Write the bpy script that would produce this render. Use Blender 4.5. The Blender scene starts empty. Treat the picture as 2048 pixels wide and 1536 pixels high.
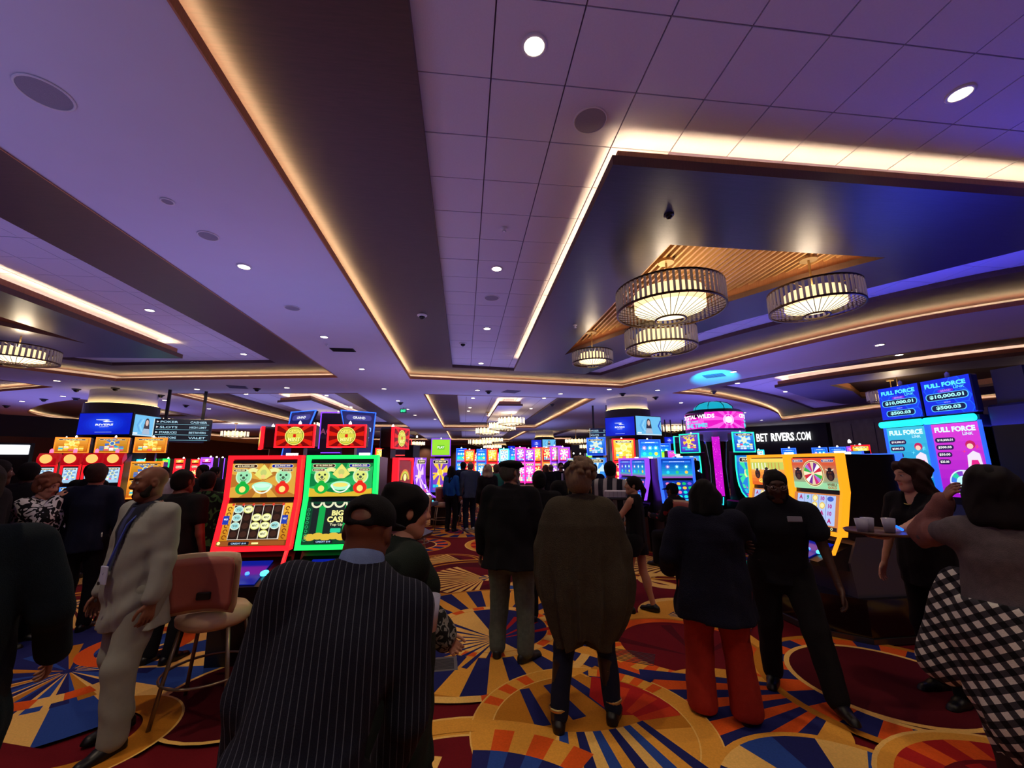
import bpy, math, random, numpy as np
from math import sin, cos, pi, radians, atan2, hypot
from mathutils import Vector, Matrix
from mathutils.geometry import tessellate_polygon
random.seed(7)
rng = np.random.RandomState(5)
SC = bpy.context.scene
COL = SC.collection
# ------------------------------------------------------------------ camera
EYE = 1.72
F_PX, PITCH, YAW, ROLL = 824.1, 0.18863, 0.11505, -0.006
cy_, sy_ = cos(YAW), sin(YAW); cp_, sp_ = cos(PITCH), sin(PITCH)
Fv = Vector((sy_*cp_, cy_*cp_, sp_)); Rv = Vector((cy_, -sy_, 0)); Uv = Rv.cross(Fv)
R2 = Rv*cos(ROLL) + Uv*sin(ROLL); U2 = -Rv*sin(ROLL) + Uv*cos(ROLL)
cam = bpy.data.cameras.new('camera'); cam_o = bpy.data.objects.new('camera', cam); COL.objects.link(cam_o)
cam.sensor_width = 36.0; cam.sensor_fit = 'HORIZONTAL'; cam.lens = F_PX/2048*36; cam.clip_start = .05; cam.clip_end = 200
m_ = Matrix((R2, U2, -Fv)).transposed().to_4x4(); m_.translation = (0, 0, EYE); cam_o.matrix_world = m_
SC.camera = cam_o
# ------------------------------------------------------------------ view, world, lamps
SC.view_settings.view_transform = 'Standard'; SC.view_settings.look = 'None'
SC.view_settings.exposure = 0.0; SC.view_settings.gamma = 1.0; SC.view_settings.use_curve_mapping = False
W = bpy.data.worlds.new('dim_interior'); SC.world = W; W.use_nodes = True
W.node_tree.nodes['Background'].inputs[0].default_value = (.05, .04, .12, 1); W.node_tree.nodes['Background'].inputs[1].default_value = .3
SC.cycles.max_bounces = 4; SC.cycles.diffuse_bounces = 3; SC.cycles.glossy_bounces = 2; SC.cycles.transmission_bounces = 3
SC.cycles.transparent_max_bounces = 4; SC.cycles.sample_clamp_indirect = 3.0; SC.cycles.caustics_reflective = False; SC.cycles.caustics_refractive = False
SC.cycles.use_adaptive_sampling = True; SC.cycles.adaptive_threshold = .035; SC.cycles.use_denoising = True
try: SC.cycles.use_light_tree = True
except Exception: pass
Z0, ZB, ZT, ZX = 4.47, 4.67, 4.77, 4.37         # soffit, brown band, tile plane, dropped box
def area_light(loc, sx, sy, color, power, rot=(0, 0, 0), spread=180):
    l = bpy.data.lights.new('ceiling_fill', 'AREA'); l.shape = 'RECTANGLE'; l.size = sx; l.size_y = sy; l.color = color; l.energy = power; l.spread = radians(spread)
    o = bpy.data.objects.new('ceiling_fill', l); o.location = loc; o.rotation_euler = rot; COL.objects.link(o); return o
UP = (pi, 0, 0)
PUR = (.37, .38, 1.0); BLU = (.25, .2, 1.0)
# added unseen up-facing lamps, standing in for machine glow on the ceiling
for x, y, sx, sy, c, p in [(-1.2, -3.2, 8, 3, (.40, .42, 1), 135), (-5.2, 1.2, 4, 3, (.36, .4, 1), 50), (-3.0, 6.6, 5, 4, PUR, 55), (-7.6, 11, 5, 3, PUR, 60), (-8.5, 4.5, 4, 4, (.35, .28, 1), 50),
                           (4.2, 5.0, 1.4, 2, BLU, 12), (7.2, 4.6, 1.2, 2.4, (.05, .06, 1), 150), (4.2, 9.2, 3.5, 3.5, BLU, 50), (6.6, 10.2, 3, 3, (.3, .2, 1), 60),
                           (-.5, 12.5, 5, 3, PUR, 50), (3, 19, 9, 5, PUR, 150), (-7, 20, 9, 5, PUR, 150), (12, 15, 6, 5, BLU, 170), (16, 24, 8, 8, BLU, 200), (-17, 20, 6, 8, (.35, .3, 1), 170),
                           (0, 30, 14, 6, PUR, 240), (2, 44, 16, 8, PUR, 260), (-18, 34, 8, 8, PUR, 180)]:
    area_light((x, y, 2.75 if y > 13 else 2.2), sx, sy, c, p*.72, UP)
sp_ = bpy.data.lights.new('teal_uplight', 'SPOT'); sp_.energy = 1300; sp_.color = (0, .55, .9); sp_.spot_size = radians(34); sp_.spot_blend = .5; sp_o = bpy.data.objects.new('teal_uplight', sp_); sp_o.location = (6.9, 10.6, 3.2); sp_o.rotation_euler = (Vector((8.05, 12.3, Z0))-Vector((6.9, 10.6, 3.2))).to_track_quat('-Z', 'Y').to_euler(); COL.objects.link(sp_o)


DOWN = []                                     # filled by the downlights
def spot(loc, power, color=(1, .78, .5), size=115, blend=.7, rot=(0, 0, 0), r=.06):
    l = bpy.data.lights.new('downlight_or_wash_fill', 'SPOT'); l.energy = power; l.color = color; l.spot_size = radians(size); l.spot_blend = blend; l.shadow_soft_size = r
    o = bpy.data.objects.new('downlight_or_wash_fill', l); o.location = loc; o.rotation_euler = rot; COL.objects.link(o); return o
# ------------------------------------------------------------------ helpers
def lin(c):
    return tuple((x/255/12.92 if x/255 <= .04045 else ((x/255+.055)/1.055)**2.4) for x in c)
MATS = {}
def mat(name, rgb=(200, 200, 200), rough=.6, metal=0, spec=.5, noise=0, nscale=8, bump=0, bscale=40, emit=None, es=0, stretch=None, trans=0, coat=0):
    if name in MATS: return MATS[name]
    m = bpy.data.materials.new(name); m.use_nodes = True; nt = m.node_tree; b = nt.nodes['Principled BSDF']
    c = lin(rgb); b.inputs['Base Color'].default_value = (*c, 1); b.inputs['Roughness'].default_value = rough; b.inputs['Metallic'].default_value = metal
    b.inputs['Specular IOR Level'].default_value = spec
    if trans: b.inputs['Transmission Weight'].default_value = trans
    if coat: b.inputs['Coat Weight'].default_value = coat
    if emit: b.inputs['Emission Color'].default_value = (*lin(emit), 1); b.inputs['Emission Strength'].default_value = es
    tc = nt.nodes.new('ShaderNodeTexCoord'); mp = nt.nodes.new('ShaderNodeMapping'); nt.links.new(tc.outputs['Object'], mp.inputs[0])
    if stretch: mp.inputs['Scale'].default_value = stretch
    n = nt.nodes.new('ShaderNodeTexNoise'); n.inputs['Scale'].default_value = nscale; n.inputs['Detail'].default_value = 4; nt.links.new(mp.outputs[0], n.inputs[0])
    if noise:
        r = nt.nodes.new('ShaderNodeMix'); r.data_type = 'RGBA'; r.inputs[6].default_value = (*[x*(1-noise) for x in c], 1); r.inputs[7].default_value = (*[min(1, x*(1+noise)) for x in c], 1)
        nt.links.new(n.outputs['Fac'], r.inputs[0]); nt.links.new(r.outputs[2], b.inputs['Base Color'])
    if bump:
        n2 = nt.nodes.new('ShaderNodeTexNoise'); n2.inputs['Scale'].default_value = bscale; nt.links.new(mp.outputs[0], n2.inputs[0])
        bp = nt.nodes.new('ShaderNodeBump'); bp.inputs['Strength'].default_value = bump; bp.inputs['Distance'].default_value = .01
        nt.links.new(n2.outputs['Fac'], bp.inputs['Height']); nt.links.new(bp.outputs[0], b.inputs['Normal'])
    MATS[name] = m; return m
def emat(name, rgb, s):
    return mat(name, (20, 20, 20), .4, emit=rgb, es=s)
def attr_emit(name, s, rough=.25):
    """a lit display: colour of each drawn shape comes from the mesh's colour attribute"""
    if name in MATS: return MATS[name]
    m = bpy.data.materials.new(name); m.use_nodes = True; nt = m.node_tree; b = nt.nodes['Principled BSDF']
    a = nt.nodes.new('ShaderNodeAttribute'); a.attribute_name = 'Col'
    b.inputs['Base Color'].default_value = (.01, .01, .01, 1); b.inputs['Roughness'].default_value = rough
    nt.links.new(a.outputs['Color'], b.inputs['Emission Color']); b.inputs['Emission Strength'].default_value = s
    MATS[name] = m; return m
def attr_paint(name, rough=.9, bump=.3, bscale=300, noise=.25, nscale=60, spec=.2):
    if name in MATS: return MATS[name]
    m = bpy.data.materials.new(name); m.use_nodes = True; nt = m.node_tree; b = nt.nodes['Principled BSDF']
    a = nt.nodes.new('ShaderNodeAttribute'); a.attribute_name = 'Col'
    tc = nt.nodes.new('ShaderNodeTexCoord'); n = nt.nodes.new('ShaderNodeTexNoise'); n.inputs['Scale'].default_value = nscale; n.inputs['Detail'].default_value = 5
    nt.links.new(tc.outputs['Object'], n.inputs[0])
    mr = nt.nodes.new('ShaderNodeMapRange'); mr.inputs[3].default_value = 1-noise; mr.inputs[4].default_value = 1+noise; nt.links.new(n.outputs['Fac'], mr.inputs[0])
    mx = nt.nodes.new('ShaderNodeVectorMath'); mx.operation = 'MULTIPLY'; nt.links.new(a.outputs['Color'], mx.inputs[0]); nt.links.new(mr.outputs[0], mx.inputs[1])
    nt.links.new(mx.outputs[0], b.inputs['Base Color']); b.inputs['Roughness'].default_value = rough; b.inputs['Specular IOR Level'].default_value = spec
    if bump:
        n2 = nt.nodes.new('ShaderNodeTexNoise'); n2.inputs['Scale'].default_value = bscale; nt.links.new(tc.outputs['Object'], n2.inputs[0])
        bp = nt.nodes.new('ShaderNodeBump'); bp.inputs['Strength'].default_value = bump; bp.inputs['Distance'].default_value = .004
        nt.links.new(n2.outputs['Fac'], bp.inputs['Height']); nt.links.new(bp.outputs[0], b.inputs['Normal'])
    MATS[name] = m; return m
def tag(o, label=None, cat=None, group=None, kind=None):
    if label: o['label'] = label
    if cat: o['category'] = cat
    if group: o['group'] = group
    if kind: o['kind'] = kind
    return o
def link(name, me, parent=None, m=None, loc=(0, 0, 0), rot=(0, 0, 0)):
    o = bpy.data.objects.new(name, me); COL.objects.link(o); o.location = loc; o.rotation_euler = rot
    if parent is not None: o.parent = parent
    if m is not None and me is not None and not me.materials: me.materials.append(m)
    return o
def empty(name, loc=(0, 0, 0), rz=0, label=None, cat=None, group=None, kind=None):
    o = bpy.data.objects.new(name, None); COL.objects.link(o); o.location = loc; o.rotation_euler = (0, 0, rz); o.empty_display_size = .1
    return tag(o, label, cat, group, kind)
def clone(o, loc=None, rz=None, label=None, group=None, parent=None):
    c = o.copy(); COL.objects.link(c)
    if parent is not None: c.parent = parent
    if loc is not None: c.location = loc
    if rz is not None: c.rotation_euler = (0, 0, rz)
    if label: c['label'] = label
    if group: c['group'] = group
    for ch in KIDS(o): clone(ch, parent=c)
    return c
def KIDS(o): return list(o.children)
class MB:
    """collects boxes, prisms, tubes, lathes"""
    def __init__(s): s.v = []; s.f = []
    def add(s, v, f):
        n = len(s.v); s.v += [tuple(x) for x in v]; s.f += [tuple(i+n for i in q) for q in f]; return s
    def box(s, x0, y0, z0, x1, y1, z1, M=None):
        v = [(x, y, z) for z in (z0, z1) for y in (y0, y1) for x in (x0, x1)]
        if M is not None: v = [M @ Vector(p) for p in v]
        return s.add(v, [(0, 2, 3, 1), (4, 5, 7, 6), (0, 1, 5, 4), (2, 6, 7, 3), (0, 4, 6, 2), (1, 3, 7, 5)])
    def bbox(s, x0, y0, z0, x1, y1, z1, b=.01):
        """box with chamfered vertical+horizontal edges (bevel b)"""
        for (a0, a1, a2, c0, c1, c2) in ((x0+b, y0+b, z0, x1-b, y1-b, z1),):
            pts = []
            L = [(x0+b, y0), (x1-b, y0), (x1, y0+b), (x1, y1-b), (x1-b, y1), (x0+b, y1), (x0, y1-b), (x0, y0+b)]
            Li = [(min(max(x, x0+b), x1-b), min(max(y, y0+b), y1-b)) for x, y in L]
            pts += [(x, y, z0) for x, y in Li] + [(x, y, z0+b) for x, y in L] + [(x, y, z1-b) for x, y in L] + [(x, y, z1) for x, y in Li]
            fs = [tuple(range(7, -1, -1)), tuple(range(24, 32))]
            for k in range(3):
                for i in range(8): fs.append((k*8+i, k*8+(i+1) % 8, k*8+8+(i+1) % 8, k*8+8+i))
            s.add(pts, fs)
        return s
    def prism_x(s, prof, x0, x1):
        """profile [(y,z)] extruded along x"""
        n = len(prof); v = [(x0, y, z) for y, z in prof] + [(x1, y, z) for y, z in prof]
        f = [tuple(range(n)), tuple(range(2*n-1, n-1, -1))] + [(i, n+i, n+(i+1) % n, (i+1) % n) for i in range(n)]
        return s.add(v, f)
    def prism_z(s, poly, z0, z1, caps=True):
        n = len(poly); v = [(x, y, z0) for x, y in poly] + [(x, y, z1) for x, y in poly]
        f = [(i, (i+1) % n, n+(i+1) % n, n+i) for i in range(n)]
        if caps:
            t = tessellate_polygon([[Vector((x, y, 0)) for x, y in poly]])
            f += [tuple(reversed(q)) for q in t] + [tuple(i+n for i in q) for q in t]
        return s.add(v, f)
    def lathe(s, prof, n=24, cx=0, cy=0, cap=True):
        """profile [(r,z)] around z"""
        v = []; f = []
        for r, z in prof: v += [(cx+r*cos(2*pi*i/n), cy+r*sin(2*pi*i/n), z) for i in range(n)]
        for k in range(len(prof)-1):
            for i in range(n): f.append((k*n+i, k*n+(i+1) % n, (k+1)*n+(i+1) % n, (k+1)*n+i))
        if cap: f += [tuple(range(n-1, -1, -1)), tuple(range((len(prof)-1)*n, len(prof)*n))]
        return s.add(v, f)
    def tube(s, pts, r, n=8, r1=None):
        pts = [Vector(p) for p in pts]; v = []; f = []; m = len(pts); r1 = r if r1 is None else r1
        for k, p in enumerate(pts):
            d = (pts[min(k+1, m-1)]-pts[max(k-1, 0)]).normalized()
            a = Vector((0, 0, 1)) if abs(d.z) < .9 else Vector((1, 0, 0)); u = d.cross(a).normalized(); w = d.cross(u); rr = r+(r1-r)*k/max(1, m-1)
            v += [p+u*rr*cos(2*pi*i/n)+w*rr*sin(2*pi*i/n) for i in range(n)]
        for k in range(m-1):
            for i in range(n): f.append((k*n+i, k*n+(i+1) % n, (k+1)*n+(i+1) % n, (k+1)*n+i))
        f += [tuple(range(n-1, -1, -1)), tuple(range((m-1)*n, m*n))]
        return s.add(v, f)
    def mesh(s, name='m', smooth=False):
        me = bpy.data.meshes.new(name); me.from_pydata(s.v, [], s.f); me.validate(); me.update()
        if smooth: me.polygons.foreach_set('use_smooth', [True]*len(me.polygons))
        return me
    def build(s, name, m, parent=None, loc=(0, 0, 0), rot=(0, 0, 0), smooth=False):
        return link(name, s.mesh(name, smooth), parent, m, loc, rot)
def offset_poly(P, d):
    """offset closed polygon outward for d>0 (P counter-clockwise)"""
    n = len(P); out = []
    for i in range(n):
        a = Vector(P[i-1]); b = Vector(P[i]); c = Vector(P[(i+1) % n])
        e1 = (b-a).normalized(); e2 = (c-b).normalized(); n1 = Vector((e1.y, -e1.x)); n2 = Vector((e2.y, -e2.x))
        k = 1+n1.dot(n2); q = b+(n1+n2)*d/max(k, .3); out.append((q.x, q.y))
    return out
def ccw(P):
    a = sum(P[i-1][0]*P[i][1]-P[i][0]*P[i-1][1] for i in range(len(P))); return P if a > 0 else P[::-1]
def inside(P, x, y):
    r = False
    for i in range(len(P)):
        (x0, y0), (x1, y1) = P[i-1], P[i]
        if (y0 > y) != (y1 > y) and x < (x1-x0)*(y-y0)/(y1-y0)+x0: r = not r
    return r
def sheet(loops, z, down=True):
    """flat sheet with holes -> (verts, faces)"""
    L = [[Vector((x, y, 0)) for x, y in l] for l in loops]; t = tessellate_polygon(L); v = [(p.x, p.y, z) for l in L for p in l]; f = []
    for q in t:
        a, b, c = (Vector(v[i]) for i in q); nz = (b-a).cross(c-a).z
        f.append(tuple(q) if (nz < 0) == down else tuple(reversed(q)))
    return v, f
def ray_at(px, py, z):
    """where the sight line of a photo position meets height z"""
    d = Fv + R2*((px-1024)/F_PX) + U2*((768-py)/F_PX); t = (z-EYE)/d.z
    return d.x*t, d.y*t
# ------------------------------------------------------------------ flat lit / printed drawings
_TX = {}
def text_tris(s, bold=0.0):
    k = (s, bold)
    if k not in _TX:
        c = bpy.data.curves.new('t', 'FONT'); c.body = s; c.size = 1; c.align_x = 'CENTER'; c.align_y = 'CENTER'; c.offset = bold; c.resolution_u = 2
        o = bpy.data.objects.new('t', c); me = bpy.data.meshes.new_from_object(o); me.calc_loop_triangles()
        v = [(p.co.x, p.co.y) for p in me.vertices]; f = [tuple(t.vertices) for t in me.loop_triangles]
        bpy.data.objects.remove(o); bpy.data.curves.remove(c); bpy.data.meshes.remove(me); _TX[k] = (v, f)
    return _TX[k]
class Art:
    """layered flat drawing: x right, y up, each later shape a hair in front"""
    def __init__(s, eps=.0005): s.v = []; s.f = []; s.c = []; s.l = 0; s.eps = eps
    def raw(s, pts, faces, col, layer=None):
        if layer is None: s.l += 1; layer = s.l
        n = len(s.v); s.v += [(x, y, layer*s.eps) for x, y in pts]; c = lin(col)
        for q in faces: s.f.append(tuple(i+n for i in q)); s.c.append(c)
        return s
    def poly(s, pts, col, layer=None): return s.raw(pts, [tuple(range(len(pts)))], col, layer)
    def rect(s, x0, y0, x1, y1, col, layer=None): return s.poly([(x0, y0), (x1, y0), (x1, y1), (x0, y1)], col, layer)
    def grad(s, x0, y0, x1, y1, c0, c1, n=8, layer=None):
        if layer is None: s.l += 1; layer = s.l
        for i in range(n):
            t = (i+.5)/n; s.rect(x0, y0+(y1-y0)*i/n, x1, y0+(y1-y0)*(i+1)/n, [a+(b-a)*t for a, b in zip(c0, c1)], layer)
        return s
    def rrect(s, x0, y0, x1, y1, r, col, layer=None):
        p = []
        for cx, cy, a in ((x1-r, y0+r, -90), (x1-r, y1-r, 0), (x0+r, y1-r, 90), (x0+r, y0+r, 180)):
            p += [(cx+r*cos(radians(a+t)), cy+r*sin(radians(a+t))) for t in (0, 30, 60, 90)]
        return s.poly(p, col, layer)
    def disc(s, cx, cy, r, col, n=20, ry=None, layer=None, a0=0):
        ry = r if ry is None else ry
        return s.poly([(cx+r*cos(2*pi*i/n+a0), cy+ry*sin(2*pi*i/n+a0)) for i in range(n)], col, layer)
    def ring(s, cx, cy, r0, r1, col, a0=0, a1=360, n=32, layer=None, dx=0, dy=0):
        p = []; f = []
        for i in range(n+1):
            a = radians(a0+(a1-a0)*i/n); p += [(cx+dx+r0*cos(a), cy+dy+r0*sin(a)), (cx+r1*cos(a), cy+r1*sin(a))]
        for i in range(n): f.append((2*i, 2*i+1, 2*i+3, 2*i+2))
        return s.raw(p, f, col, layer)
    def rays(s, cx, cy, r0, r1, n, cols, a0=0, a1=360, duty=1.0, layer=None, dx=0, dy=0, taper=1.0):
        """n wedges; inner circle can be shifted by dx,dy"""
        if layer is None: s.l += 1; layer = s.l
        for i in range(n):
            da = (a1-a0)/n; m = 3; A = a0+da*(i+.5)
            p = [(cx+dx+r0*cos(radians(A+da*duty*taper*(t-.5))), cy+dy+r0*sin(radians(A+da*duty*taper*(t-.5)))) for t in (1, 0)]
            q = [(cx+r1*cos(radians(A+da*duty*(t/m-.5))), cy+r1*sin(radians(A+da*duty*(t/m-.5)))) for t in range(m+1)]
            s.poly(p+q, cols[i % len(cols)], layer)
        return s
    def text(s, t, cx, cy, h, col, w=None, bold=.02, layer=None, shear=0, mir=1):
        v, f = text_tris(t, bold)
        if not v: return s
        xs = [p[0] for p in v]; ys = [p[1] for p in v]; W0 = max(xs)-min(xs); H0 = max(ys)-min(ys); mx = (max(xs)+min(xs))/2; my = (max(ys)+min(ys))/2
        k = h/H0; kx = k if w is None else w/W0
        return s.raw([(cx+mir*((x-mx)*kx+shear*(y-my)*k), cy+(y-my)*k) for x, y in v], f, col, layer)
    def star(s, cx, cy, r0, r1, n, col, a=90):
        p = []
        for i in range(2*n):
            r = r1 if i % 2 == 0 else r0; t = radians(a+180*i/n); p.append((cx+r*cos(t), cy+r*sin(t)))
        return s.poly(p, col)
    def clip(s, w, h):
        V_, F_, C_ = [], [], []
        for q, c in zip(s.f, s.c):
            P = [s.v[i] for i in q]; out = P
            for ax, sg, lim in ((0, 1, w/2), (0, -1, w/2), (1, 1, h/2), (1, -1, h/2)):
                src = out; out = []
                for i in range(len(src)):
                    a, b = src[i-1], src[i]; da = lim-sg*a[ax]; db = lim-sg*b[ax]
                    if (da >= 0) != (db >= 0): t = da/(da-db); out.append(tuple(a[k]+(b[k]-a[k])*t for k in range(3)))
                    if db >= 0: out.append(b)
                if len(out) < 3: break
            if len(out) >= 3: n = len(V_); V_ += out; F_.append(tuple(range(n, n+len(out)))); C_.append(c)
        s.v, s.f, s.c = V_, F_, C_; return s
    def mesh(s, fn=None):
        """fn maps (x,y,z-lift) to 3-D; default upright facing -y"""
        fn = fn or (lambda x, y, z: (x, -z, y))
        me = bpy.data.meshes.new('art'); me.from_pydata([fn(*p) for p in s.v], [], s.f)
        a = me.color_attributes.new('Col', 'FLOAT_COLOR', 'CORNER'); d = []
        for q, c in zip(s.f, s.c): d += [c[0], c[1], c[2], 1.0]*len(q)
        if len(d) == len(a.data)*4: a.data.foreach_set('color', d)
        me.update(); return me
    def build(s, name, m, parent=None, loc=(0, 0, 0), rot=(0, 0, 0), fn=None): return link(name, s.mesh(fn), parent, m, loc, rot)
# ------------------------------------------------------------------ materials of the room
GYP = mat('painted_plaster', (216, 214, 232), .85, noise=.03, nscale=3)
TILE = mat('acoustic_tile', (216, 212, 226), .9, noise=.05, nscale=60, bump=.15, bscale=200)
BRN = mat('brown_wall_covering', (74, 50, 46), .5, noise=.35, nscale=5, stretch=(1, 14, 1), bump=.1, bscale=60)
MET = mat('dark_metallic_covering', (58, 54, 72), .36, metal=.5, noise=.3, nscale=4, stretch=(1, 14, 1), bump=.12, bscale=30)
WOOD = mat('light_wood_trim', (190, 128, 84), .5, noise=.25, nscale=6, stretch=(14, 14, 1))
WOODD = mat('dark_wood_lip', (104, 74, 58), .5, noise=.25, nscale=6, stretch=(14, 14, 1))
LED = emat('warm_cove_led', (255, 216, 158), 56)
LEDX = emat('warm_box_led', (255, 220, 168), 46)
DARK = mat('dark_panel', (30, 28, 36), .6, noise=.2)
TBAR = mat('ceiling_grid', (120, 105, 130), .7)
# ------------------------------------------------------------------ ceiling
def curve(pts, n=5):
    out = []
    for i in range(len(pts)-1):
        p0 = pts[max(i-1, 0)]; p1 = pts[i]; p2 = pts[i+1]; p3 = pts[min(i+2, len(pts)-1)]
        for k in range(n):
            t = k/n; out.append(tuple(.5*((2*p1[j])+(-p0[j]+p2[j])*t+(2*p0[j]-5*p1[j]+4*p2[j]-p3[j])*t*t+(-p0[j]+3*p1[j]-3*p2[j]+p3[j])*t**3) for j in (0, 1)))
    out.append(tuple(pts[-1])); return out
ARC = curve([(14.5, 3.0), (11.9, 4.5), (9.9, 5.95), (8.8, 7.2), (8.0, 8.9), (7.15, 11.3), (6.4, 13.2), (5.86, 14.7)])
PARC = curve([(13.5, 1.9), (10.6, 3.85), (8.75, 5.2), (7.8, 6.35), (6.88, 7.8), (5.85, 10.0), (4.64, 13.5)])
T1 = [(-1.8, -7), (14.5, -7)] + ARC + [(-1.8, 13.6)]
P1 = [(-.41, -5.5), (13.5, -5.5)] + PARC + [(-.41, 12.75)]
MX = lambda P: ccw([(-5.9-x, y) for x, y in P])
TL = MX([(-1.8, -7), (14.5, -7)] + curve([(15, 7.5), (11.9, 9.2), (9.3, 11.0), (7.4, 12.6), (5.6, 14.8)]) + [(-1.8, 13.6)])
PL = MX([(-.25, -5.5), (13.5, -5.5)] + curve([(13.4, 7.1), (10.3, 8.8), (7.6, 10.8), (6.0, 12.2), (4.7, 13.4)]) + [(-.3, 12.6)])
T3 = [(-1.65, 16.75), (5.7, 17.4), (5.7, 33.1), (-1.65, 33.3)]
P3 = [(-.35, 16.8), (4.4, 17.2), (4.4, 31.6), (-.35, 31.6)]
T4 = MX(T3); P4 = MX(P3)
T5 = [(-1.6, 36.5), (5.7, 36.5), (5.7, 52), (-1.6, 52)]; P5 = [(-.3, 36.6), (4.4, 36.6), (4.4, 50.6), (-.3, 50.6)]
T6 = MX(T5); P6 = MX(P5)
TR = ccw(curve([(8.4, 15.7), (9.04, 13.6), (9.78, 11.9), (10.65, 10.2), (11.5, 9.0), (13.0, 7.3), (16, 4.5)]) + [(25, 4.5)] + [(25, 15), (22.4, 19.2), (21.7, 26.0)] + curve([(18.5, 22.4), (16.3, 20.4), (13.7, 18.4), (11.4, 16.9), (9.8, 16.05)]))
PR = ccw(curve([(10.2, 15.3), (11.1, 13.0), (12.2, 11.3), (14, 9.2), (17.5, 6)]) + [(24, 6)] + [(23.6, 15), (21.5, 18.6), (20.4, 21.9)] + curve([(17.6, 19.8), (15.0, 17.9), (12.2, 16.2)]))
TLL = ccw([(-15.0, 20.6), (-15.5, 29.5), (-21.5, 30.5)] + curve([(-24.9, 29.3), (-24.4, 27.0), (-22.8, 24.3), (-20.0, 21.7), (-18.1, 20.3), (-16.2, 19.2)]))
PLL = ccw([(-16.6, 22.6), (-17.0, 27.6), (-20.5, 28.2), (-21.5, 27.0), (-20.3, 24.6), (-18.6, 22.8)])
TLM = ccw([(-14.6, 16.2), (-15.4, 13.9), (-17.4, 11.5), (-22, 8.5), (-27, 8.5), (-27, 15.5), (-22, 17.2), (-18, 17.6)])
PLM = ccw([(-16.3, 14.9), (-18.3, 12.9), (-22.5, 10), (-25.5, 10), (-25.5, 14.4), (-22, 15.8), (-18.5, 16.0)])
TR5 = [(8.6, 34), (19, 36), (19, 50), (8.6, 50)]; PR5 = [(10, 35), (17.5, 36.8), (17.5, 48.5), (10, 48.5)]
TL5 = MX(TR5); PL5 = MX(PR5)
TRAYS = [(T1, P1), (TL, PL), (T3, P3), (T4, P4), (T5, P5), (T6, P6), (TR, PR), (TLL, PLL), (TLM, PLM), (TR5, PR5), (TL5, PL5)]
XW0, XW1, YW0, YW1 = -29, 27.5, -9, 66
v, f = sheet([[(XW0, YW0), (XW1, YW0), (XW1, YW1), (XW0, YW1)]] + [t for t, _ in TRAYS], Z0)
ceil = MB().add(v, f).build('ceiling', GYP); tag(ceil, kind='structure', label='pale plaster ceiling under purple light with sunken trays')
def ring_faces(P, Q, z0, z1=None, closed=True):
    z1 = z0 if z1 is None else z1
    n = len(P); v = [(x, y, z0) for x, y in P]+[(x, y, z1) for x, y in Q]
    return v, [(i, (i+1) % n, n+(i+1) % n, n+i) for i in range(n)]
for k, (T, P) in enumerate(TRAYS):
    near = k < 2
    a = MB(); a.add(*ring_faces(T, T, Z0-.015, Z0+.075)); a.add(*ring_faces(T, offset_poly(T, .03), Z0+.075)); a.add(*ring_faces(T, offset_poly(T, .015), Z0-.015, Z0-.015)); a.add(*ring_faces(offset_poly(T, .03), offset_poly(T, .03), Z0+.075, Z0+.01))
    a.build('cove_trim', WOOD, ceil)
    a = MB(); Q = offset_poly(T, .34); a.add(*ring_faces(offset_poly(T, .03), Q, Z0+.01)); a.add(*ring_faces(Q, Q, Z0+.01, ZB+.01)); a.build('cove_shelf', GYP, ceil)
    a = MB(); a.add(*ring_faces(offset_poly(T, .06), offset_poly(T, .085), Z0+.07)); a.build('cove_light', LED, ceil)
    v, f = sheet([Q, P], ZB); a = MB().add(v, f); a.add(*ring_faces(P, P, ZB, ZT+.02)); a.build('tray_border', BRN, ceil)
    v, f = sheet([P], ZT+.018 if near else ZT); MB().add(v, f).build('tray_panel', TBAR if near else TILE, ceil)
    if not near and k < 9:                                              # far tile joints
        xs = [p[0] for p in P]; ys = [p[1] for p in P]; a = MB()
        x = min(xs)+.4
        while x < max(xs):
            y = min(ys)
            while y < max(ys):
                if inside(P, x, y) and inside(P, x, y+2.4): a.add([(x, y, ZT-.004), (x+.02, y, ZT-.004), (x+.02, y+2.4, ZT-.004), (x, y+2.4, ZT-.004)], [(3, 2, 1, 0)])
                y += 2.4
            x += 1.22
        if a.v: tag(a.build('tile_joint', TBAR, ceil), kind='stuff')
BX = [(1.3, 3.17), (8.3, 3.17)] + curve([(7.1, 4.12), (6.44, 5.1), (5.74, 6.2), (4.86, 7.85), (3.63, 12.0)]) + [(1.42, 11.76)]
BL = MX([(1.25, 2.5), (10.5, 2.5)] + curve([(9.6, 6.8), (7.8, 8.2), (5.9, 9.6), (4.2, 11.2)]) + [(1.25, 11.05)])
def ceil_z(x, y):
    for T_, P_ in TRAYS:
        if inside(P_, x, y): return ZT-.006
        if inside(offset_poly(T_, .1), x, y): return ZB
    return Z0
# individual acoustic tiles, nearest first
tm = MB().box(-.299, -.299, 0, .299, .299, .02).mesh('tile'); tm.materials.append(TILE)
spots_ = []
for P, B, x0 in ((P1, BX, .168), (PL, BL, -6.05)):
    for i in range(-30, 30):
        for j in range(-4, 20):
            x = x0+.61*i+.305; y = 2.194+.61*j+.305
            if not any(inside(P, x+a, y+b) for a in (-.3, 0, .3) for b in (-.3, 0, .3)): continue
            if x > 9.3 or x < -16 or y < .6: continue
            if inside(offset_poly(B, -.5), x, y): continue
            spots_.append((hypot(x, y), x, y))
spots_.sort(); rest = MB()
for n_, (_, x, y) in enumerate(spots_):
    if n_ < 300: link('ceiling_tile', tm, ceil, None, (x, y, ZT-.004+random.uniform(-.0015, .0015)))
    else: rest.box(x-.299, y-.299, ZT-.004, x+.299, y+.299, ZT+.016)
if rest.v: tag(rest.build('far_ceiling_tile', TILE, ceil), kind='stuff')
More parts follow.
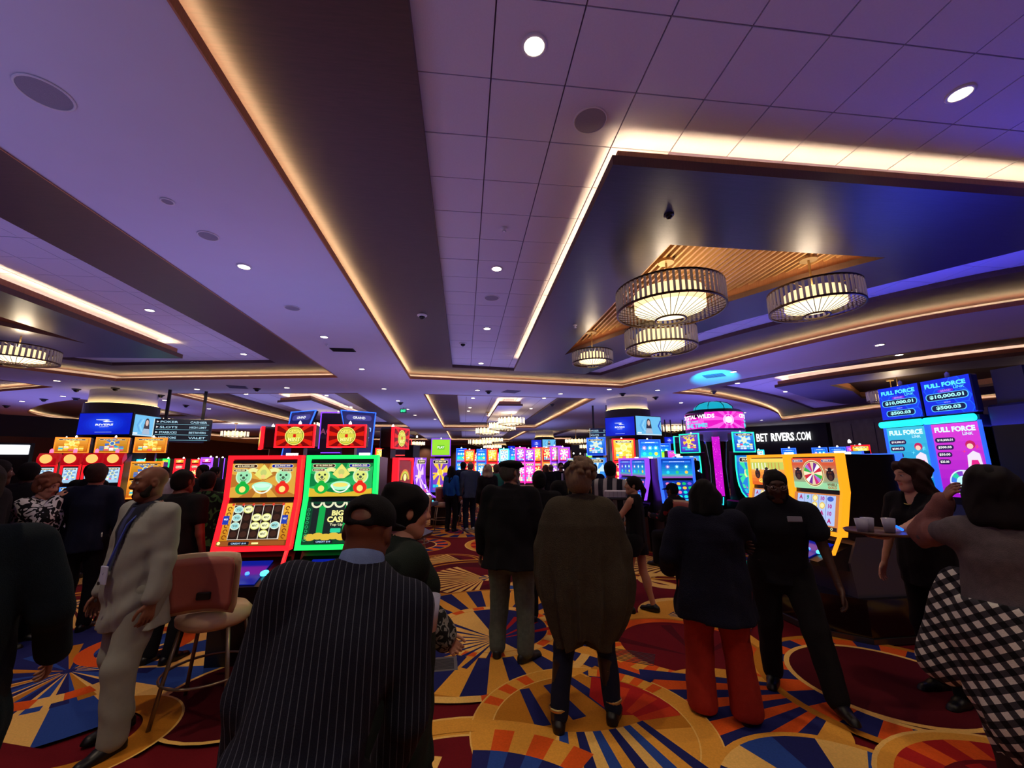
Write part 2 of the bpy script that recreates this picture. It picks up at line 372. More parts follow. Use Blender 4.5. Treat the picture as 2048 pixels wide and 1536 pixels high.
# ------------------------------------------------------------------ dropped boxes with light slots
def drop_box(P, recess, label, z=ZX, slats=True, mt=MET):
    root = empty('ceiling_cloud', (P[0][0], P[0][1], ZT), 0, label, 'ceiling feature', 'dropped ceiling panels')
    ox, oy = P[0]; R = lambda Q: [(x-ox, y-oy) for x, y in Q]; P = R(P); rc = R(recess) if recess else None; dz = -ZT
    v, f = sheet([P]+([rc] if rc else []), z+dz); MB().add(v, f).build('panel_underside', mt, root)
    N = offset_poly(P, -.09)
    a = MB(); a.add(*ring_faces(P, P, z+dz, z+.10+dz)); a.add(*ring_faces(P, N, z+.10+dz)); a.build('lower_lip', WOODD, root)
    a = MB(); a.add(*ring_faces(N, N, z+.10+dz, z+.23+dz)); M2 = offset_poly(N, -.03); a.add(*ring_faces(N, M2, z+.23+dz)); a.add(*ring_faces(M2, M2, z+.23+dz, z+.16+dz)); a.build('upper_fascia', WOOD, root)
    M3 = offset_poly(N, -.3)
    a = MB(); a.add(*ring_faces(M2, M3, z+.16+dz)); a.add(*ring_faces(M3, M3, z+.16+dz, 0)); a.build('light_shelf', GYP, root)
    a = MB(); a.add(*ring_faces(offset_poly(N, -.05), offset_poly(N, -.075), z+.185+dz)); a.build('slot_light', LEDX, root)
    if rc:
        h = .30; a = MB(); a.add(*ring_faces(rc, rc, z+dz, z+.09+dz)); O = offset_poly(rc, .05); a.add(*ring_faces(rc, O, z+.09+dz)); a.build('recess_lip', WOODD, root)
        a = MB(); a.add(*ring_faces(O, O, z+.09+dz, z+h+dz)); a.build('recess_fascia', WOOD, root)
        v, f = sheet([offset_poly(O, .01)], z+h+dz); MB().add(v, f).build('recess_ceiling', mat('slat_backing', (58, 40, 30), .7), root)
        if slats:
            xs = [p[0] for p in O]; x = min(xs)+.05; sm = mat('wood_slat', (200, 150, 96), .45, noise=.2, nscale=5, stretch=(8, 1, 8))
            while x < max(xs):
                ys = []
                for i in range(len(O)):
                    (x0, y0), (x1, y1) = O[i-1], O[i]
                    if (x0 > x) != (x1 > x): ys.append(y0+(y1-y0)*(x-x0)/(x1-x0))
                if len(ys) >= 2 and max(ys)-min(ys) > .1:
                    MB().box(x-.015, min(ys), z+.2+dz, x+.015, max(ys), z+.27+dz).build('slat', sm, root)
                x += .092
    return root
REC = curve([(5.53, 4.47), (4.93, 5.25), (4.36, 6.2), (3.46, 7.65), (2.47, 9.82)], 4) + [(2.5, 4.45)]
drop_box(BX, ccw(REC), 'dark blue dropped ceiling panel with slatted triangular recess above four chandeliers')
drop_box(BL, MX(REC), 'dropped ceiling panel over the aisle of gold topped slot machines')
drop_box([(1.55, 19.3), (2.75, 19.3), (2.75, 27.6), (1.45, 27.6)], None, 'small far dropped ceiling panel straight ahead over the main aisle', mt=GYP)
drop_box(MX([(.6, 18.2), (2.3, 19.0), (2.3, 24), (.2, 27.6)]), None, 'far dropped ceiling panel with a lit edge behind the blue winged toppers', mt=GYP)
BRR = ccw(curve([(11.3, 13.7), (12.2, 11.6), (14.2, 8.9), (17, 6.5)], 4) + [(23, 6.5), (21, 16.5)] + [(18, 17.6), (15, 16.2)])
drop_box(BRR, ccw([(12.95, 13.1), (14.3, 10.8), (17, 8.5), (20, 8.5), (18.5, 15.5), (17.2, 15.9), (15, 14.2)]), 'dropped ceiling panel above the sports betting side with brown recess', slats=False, mt=mat('box_blue_grey', (96, 92, 120), .5, metal=.2))
# ------------------------------------------------------------------ walls
PANEL = mat('walnut_wall_panel', (86, 56, 48), .5, noise=.35, nscale=4, stretch=(6, 6, .5))
MARB = mat('veined_marble', (150, 142, 160), .3, noise=.45, nscale=2.2, stretch=(1, 1, .6))
def wall(name, x0, y0, x1, y1, z0=0, z1=Z0, m=PANEL, t=.15):
    d = Vector((x1-x0, y1-y0)); L = d.length
    o = MB().box(0, 0, z0, L, t, z1).build(name, m, None, (x0, y0, 0), (0, 0, atan2(d.y, d.x))); tag(o, kind='structure'); return o
wl = wall('wall_left', XW0, YW1, XW0, YW0, m=PANEL)
wr = wall('wall_right', XW1, YW0, XW1, YW1, m=MARB)
wb = wall('wall_back', XW1, YW1, XW0, YW1, m=PANEL)
wf = wall('wall_rear', XW0, YW0, XW1, YW0, m=PANEL, t=-.15)
for k in range(40): MB().box(0, -.1, .1, .9, 0, 3.6).build('panel', PANEL, wl, (2+k*1.0, 0, 0))
for k in range(9):
    for X_, Y_, r_ in ((XW0+1.6, 16+k*5.5, (0, radians(-28), 0)), (-24+k*6, YW1-1.8, (radians(28), 0, 0))): spot((X_, Y_, Z0-.05), 420, (1, .62, .38), 100, .8, r_, .1)  # added wall-wash spots without fixtures, to brighten the dark far walls
# dark sports book front with the lit sign
wd = wall('wall_sportsbook', 11.5, 44, 26.4, 27.5, m=mat('sportsbook_black', (16, 16, 24), .4), t=.3)
wm = wall('wall_marble', 26.45, 27.2, 27.3, 19.0, m=MARB, t=.3)
for k in range(5):
    MB().box(0, -.04, .15, 1.4, 0, 4.2).build('marble_panel', MARB, wm, (.1+k*1.5, 0, 0))
# dark bulkhead of the left side room
wk = wall('wall_bulkhead', -27.8, 22, -19.5, 33.5, z0=3.3, m=DARK, t=-.3)
# ------------------------------------------------------------------ columns with screens
def column(x, y, r, label, grp='round columns with television screens', hi=True):
    root = empty('round_column', (x, y, 0), 0, label, 'column', grp)
    MB().lathe([(r, 0), (r, 3.95)], 40).build('shaft', mat('dark_column_covering', (44, 36, 44), .45, noise=.3, nscale=5, stretch=(1, 1, 10)), root, smooth=True)
    MB().lathe([(r*.9, 3.95), (r*.9, Z0+.01)], 40).build('column_neck', GYP, root, smooth=True)
    a = MB(); a.add(*ring_faces([(r*.93*cos(t*pi/20), r*.93*sin(t*pi/20)) for t in range(40)], [(r*.97*cos(t*pi/20), r*.97*sin(t*pi/20)) for t in range(40)], 3.965)); a.build('neck_light', emat('column_led', (255, 214, 130), 9), root)
    return root
column(7.2, 17.6, .98, 'dark round column beside the carousel, its blue and portrait screens facing us')
column(-13.1, 17.4, 1.1, 'dark round column rising behind the row of gold topped machines')
column(7.2, 37, .9, 'far dark round column seen between the flat cap and the curly haired head')
column(4.6, 54, .9, 'farthest dark round column at the end of the main aisle')
# ------------------------------------------------------------------ carpet
GO = (226, 160, 62); GD = (190, 122, 36); CR = (238, 190, 104); NV = (34, 38, 98); BL_ = (42, 72, 150); MR = (104, 18, 28); RD = (170, 32, 32); OR = (222, 88, 30); PU = (70, 36, 96); DM = (78, 14, 24)
C = Art(.00022)
C.rect(XW0, YW0, XW1, YW1, MR)
def medal(cx, cy, r, kind, a=0, k=None):
    k = C.l if k is None else k
    if kind == 'burst':                                   # sunburst with a shell in the middle
        C.disc(cx, cy, r, GO, 48); C.rays(cx, cy, r*.5, r*.985, 26, [NV, GO], a, a+360); C.ring(cx, cy, r*.96, r, GD, n=48)
        C.rays(cx, cy, r*.5, r*.62, 26, [OR, GO], a, a+360)
        C.disc(cx, cy, r*.55, GO, 40); C.rays(cx, cy, r*.47, r*.53, 24, [OR, GO], a, a+360, .8); C.disc(cx, cy, r*.46, NV, 40)
        C.rays(cx, cy, .02, r*.46, 9, [RD, NV], a-70, a+70, .8); C.rays(cx, cy, .02, r*.46, 17, [CR, NV], a+80, a+280, 1.25)
    elif kind == 'shell':                                 # shell fan inside rings
        C.disc(cx, cy, r, GO, 48); C.disc(cx, cy, r*.95, MR, 48); C.ring(cx, cy, r*.82, r*.88, GD)
        C.disc(cx+r*.16*cos(radians(a)), cy+r*.16*sin(radians(a)), r*.62, DM, 40)
        ax, ay = cx-r*.42*cos(radians(a)), cy-r*.42*sin(radians(a))
        C.rays(ax, ay, .05, r*1.12, 15, [CR, CR], a-56, a+56, .62)
        C.disc(ax, ay, r*.2, NV, 24); C.rays(ax, ay, .02, r*.2, 8, [CR], a, a+360, .5)
    elif kind == 'red':                                   # dark red disc in an orange fan band
        C.disc(cx, cy, r, CR, 48); C.disc(cx, cy, r*.97, GO, 48); C.disc(cx, cy, r*.88, OR, 48); C.rays(cx, cy, r*.62, r*.88, 30, [OR, RD], a, a+360)
        C.disc(cx, cy, r*.66, MR, 40); C.rays(cx, cy, .05, r*.62, 9, [RD, MR], a, a+180, .6)
    elif kind == 'ring':                                  # big gold ring, lens of red, blue rays below
        C.disc(cx, cy, r, CR, 56); C.disc(cx, cy, r*.985, GO, 56); C.disc(cx, cy, r*.84, CR, 56); C.disc(cx, cy, r*.825, GD, 56)
        C.rays(cx, cy, .05, r*.82, 9, [NV, GO, BL_, CR], a-180, a, 1)
        C.ring(cx, cy, r*.3, r*.82, RD, a+10, a+95); C.ring(cx, cy, r*.45, r*.6, DM, a+10, a+95); C.rays(cx, cy, r*.62, r*.82, 7, [OR, RD], a+10, a+90)
    elif kind == 'blue':
        C.disc(cx, cy, r, GO, 48); C.disc(cx, cy, r*.95, NV, 48); C.rays(cx, cy, .04, r*.95, 18, [CR, BL_], a, a+360); C.rays(cx, cy, r*.55, r*.68, 18, [OR, BL_], a, a+360); C.ring(cx, cy, r*.95, r, GO)
    elif kind == 'maroon':
        C.disc(cx, cy, r, GO, 48); C.disc(cx, cy, r*.93, NV, 48); C.rays(cx, cy, r*.6, r*.93, 28, [OR, NV], a, a+360); C.ring(cx, cy, r*.93, r, GD, n=48); C.disc(cx, cy, r*.66, CR, 40); C.disc(cx, cy, r*.62, DM, 40); C.ring(cx, cy, r*.3, r*.33, RD)
rr = random.Random(3)
for j in range(-5, 34):
    for i in range(-15, 15):
        x = i*1.95+(j % 2)*.97+rr.uniform(-.15, .15); y = j*1.9+rr.uniform(-.15, .15)
        if y < 8.2 and -4.6 < x < 4.2 and y > .3: continue
        medal(x, y, rr.uniform(.85, 1.15), rr.choice(['burst', 'shell', 'red', 'blue', 'maroon', 'shell'] if y < 24 else ['shell', 'red', 'shell']), rr.uniform(0, 360)); C.l = 1+(i+j) % 2*9
C.l = 12
def big_burst(cx, cy, R):
    C.disc(cx, cy, R, GO, 64); C.rays(cx, cy, .3, R*.985, 40, [NV, GO], 3, 363); C.ring(cx, cy, R*.965, R, GD, n=60); C.ring(cx-.25, cy-.1, R*.86, R*.92, CR, 170, 330, 40); C.rays(cx-.25, cy-.1, R*.86, R*.92, 14, [OR, CR, CR], 190, 320)
    C.disc(cx, cy, .68, GO, 56); C.rays(cx, cy, .585, .665, 30, [OR, CR], 0, 360); C.disc(cx, cy, .57, NV, 56); ax, ay = cx+.02, cy-.28
    C.rays(ax, ay, .03, .62, 5, [RD], 8, 120, .3); C.poly([(ax, ay)]+[(cx+.57*cos(radians(t)), cy+.57*sin(radians(t))) for t in range(110, 291, 9)], CR); C.rays(ax, ay, .03, .64, 9, [NV], 128, 262, .34)
medal(-3.05, 6.2, 1.0, 'shell', 30); medal(-4.3, 7.4, 1.0, 'red', 0); medal(3.3, 7.3, 1.05, 'shell', 170); medal(-.25, 7.9, .62, 'shell', 170); medal(1.6, 7.6, .9, 'shell', 185); medal(-2.0, 7.7, .9, 'blue', 185)
C.disc(.15, 6.85, 1.12, GO, 56); C.disc(.15, 6.85, 1.06, DM, 56); C.ring(.15, 6.85, .9, .96, GD, n=56); C.disc(-.02, 6.84, .6, MR, 48); C.rays(.34, 6.72, .05, .86, 15, [CR], 118, 262, .62); C.disc(.42, 6.72, .17, NV, 24); C.rays(.42, 6.72, .03, .17, 8, [CR], 0, 360, .5)
C.disc(1.15, 6.1, .55, GO, 40); C.rays(1.15, 6.1, .05, .53, 18, [BL_, CR], 0, 360)
C.disc(2.15, 5.6, .98, GO, 56); C.disc(2.15, 5.6, .95, CR, 56); C.disc(2.15, 5.6, .85, MR, 56); C.ring(3.0, 6.2, .25, .42, CR); C.disc(3.4, 5.3, .55, DM, 30); C.ring(3.4, 5.3, .5, .53, GD)
C.disc(2.62, 4.85, .6, CR, 48); C.disc(2.62, 4.85, .5, GO, 48); C.rays(2.3, 4.85, .05, .84, 11, [NV, CR], -38, 38); C.ring(2.3, 4.9, .17, .28, GO)
big_burst(.33, 4.75, 1.36)
C.poly([(1.2, 3.3), (1.55, 4.9), (2.1, 5.0), (2.9, 4.4), (2.8, 3.3)], GO); C.disc(2.0, 4.05, .74, OR, 56); C.rays(2.25, 4.3, .4, .98, 26, [OR, GO], 150, 300); C.disc(2.08, 4.12, .56, MR, 48); C.rays(2.1, 3.85, .05, .74, 7, [DM, MR, MR], 20, 150, .5); C.ring(2.0, 4.05, .74, .77, GD)
C.disc(1.95, 3.05, .62, GO, 40); C.rays(2.9, 3.2, .5, 1.5, 9, [NV, OR], 160, 215)
medal(3.33, 3.2, .95, 'maroon', 10); C.disc(3.33, 3.3, .66, CR, 48); C.disc(3.33, 3.3, .62, DM, 48)
C.disc(-2.9, 5.2, .95, GO, 48); C.disc(-2.9, 5.2, .88, NV, 48); C.rays(-2.9, 5.2, .1, .88, 20, [GO, NV], 0, 360)
lx, ly = ray_at(137, 1345, 0)
C.disc(lx, ly, 1.25, NV, 56); C.rays(lx, ly, .05, 1.25, 13, [CR, BL_], -150, 90, 1); C.rays(lx, ly, .05, .7, 30, [BL_, NV, GD, NV], 0, 360, .7); C.ring(lx, ly, .5, .6, OR, -150, -20); C.rays(lx, ly, .48, .62, 8, [OR, CR], -150, -20)
C.ring(lx+.2, ly+.5, .32, .45, OR); C.poly([(-4.2, 3.75), (-2.2, 3.1), (-1.0, 2.9), (-.8, 1.2), (-4.2, 1.2)], MR); C.disc(-1.6, 3.75, .62, DM, 48); C.ring(-1.6, 3.75, .59, .62, CR)
C.ring(-2.38, 3.30, .28, .50, GD, -80, 110); C.ring(-2.38, 3.3, .49, .505, CR, -80, 110); C.ring(-1.9, 1.9, .78, .82, CR); C.disc(-1.7, 2.0, .78, GO, 48); C.rays(-1.7, 2.0, .1, .76, 18, [BL_, CR, NV], 0, 360)
C.disc(.0, 1.95, 1.27, CR, 64); C.disc(.0, 1.95, 1.25, GO, 64); C.disc(.0, 1.95, 1.08, CR, 64); C.disc(.0, 1.95, 1.06, MR, 64); C.rays(-.6, .9, .4, 2.0, 9, [CR, RD, MR], 20, 100, .5)
q = .86, 3.0
C.disc(*q, .80, CR, 64); C.disc(*q, .79, GO, 64); C.disc(*q, .66, CR, 64); C.disc(*q, .65, GD, 64); C.rays(.33, 4.75, 1.25, 1.72, 9, [NV, GD], 275, 315, .8, taper=1)
C.poly([(1.5, 3.05), (1.05, 3.1), (.95, 3.35), (1.05, 3.62)]+[(q[0]+.65*cos(radians(t)), q[1]+.65*sin(radians(t))) for t in range(72, 4, -8)], RD); C.rays(1.0, 3.0, .2, .5, 6, [(196, 60, 30), RD], 5, 80)
C.poly([(q[0]+.65*cos(radians(t)), q[1]+.65*sin(radians(t))) for t in range(184, 357, 8)], GO); C.rays(.86, 3.9, .95, 1.5, 13, [NV, CR, BL_, GO], 250, 292, 1)
C.rays(*q, .66, .78, 8, [OR, GO], 30, 75); C.rays(*q, .66, .78, 6, [OR, GO], 115, 160)
C.ring(.0, 1.95, 1.1, 1.22, GO, 58, 100); C.rays(.0, 1.95, .92, 1.12, 6, [OR, GO], 45, 85); C.rays(.0, 1.95, .5, .92, 6, [BL_, NV], 45, 85)
C.disc(1.95, 2.1, .7, GO, 48); C.rays(1.95, 2.1, .05, .66, 16, [NV, BL_, CR], 0, 360); medal(2.9, 1.9, .8, 'red', 0)
fl = C.build('floor', attr_paint('patterned_carpet', .95, .35, 420, .22, 90, .1), None, fn=lambda x, y, z: (x, y, z-.012))
tag(fl, kind='structure', label='patterned carpet of red, gold and blue fan medallions')
# floor air vents let into the carpet
for (x, y, w, d, rz, lab) in ((-.2, 4.02, .34, .26, .05, 'grey floor vent in the carpet beside the sunburst medallion'), (1.52, 3.95, .46, .3, -.5, 'grey two part floor vent between poncho and red trousers')):
    r = empty('floor_vent', (x, y, .0), rz, lab, 'vent', 'carpet floor vents')
    MB().bbox(-w/2, -d/2, 0, w/2, d/2, .006, .003).build('vent_frame', mat('vent_grey', (86, 84, 84), .5, metal=.3), r)
    for i in range(9): MB().box(-w/2+.03, -d/2+.03+i*(d-.06)/9, .006, w/2-.03, -d/2+.035+i*(d-.06)/9+.004, .009).build('vent_slat', mat('vent_dark', (40, 40, 42), .5), r)
# ------------------------------------------------------------------ ceiling fittings
def at_ceiling(px, py):
    x, y = ray_at(px, py, Z0); z = ceil_z(x, y)
    if z != Z0:
        x, y = ray_at(px, py, z); z = ceil_z(x, y)
    return x, y, z
WHT = mat('white_metal_trim', (225, 220, 225), .5)
lamp_face = emat('downlight_face', (255, 238, 205), 14)
def downlight(x, y, z, label, power=0, r=.075):
    t = empty('downlight', (x, y, z), 0, label, 'light', 'recessed downlights in the ceiling')
    MB().lathe([(r+.022, 0), (r+.022, -.014), (r, -.018), (r, 0)], 24, cap=False).build('trim_ring', WHT, t, smooth=True)
    MB().lathe([(r, -.011), (.001, -.012)], 24, cap=False).build('lamp_face', lamp_face, t)
    if power: spot((x, y, z-.03), power)
POWER = 95
dl = [(.47, 2.5, ZT, 'large bright downlight in the tiles above the walkway', POWER), (4.12, 2.51, ZT, 'bright oval looking downlight at the upper corner of the tiles', POWER), (.47, 6.1, ZT, 'downlight in the tiles between brown band and lit panel edge', POWER), (.48, 9.1, ZT, 'second downlight of the tile row leading away', POWER), (.48, 12.5, ZT, 'last downlight of the tile row by the tray end', POWER),
      (-3.13, 5.8, Z0, 'nearest downlight in the plaster beam', POWER), (-3.1, 9.12, Z0, 'downlight in the plaster beam beside the black vent', POWER), (-3.04, 12.3, Z0, 'third downlight along the plaster beam', POWER*.8), (-6.3, 8.6, ZT, 'downlight in the tiles of the tray over the gold machines', POWER), (-6.2, 12.0, ZT, 'far downlight in the tiles over the gold machines', POWER*.8),
      (.47, -1.0, ZT, 'added unseen downlight behind the camera over the walkway', POWER*2.2), (-3.1, 1.9, Z0, 'downlight over the man in the grey suit', POWER*1.7), (4.1, -1.0, ZT, 'added unseen downlight behind the camera near the orange machines', POWER*2), (-3.1, -1.5, Z0, 'added unseen downlight behind the camera in the beam', POWER*1.6)]  # those behind the camera are unseen, added to light people's backs
for x, y, z, l, p in dl: downlight(x, y, z, l, p)
far = [(114, 761), (126, 792), (44, 802), (394, 778), (492, 788), (329, 800), (418, 817), (574, 775), (768, 777), (955, 780), (946, 796), (653, 791), (702, 814), (796, 801), (815, 818), (830, 830), (1759, 689), (1798, 709), (1467, 743), (1571, 783), (1625, 796),
       (1121, 787), (1088, 796), (1062, 817), (1218, 768), (1315, 780), (1362, 805), (1489, 825), (1523, 840), (60, 845), (15, 832), (940, 815), (937, 822), (870, 838), (280, 835), (240, 802), (1475, 766)]
ORD = ['nearest', 'second', 'third', 'fourth', 'fifth', 'sixth', 'seventh', 'eighth', 'ninth', 'tenth']
def region_labels(pts, what):
    R = [(350, 'over the gold topped machines'), (620, 'over the red and green framed pair'), (760, 'over the gold coin toppers'), (1000, 'over the main aisle'), (1240, 'just before the carousel column'), (1450, 'between column and pink drum sign'), (9999, 'on the sports book side')]
    reg = [next(i for i, r in enumerate(R) if p[0] < r[0]) for p in pts]; out = []
    for i, p in enumerate(pts): n = sorted([(q[1], q[0]) for q, g in zip(pts, reg) if g == reg[i]]).index((p[1], p[0])); out.append('small %s, %s from us %s' % (what, ORD[n], R[reg[i]][1]))
    return out
RL = region_labels(far, 'far downlight')
for k, (px, py) in enumerate(far):
    x, y, z = at_ceiling(px, py); downlight(x, y, z-.001, RL[k], 90 if k % 3 == 0 and y < 24 else 0, .085)
for x, y, z, w, l in ((-3.17, 3.01, Z0, .15, 'large round speaker grille in the near plaster beam'), (-3.15, 5.0, Z0, .1, 'round speaker with a raised rim in the plaster beam'), (-3.17, 4.32, Z0, .05, 'small round cover plate between the two beam speakers'), (1.09, 3.12, ZT, .14, 'round speaker grille in a ceiling tile by the lit corner'), (-3.1, 7.4, Z0, .12, 'far round speaker in the beam before the downlight'), (.47, 7.3, ZT, .13, 'faint round speaker in the tiles beyond the first downlight'), (5.35, 2.6, ZT, .15, 'round speaker grille beside the oval downlight')):
    t = empty('ceiling_speaker', (x, y, z-.004), 0, l, 'speaker')
    MB().lathe([(w+.015, 0), (w+.012, -.008), (w, -.008), (w, -.003)], 32, cap=False).build('speaker_rim', WHT, t, smooth=True)
    MB().lathe([(w, -.004), (.001, -.005)], 32, cap=False).build('speaker_grille', mat('grille_grey', (150, 146, 158), .8, noise=.3, nscale=300), t)
def dome(x, y, z, label, white=True, s=1.0, grp='small black camera domes'):
    t = empty('camera_dome', (x, y, z), 0, label, 'camera', None if white else grp)
    MB().lathe([(.1*s, 0), (.1*s, -.015*s), (.07*s, -.035*s), (.06*s, -.035*s)], 24, cap=False).build('dome_base', WHT if white else mat('black_plastic', (18, 18, 20), .35), t, smooth=True)
    MB().lathe([(.062*s, -.03*s), (.06*s, -.05*s), (.045*s, -.075*s), (.02*s, -.09*s), (.001, -.092*s)], 20, cap=False).build('dome_glass', mat('smoked_dome', (10, 10, 12), .1), t, smooth=True)
dome(-.89, 8.1, ZB, 'white rimmed camera dome on the brown band'); x, y = ray_at(926, 686, ZT); dome(x, y, ZT, 'white camera dome on the tiles near the tray end')
DM_ = [(514, 777), (801, 805), (977, 782), (153, 778), (231, 776), (152, 796), (88, 798), (322, 790), (372, 810), (1245, 787), (1311, 794), (1427, 783), (13, 811), (1024, 815), (1104, 805)]; RD_ = region_labels(DM_, 'black camera dome')
for k, (px, py) in enumerate(DM_):
    x, y, z = at_ceiling(px, py); dome(x, y, z, RD_[k], False, 1.3)
x, y = ray_at(1338, 430, ZX); dome(x, y, ZX, 'small black dome on the dark blue panel before the slats', False, .55, None)
for x, y, z, w, d, rz, l, dk in ((-3.0, 10.2, Z0, .55, .3, 0, 'black slotted air vent in the plaster beam', 1), (8.05, 12.3, Z0, .6, .6, .78, 'square air vent in the cyan lit ceiling patch', 0), (*ray_at(1022, 783, Z0), Z0, .6, .6, .3, 'grey air vent past the end of the big tray', 0), (*ray_at(475, 774, Z0), Z0, .6, .6, .3, 'grey air vent between the winged sign and column', 0)):
    t = empty('air_vent', (x, y, z), rz, l, 'vent')
    m = mat('vent_black', (14, 12, 16), .6) if dk else mat('vent_plate', (110, 104, 130), .6)
    MB().box(-w/2, -d/2, -.012, w/2, d/2, 0).build('vent_plate', m, t)
    for i in range(5): MB().box(-w/2+.03, -d/2+.04+i*d/5.5, -.02, w/2-.03, -d/2+.055+i*d/5.5, -.012).build('vent_slat', m, t)
for px, py, z, l in ((1008, 455, ZT, 'sprinkler cap on the tiles before the second downlight'), (653, 688, Z0, 'sprinkler head on the beam before the black vent'), (1150, 650, ZX, 'sprinkler cap on the dark panel near the smallest chandelier')):
    x, y = ray_at(px, py, z); t = empty('sprinkler', (x, y, z), 0, l, 'sprinkler'); MB().lathe([(.04, 0), (.04, -.01), (.015, -.03), (.012, -.05), (.03, -.055), (.001, -.056)], 16, cap=False).build('sprinkler_head', WHT, t, smooth=True)
# ------------------------------------------------------------------ chandeliers
GLASS = mat('crystal_bar', (222, 224, 232), .12, spec=1.0)
_nt = GLASS.node_tree; _tr = _nt.nodes.new('ShaderNodeBsdfTranslucent'); _tr.inputs[0].default_value = (.62, .60, .58, 1); _mx = _nt.nodes.new('ShaderNodeMixShader'); _mx.inputs[0].default_value = .6
_nt.links.new(_nt.nodes['Principled BSDF'].outputs[0], _mx.inputs[1]); _nt.links.new(_tr.outputs[0], _mx.inputs[2]); _nt.links.new(_mx.outputs[0], _nt.nodes['Material Output'].inputs[0])
BRASS = mat('bronze_ring', (92, 72, 48), .35, metal=.8)
SHADE = emat('chandelier_diffuser', (255, 236, 190), 2.0); SHADE2 = mat('linen_shade', (230, 200, 160), .8, emit=(255, 214, 150), es=1.7)
def chandelier(x, y, ztop, R, zt, zb, label, n=56, lamp=60, grp='drum chandeliers of crystal bars', gl=None):
    t = empty('chandelier', (x, y, ztop), 0, label, 'chandelier', grp); zt -= ztop; zb -= ztop; h = zt-zb
    MB().lathe([(.001, 0), (.11, 0), (.11, -.05), (.001, -.05)], 24, cap=False).build('canopy', mat('brass_canopy', (190, 160, 110), .4, metal=.6), t, smooth=False)
    MB().tube([(0, 0, -.05), (0, 0, zt-.04)], .014, 10).build('stem', mat('brass_canopy', (190, 160, 110), .4, metal=.6), t, smooth=True)
    MB().tube([(0, 0, zt-.3*h), (0, 0, zt+.01)], .03, 10).build('hub', BRASS, t, smooth=True)
    def torus(r, z, w): return MB().lathe([(r-w, z-w), (r+w, z-w), (r+w, z+w), (r-w, z+w), (r-w, z-w)], 64, cap=False)
    torus(R, zt, .012).build('top_ring', BRASS, t, smooth=True); torus(R, zb, .012).build('bottom_ring', BRASS, t, smooth=True)
    torus(R*.28, zb-.12*R/.7, .01).build('inner_ring', BRASS, t, smooth=True)
    a = MB()
    for i in range(n):
        M = Matrix.Rotation(2*pi*i/n, 4, 'Z'); w = R*pi/n*.42
        a.box(R-.006, -w, zb+.012, R+.012, w, zt-.012, M)
    tag(a.build('crystal_bar', gl or GLASS, t), kind='stuff')
    a = MB()
    for i in range(40):
        A = 2*pi*i/40; a.tube([(R*cos(A), R*sin(A), zb), (R*.28*cos(A), R*.28*sin(A), zb-.12*R/.7)], .0045, 4)
    tag(a.build('wire_spoke', BRASS, t), kind='stuff')
    a = MB()
    for i in range(4):
        A = pi/2*i+.4; a.tube([(0, 0, zt), (R*cos(A), R*sin(A), zt)], .008, 6)
    a.build('top_arm', BRASS, t)
    rs = R*.66
    MB().lathe([(rs, zb+.03), (rs, zt-.04)], 48, cap=False).build('inner_shade', SHADE2, t, smooth=True)
    MB().lathe([(rs-.004, zb+.035), (.001, zb+.03)], 48, cap=False).build('diffuser', SHADE, t)
    l = bpy.data.lights.new('chandelier_lamp', 'POINT'); l.energy = lamp; l.color = (1, .8, .52); l.shadow_soft_size = .12
    o = bpy.data.objects.new('chandelier_lamp', l); o.location = (0, 0, zt-.02); o.parent = t; COL.objects.link(o)
    return t
chandelier(2.85, 5.22, 4.58, .72, 4.10, 3.80, 'largest crystal drum chandelier, nearest below the slatted triangle', 64, 26)
chandelier(4.84, 4.93, 4.58, .55, 4.07, 3.80, 'crystal drum chandelier hanging at the slatted triangle corner towards the blue sign', 50, 20)
chandelier(3.2, 6.25, 4.58, .56, 3.86, 3.55, 'crystal drum chandelier hanging just below the largest one', 50, 20)
chandelier(2.76, 8.5, 4.58, .43, 4.08, 3.85, 'smallest crystal drum chandelier at the far tip of the slats', 40, 16)
chandelier(-9.2, 9.35, 4.58, .62, 4.1, 3.84, 'crystal drum chandelier over the gold topped machines', 50, 26)
for x, y, l in ((15.3, 13.0, 'upper crystal chandelier partly hidden by the blue jackpot sign'), (13.9, 11.6, 'lower crystal chandelier partly hidden by the blue jackpot sign'), (16.8, 9.4, 'crystal chandelier behind the black signboard edge')):
    chandelier(x, y, 4.6, .72, 3.95+(.25 if 'upper' in l else 0), 3.6+(.25 if 'upper' in l else 0), l, 48, 30)
FC = ['far chandelier highest of the stepped group over the aisle', 'far chandelier second down in the stepped group over the aisle', 'far chandelier third down in the stepped group over the aisle', 'far chandelier behind the second of the stepped group', 'far chandelier lower on the aisle side of the orange machine', 'far chandelier just above the pale topper machines', 'farthest lowest chandelier over the aisle end', 'far chandelier behind the second gold coin topper', 'far chandelier between the winged signs', 'far chandelier beyond the seated couple', 'far chandelier above the purple framed aisle machine', 'far chandelier beside the column with blue screen over gold machines', 'far chandelier above the purple machine row', 'far chandelier between the column screens and pink drum sign', 'far chandelier left of the pale hanging board', 'lower far chandelier under the pale hanging board']
k = 0; GLOWB = mat('glowing_crystal_bar', (240, 225, 200), .2, emit=(255, 232, 200), es=1.5)  # emission put into the far bars for the lamp light they catch
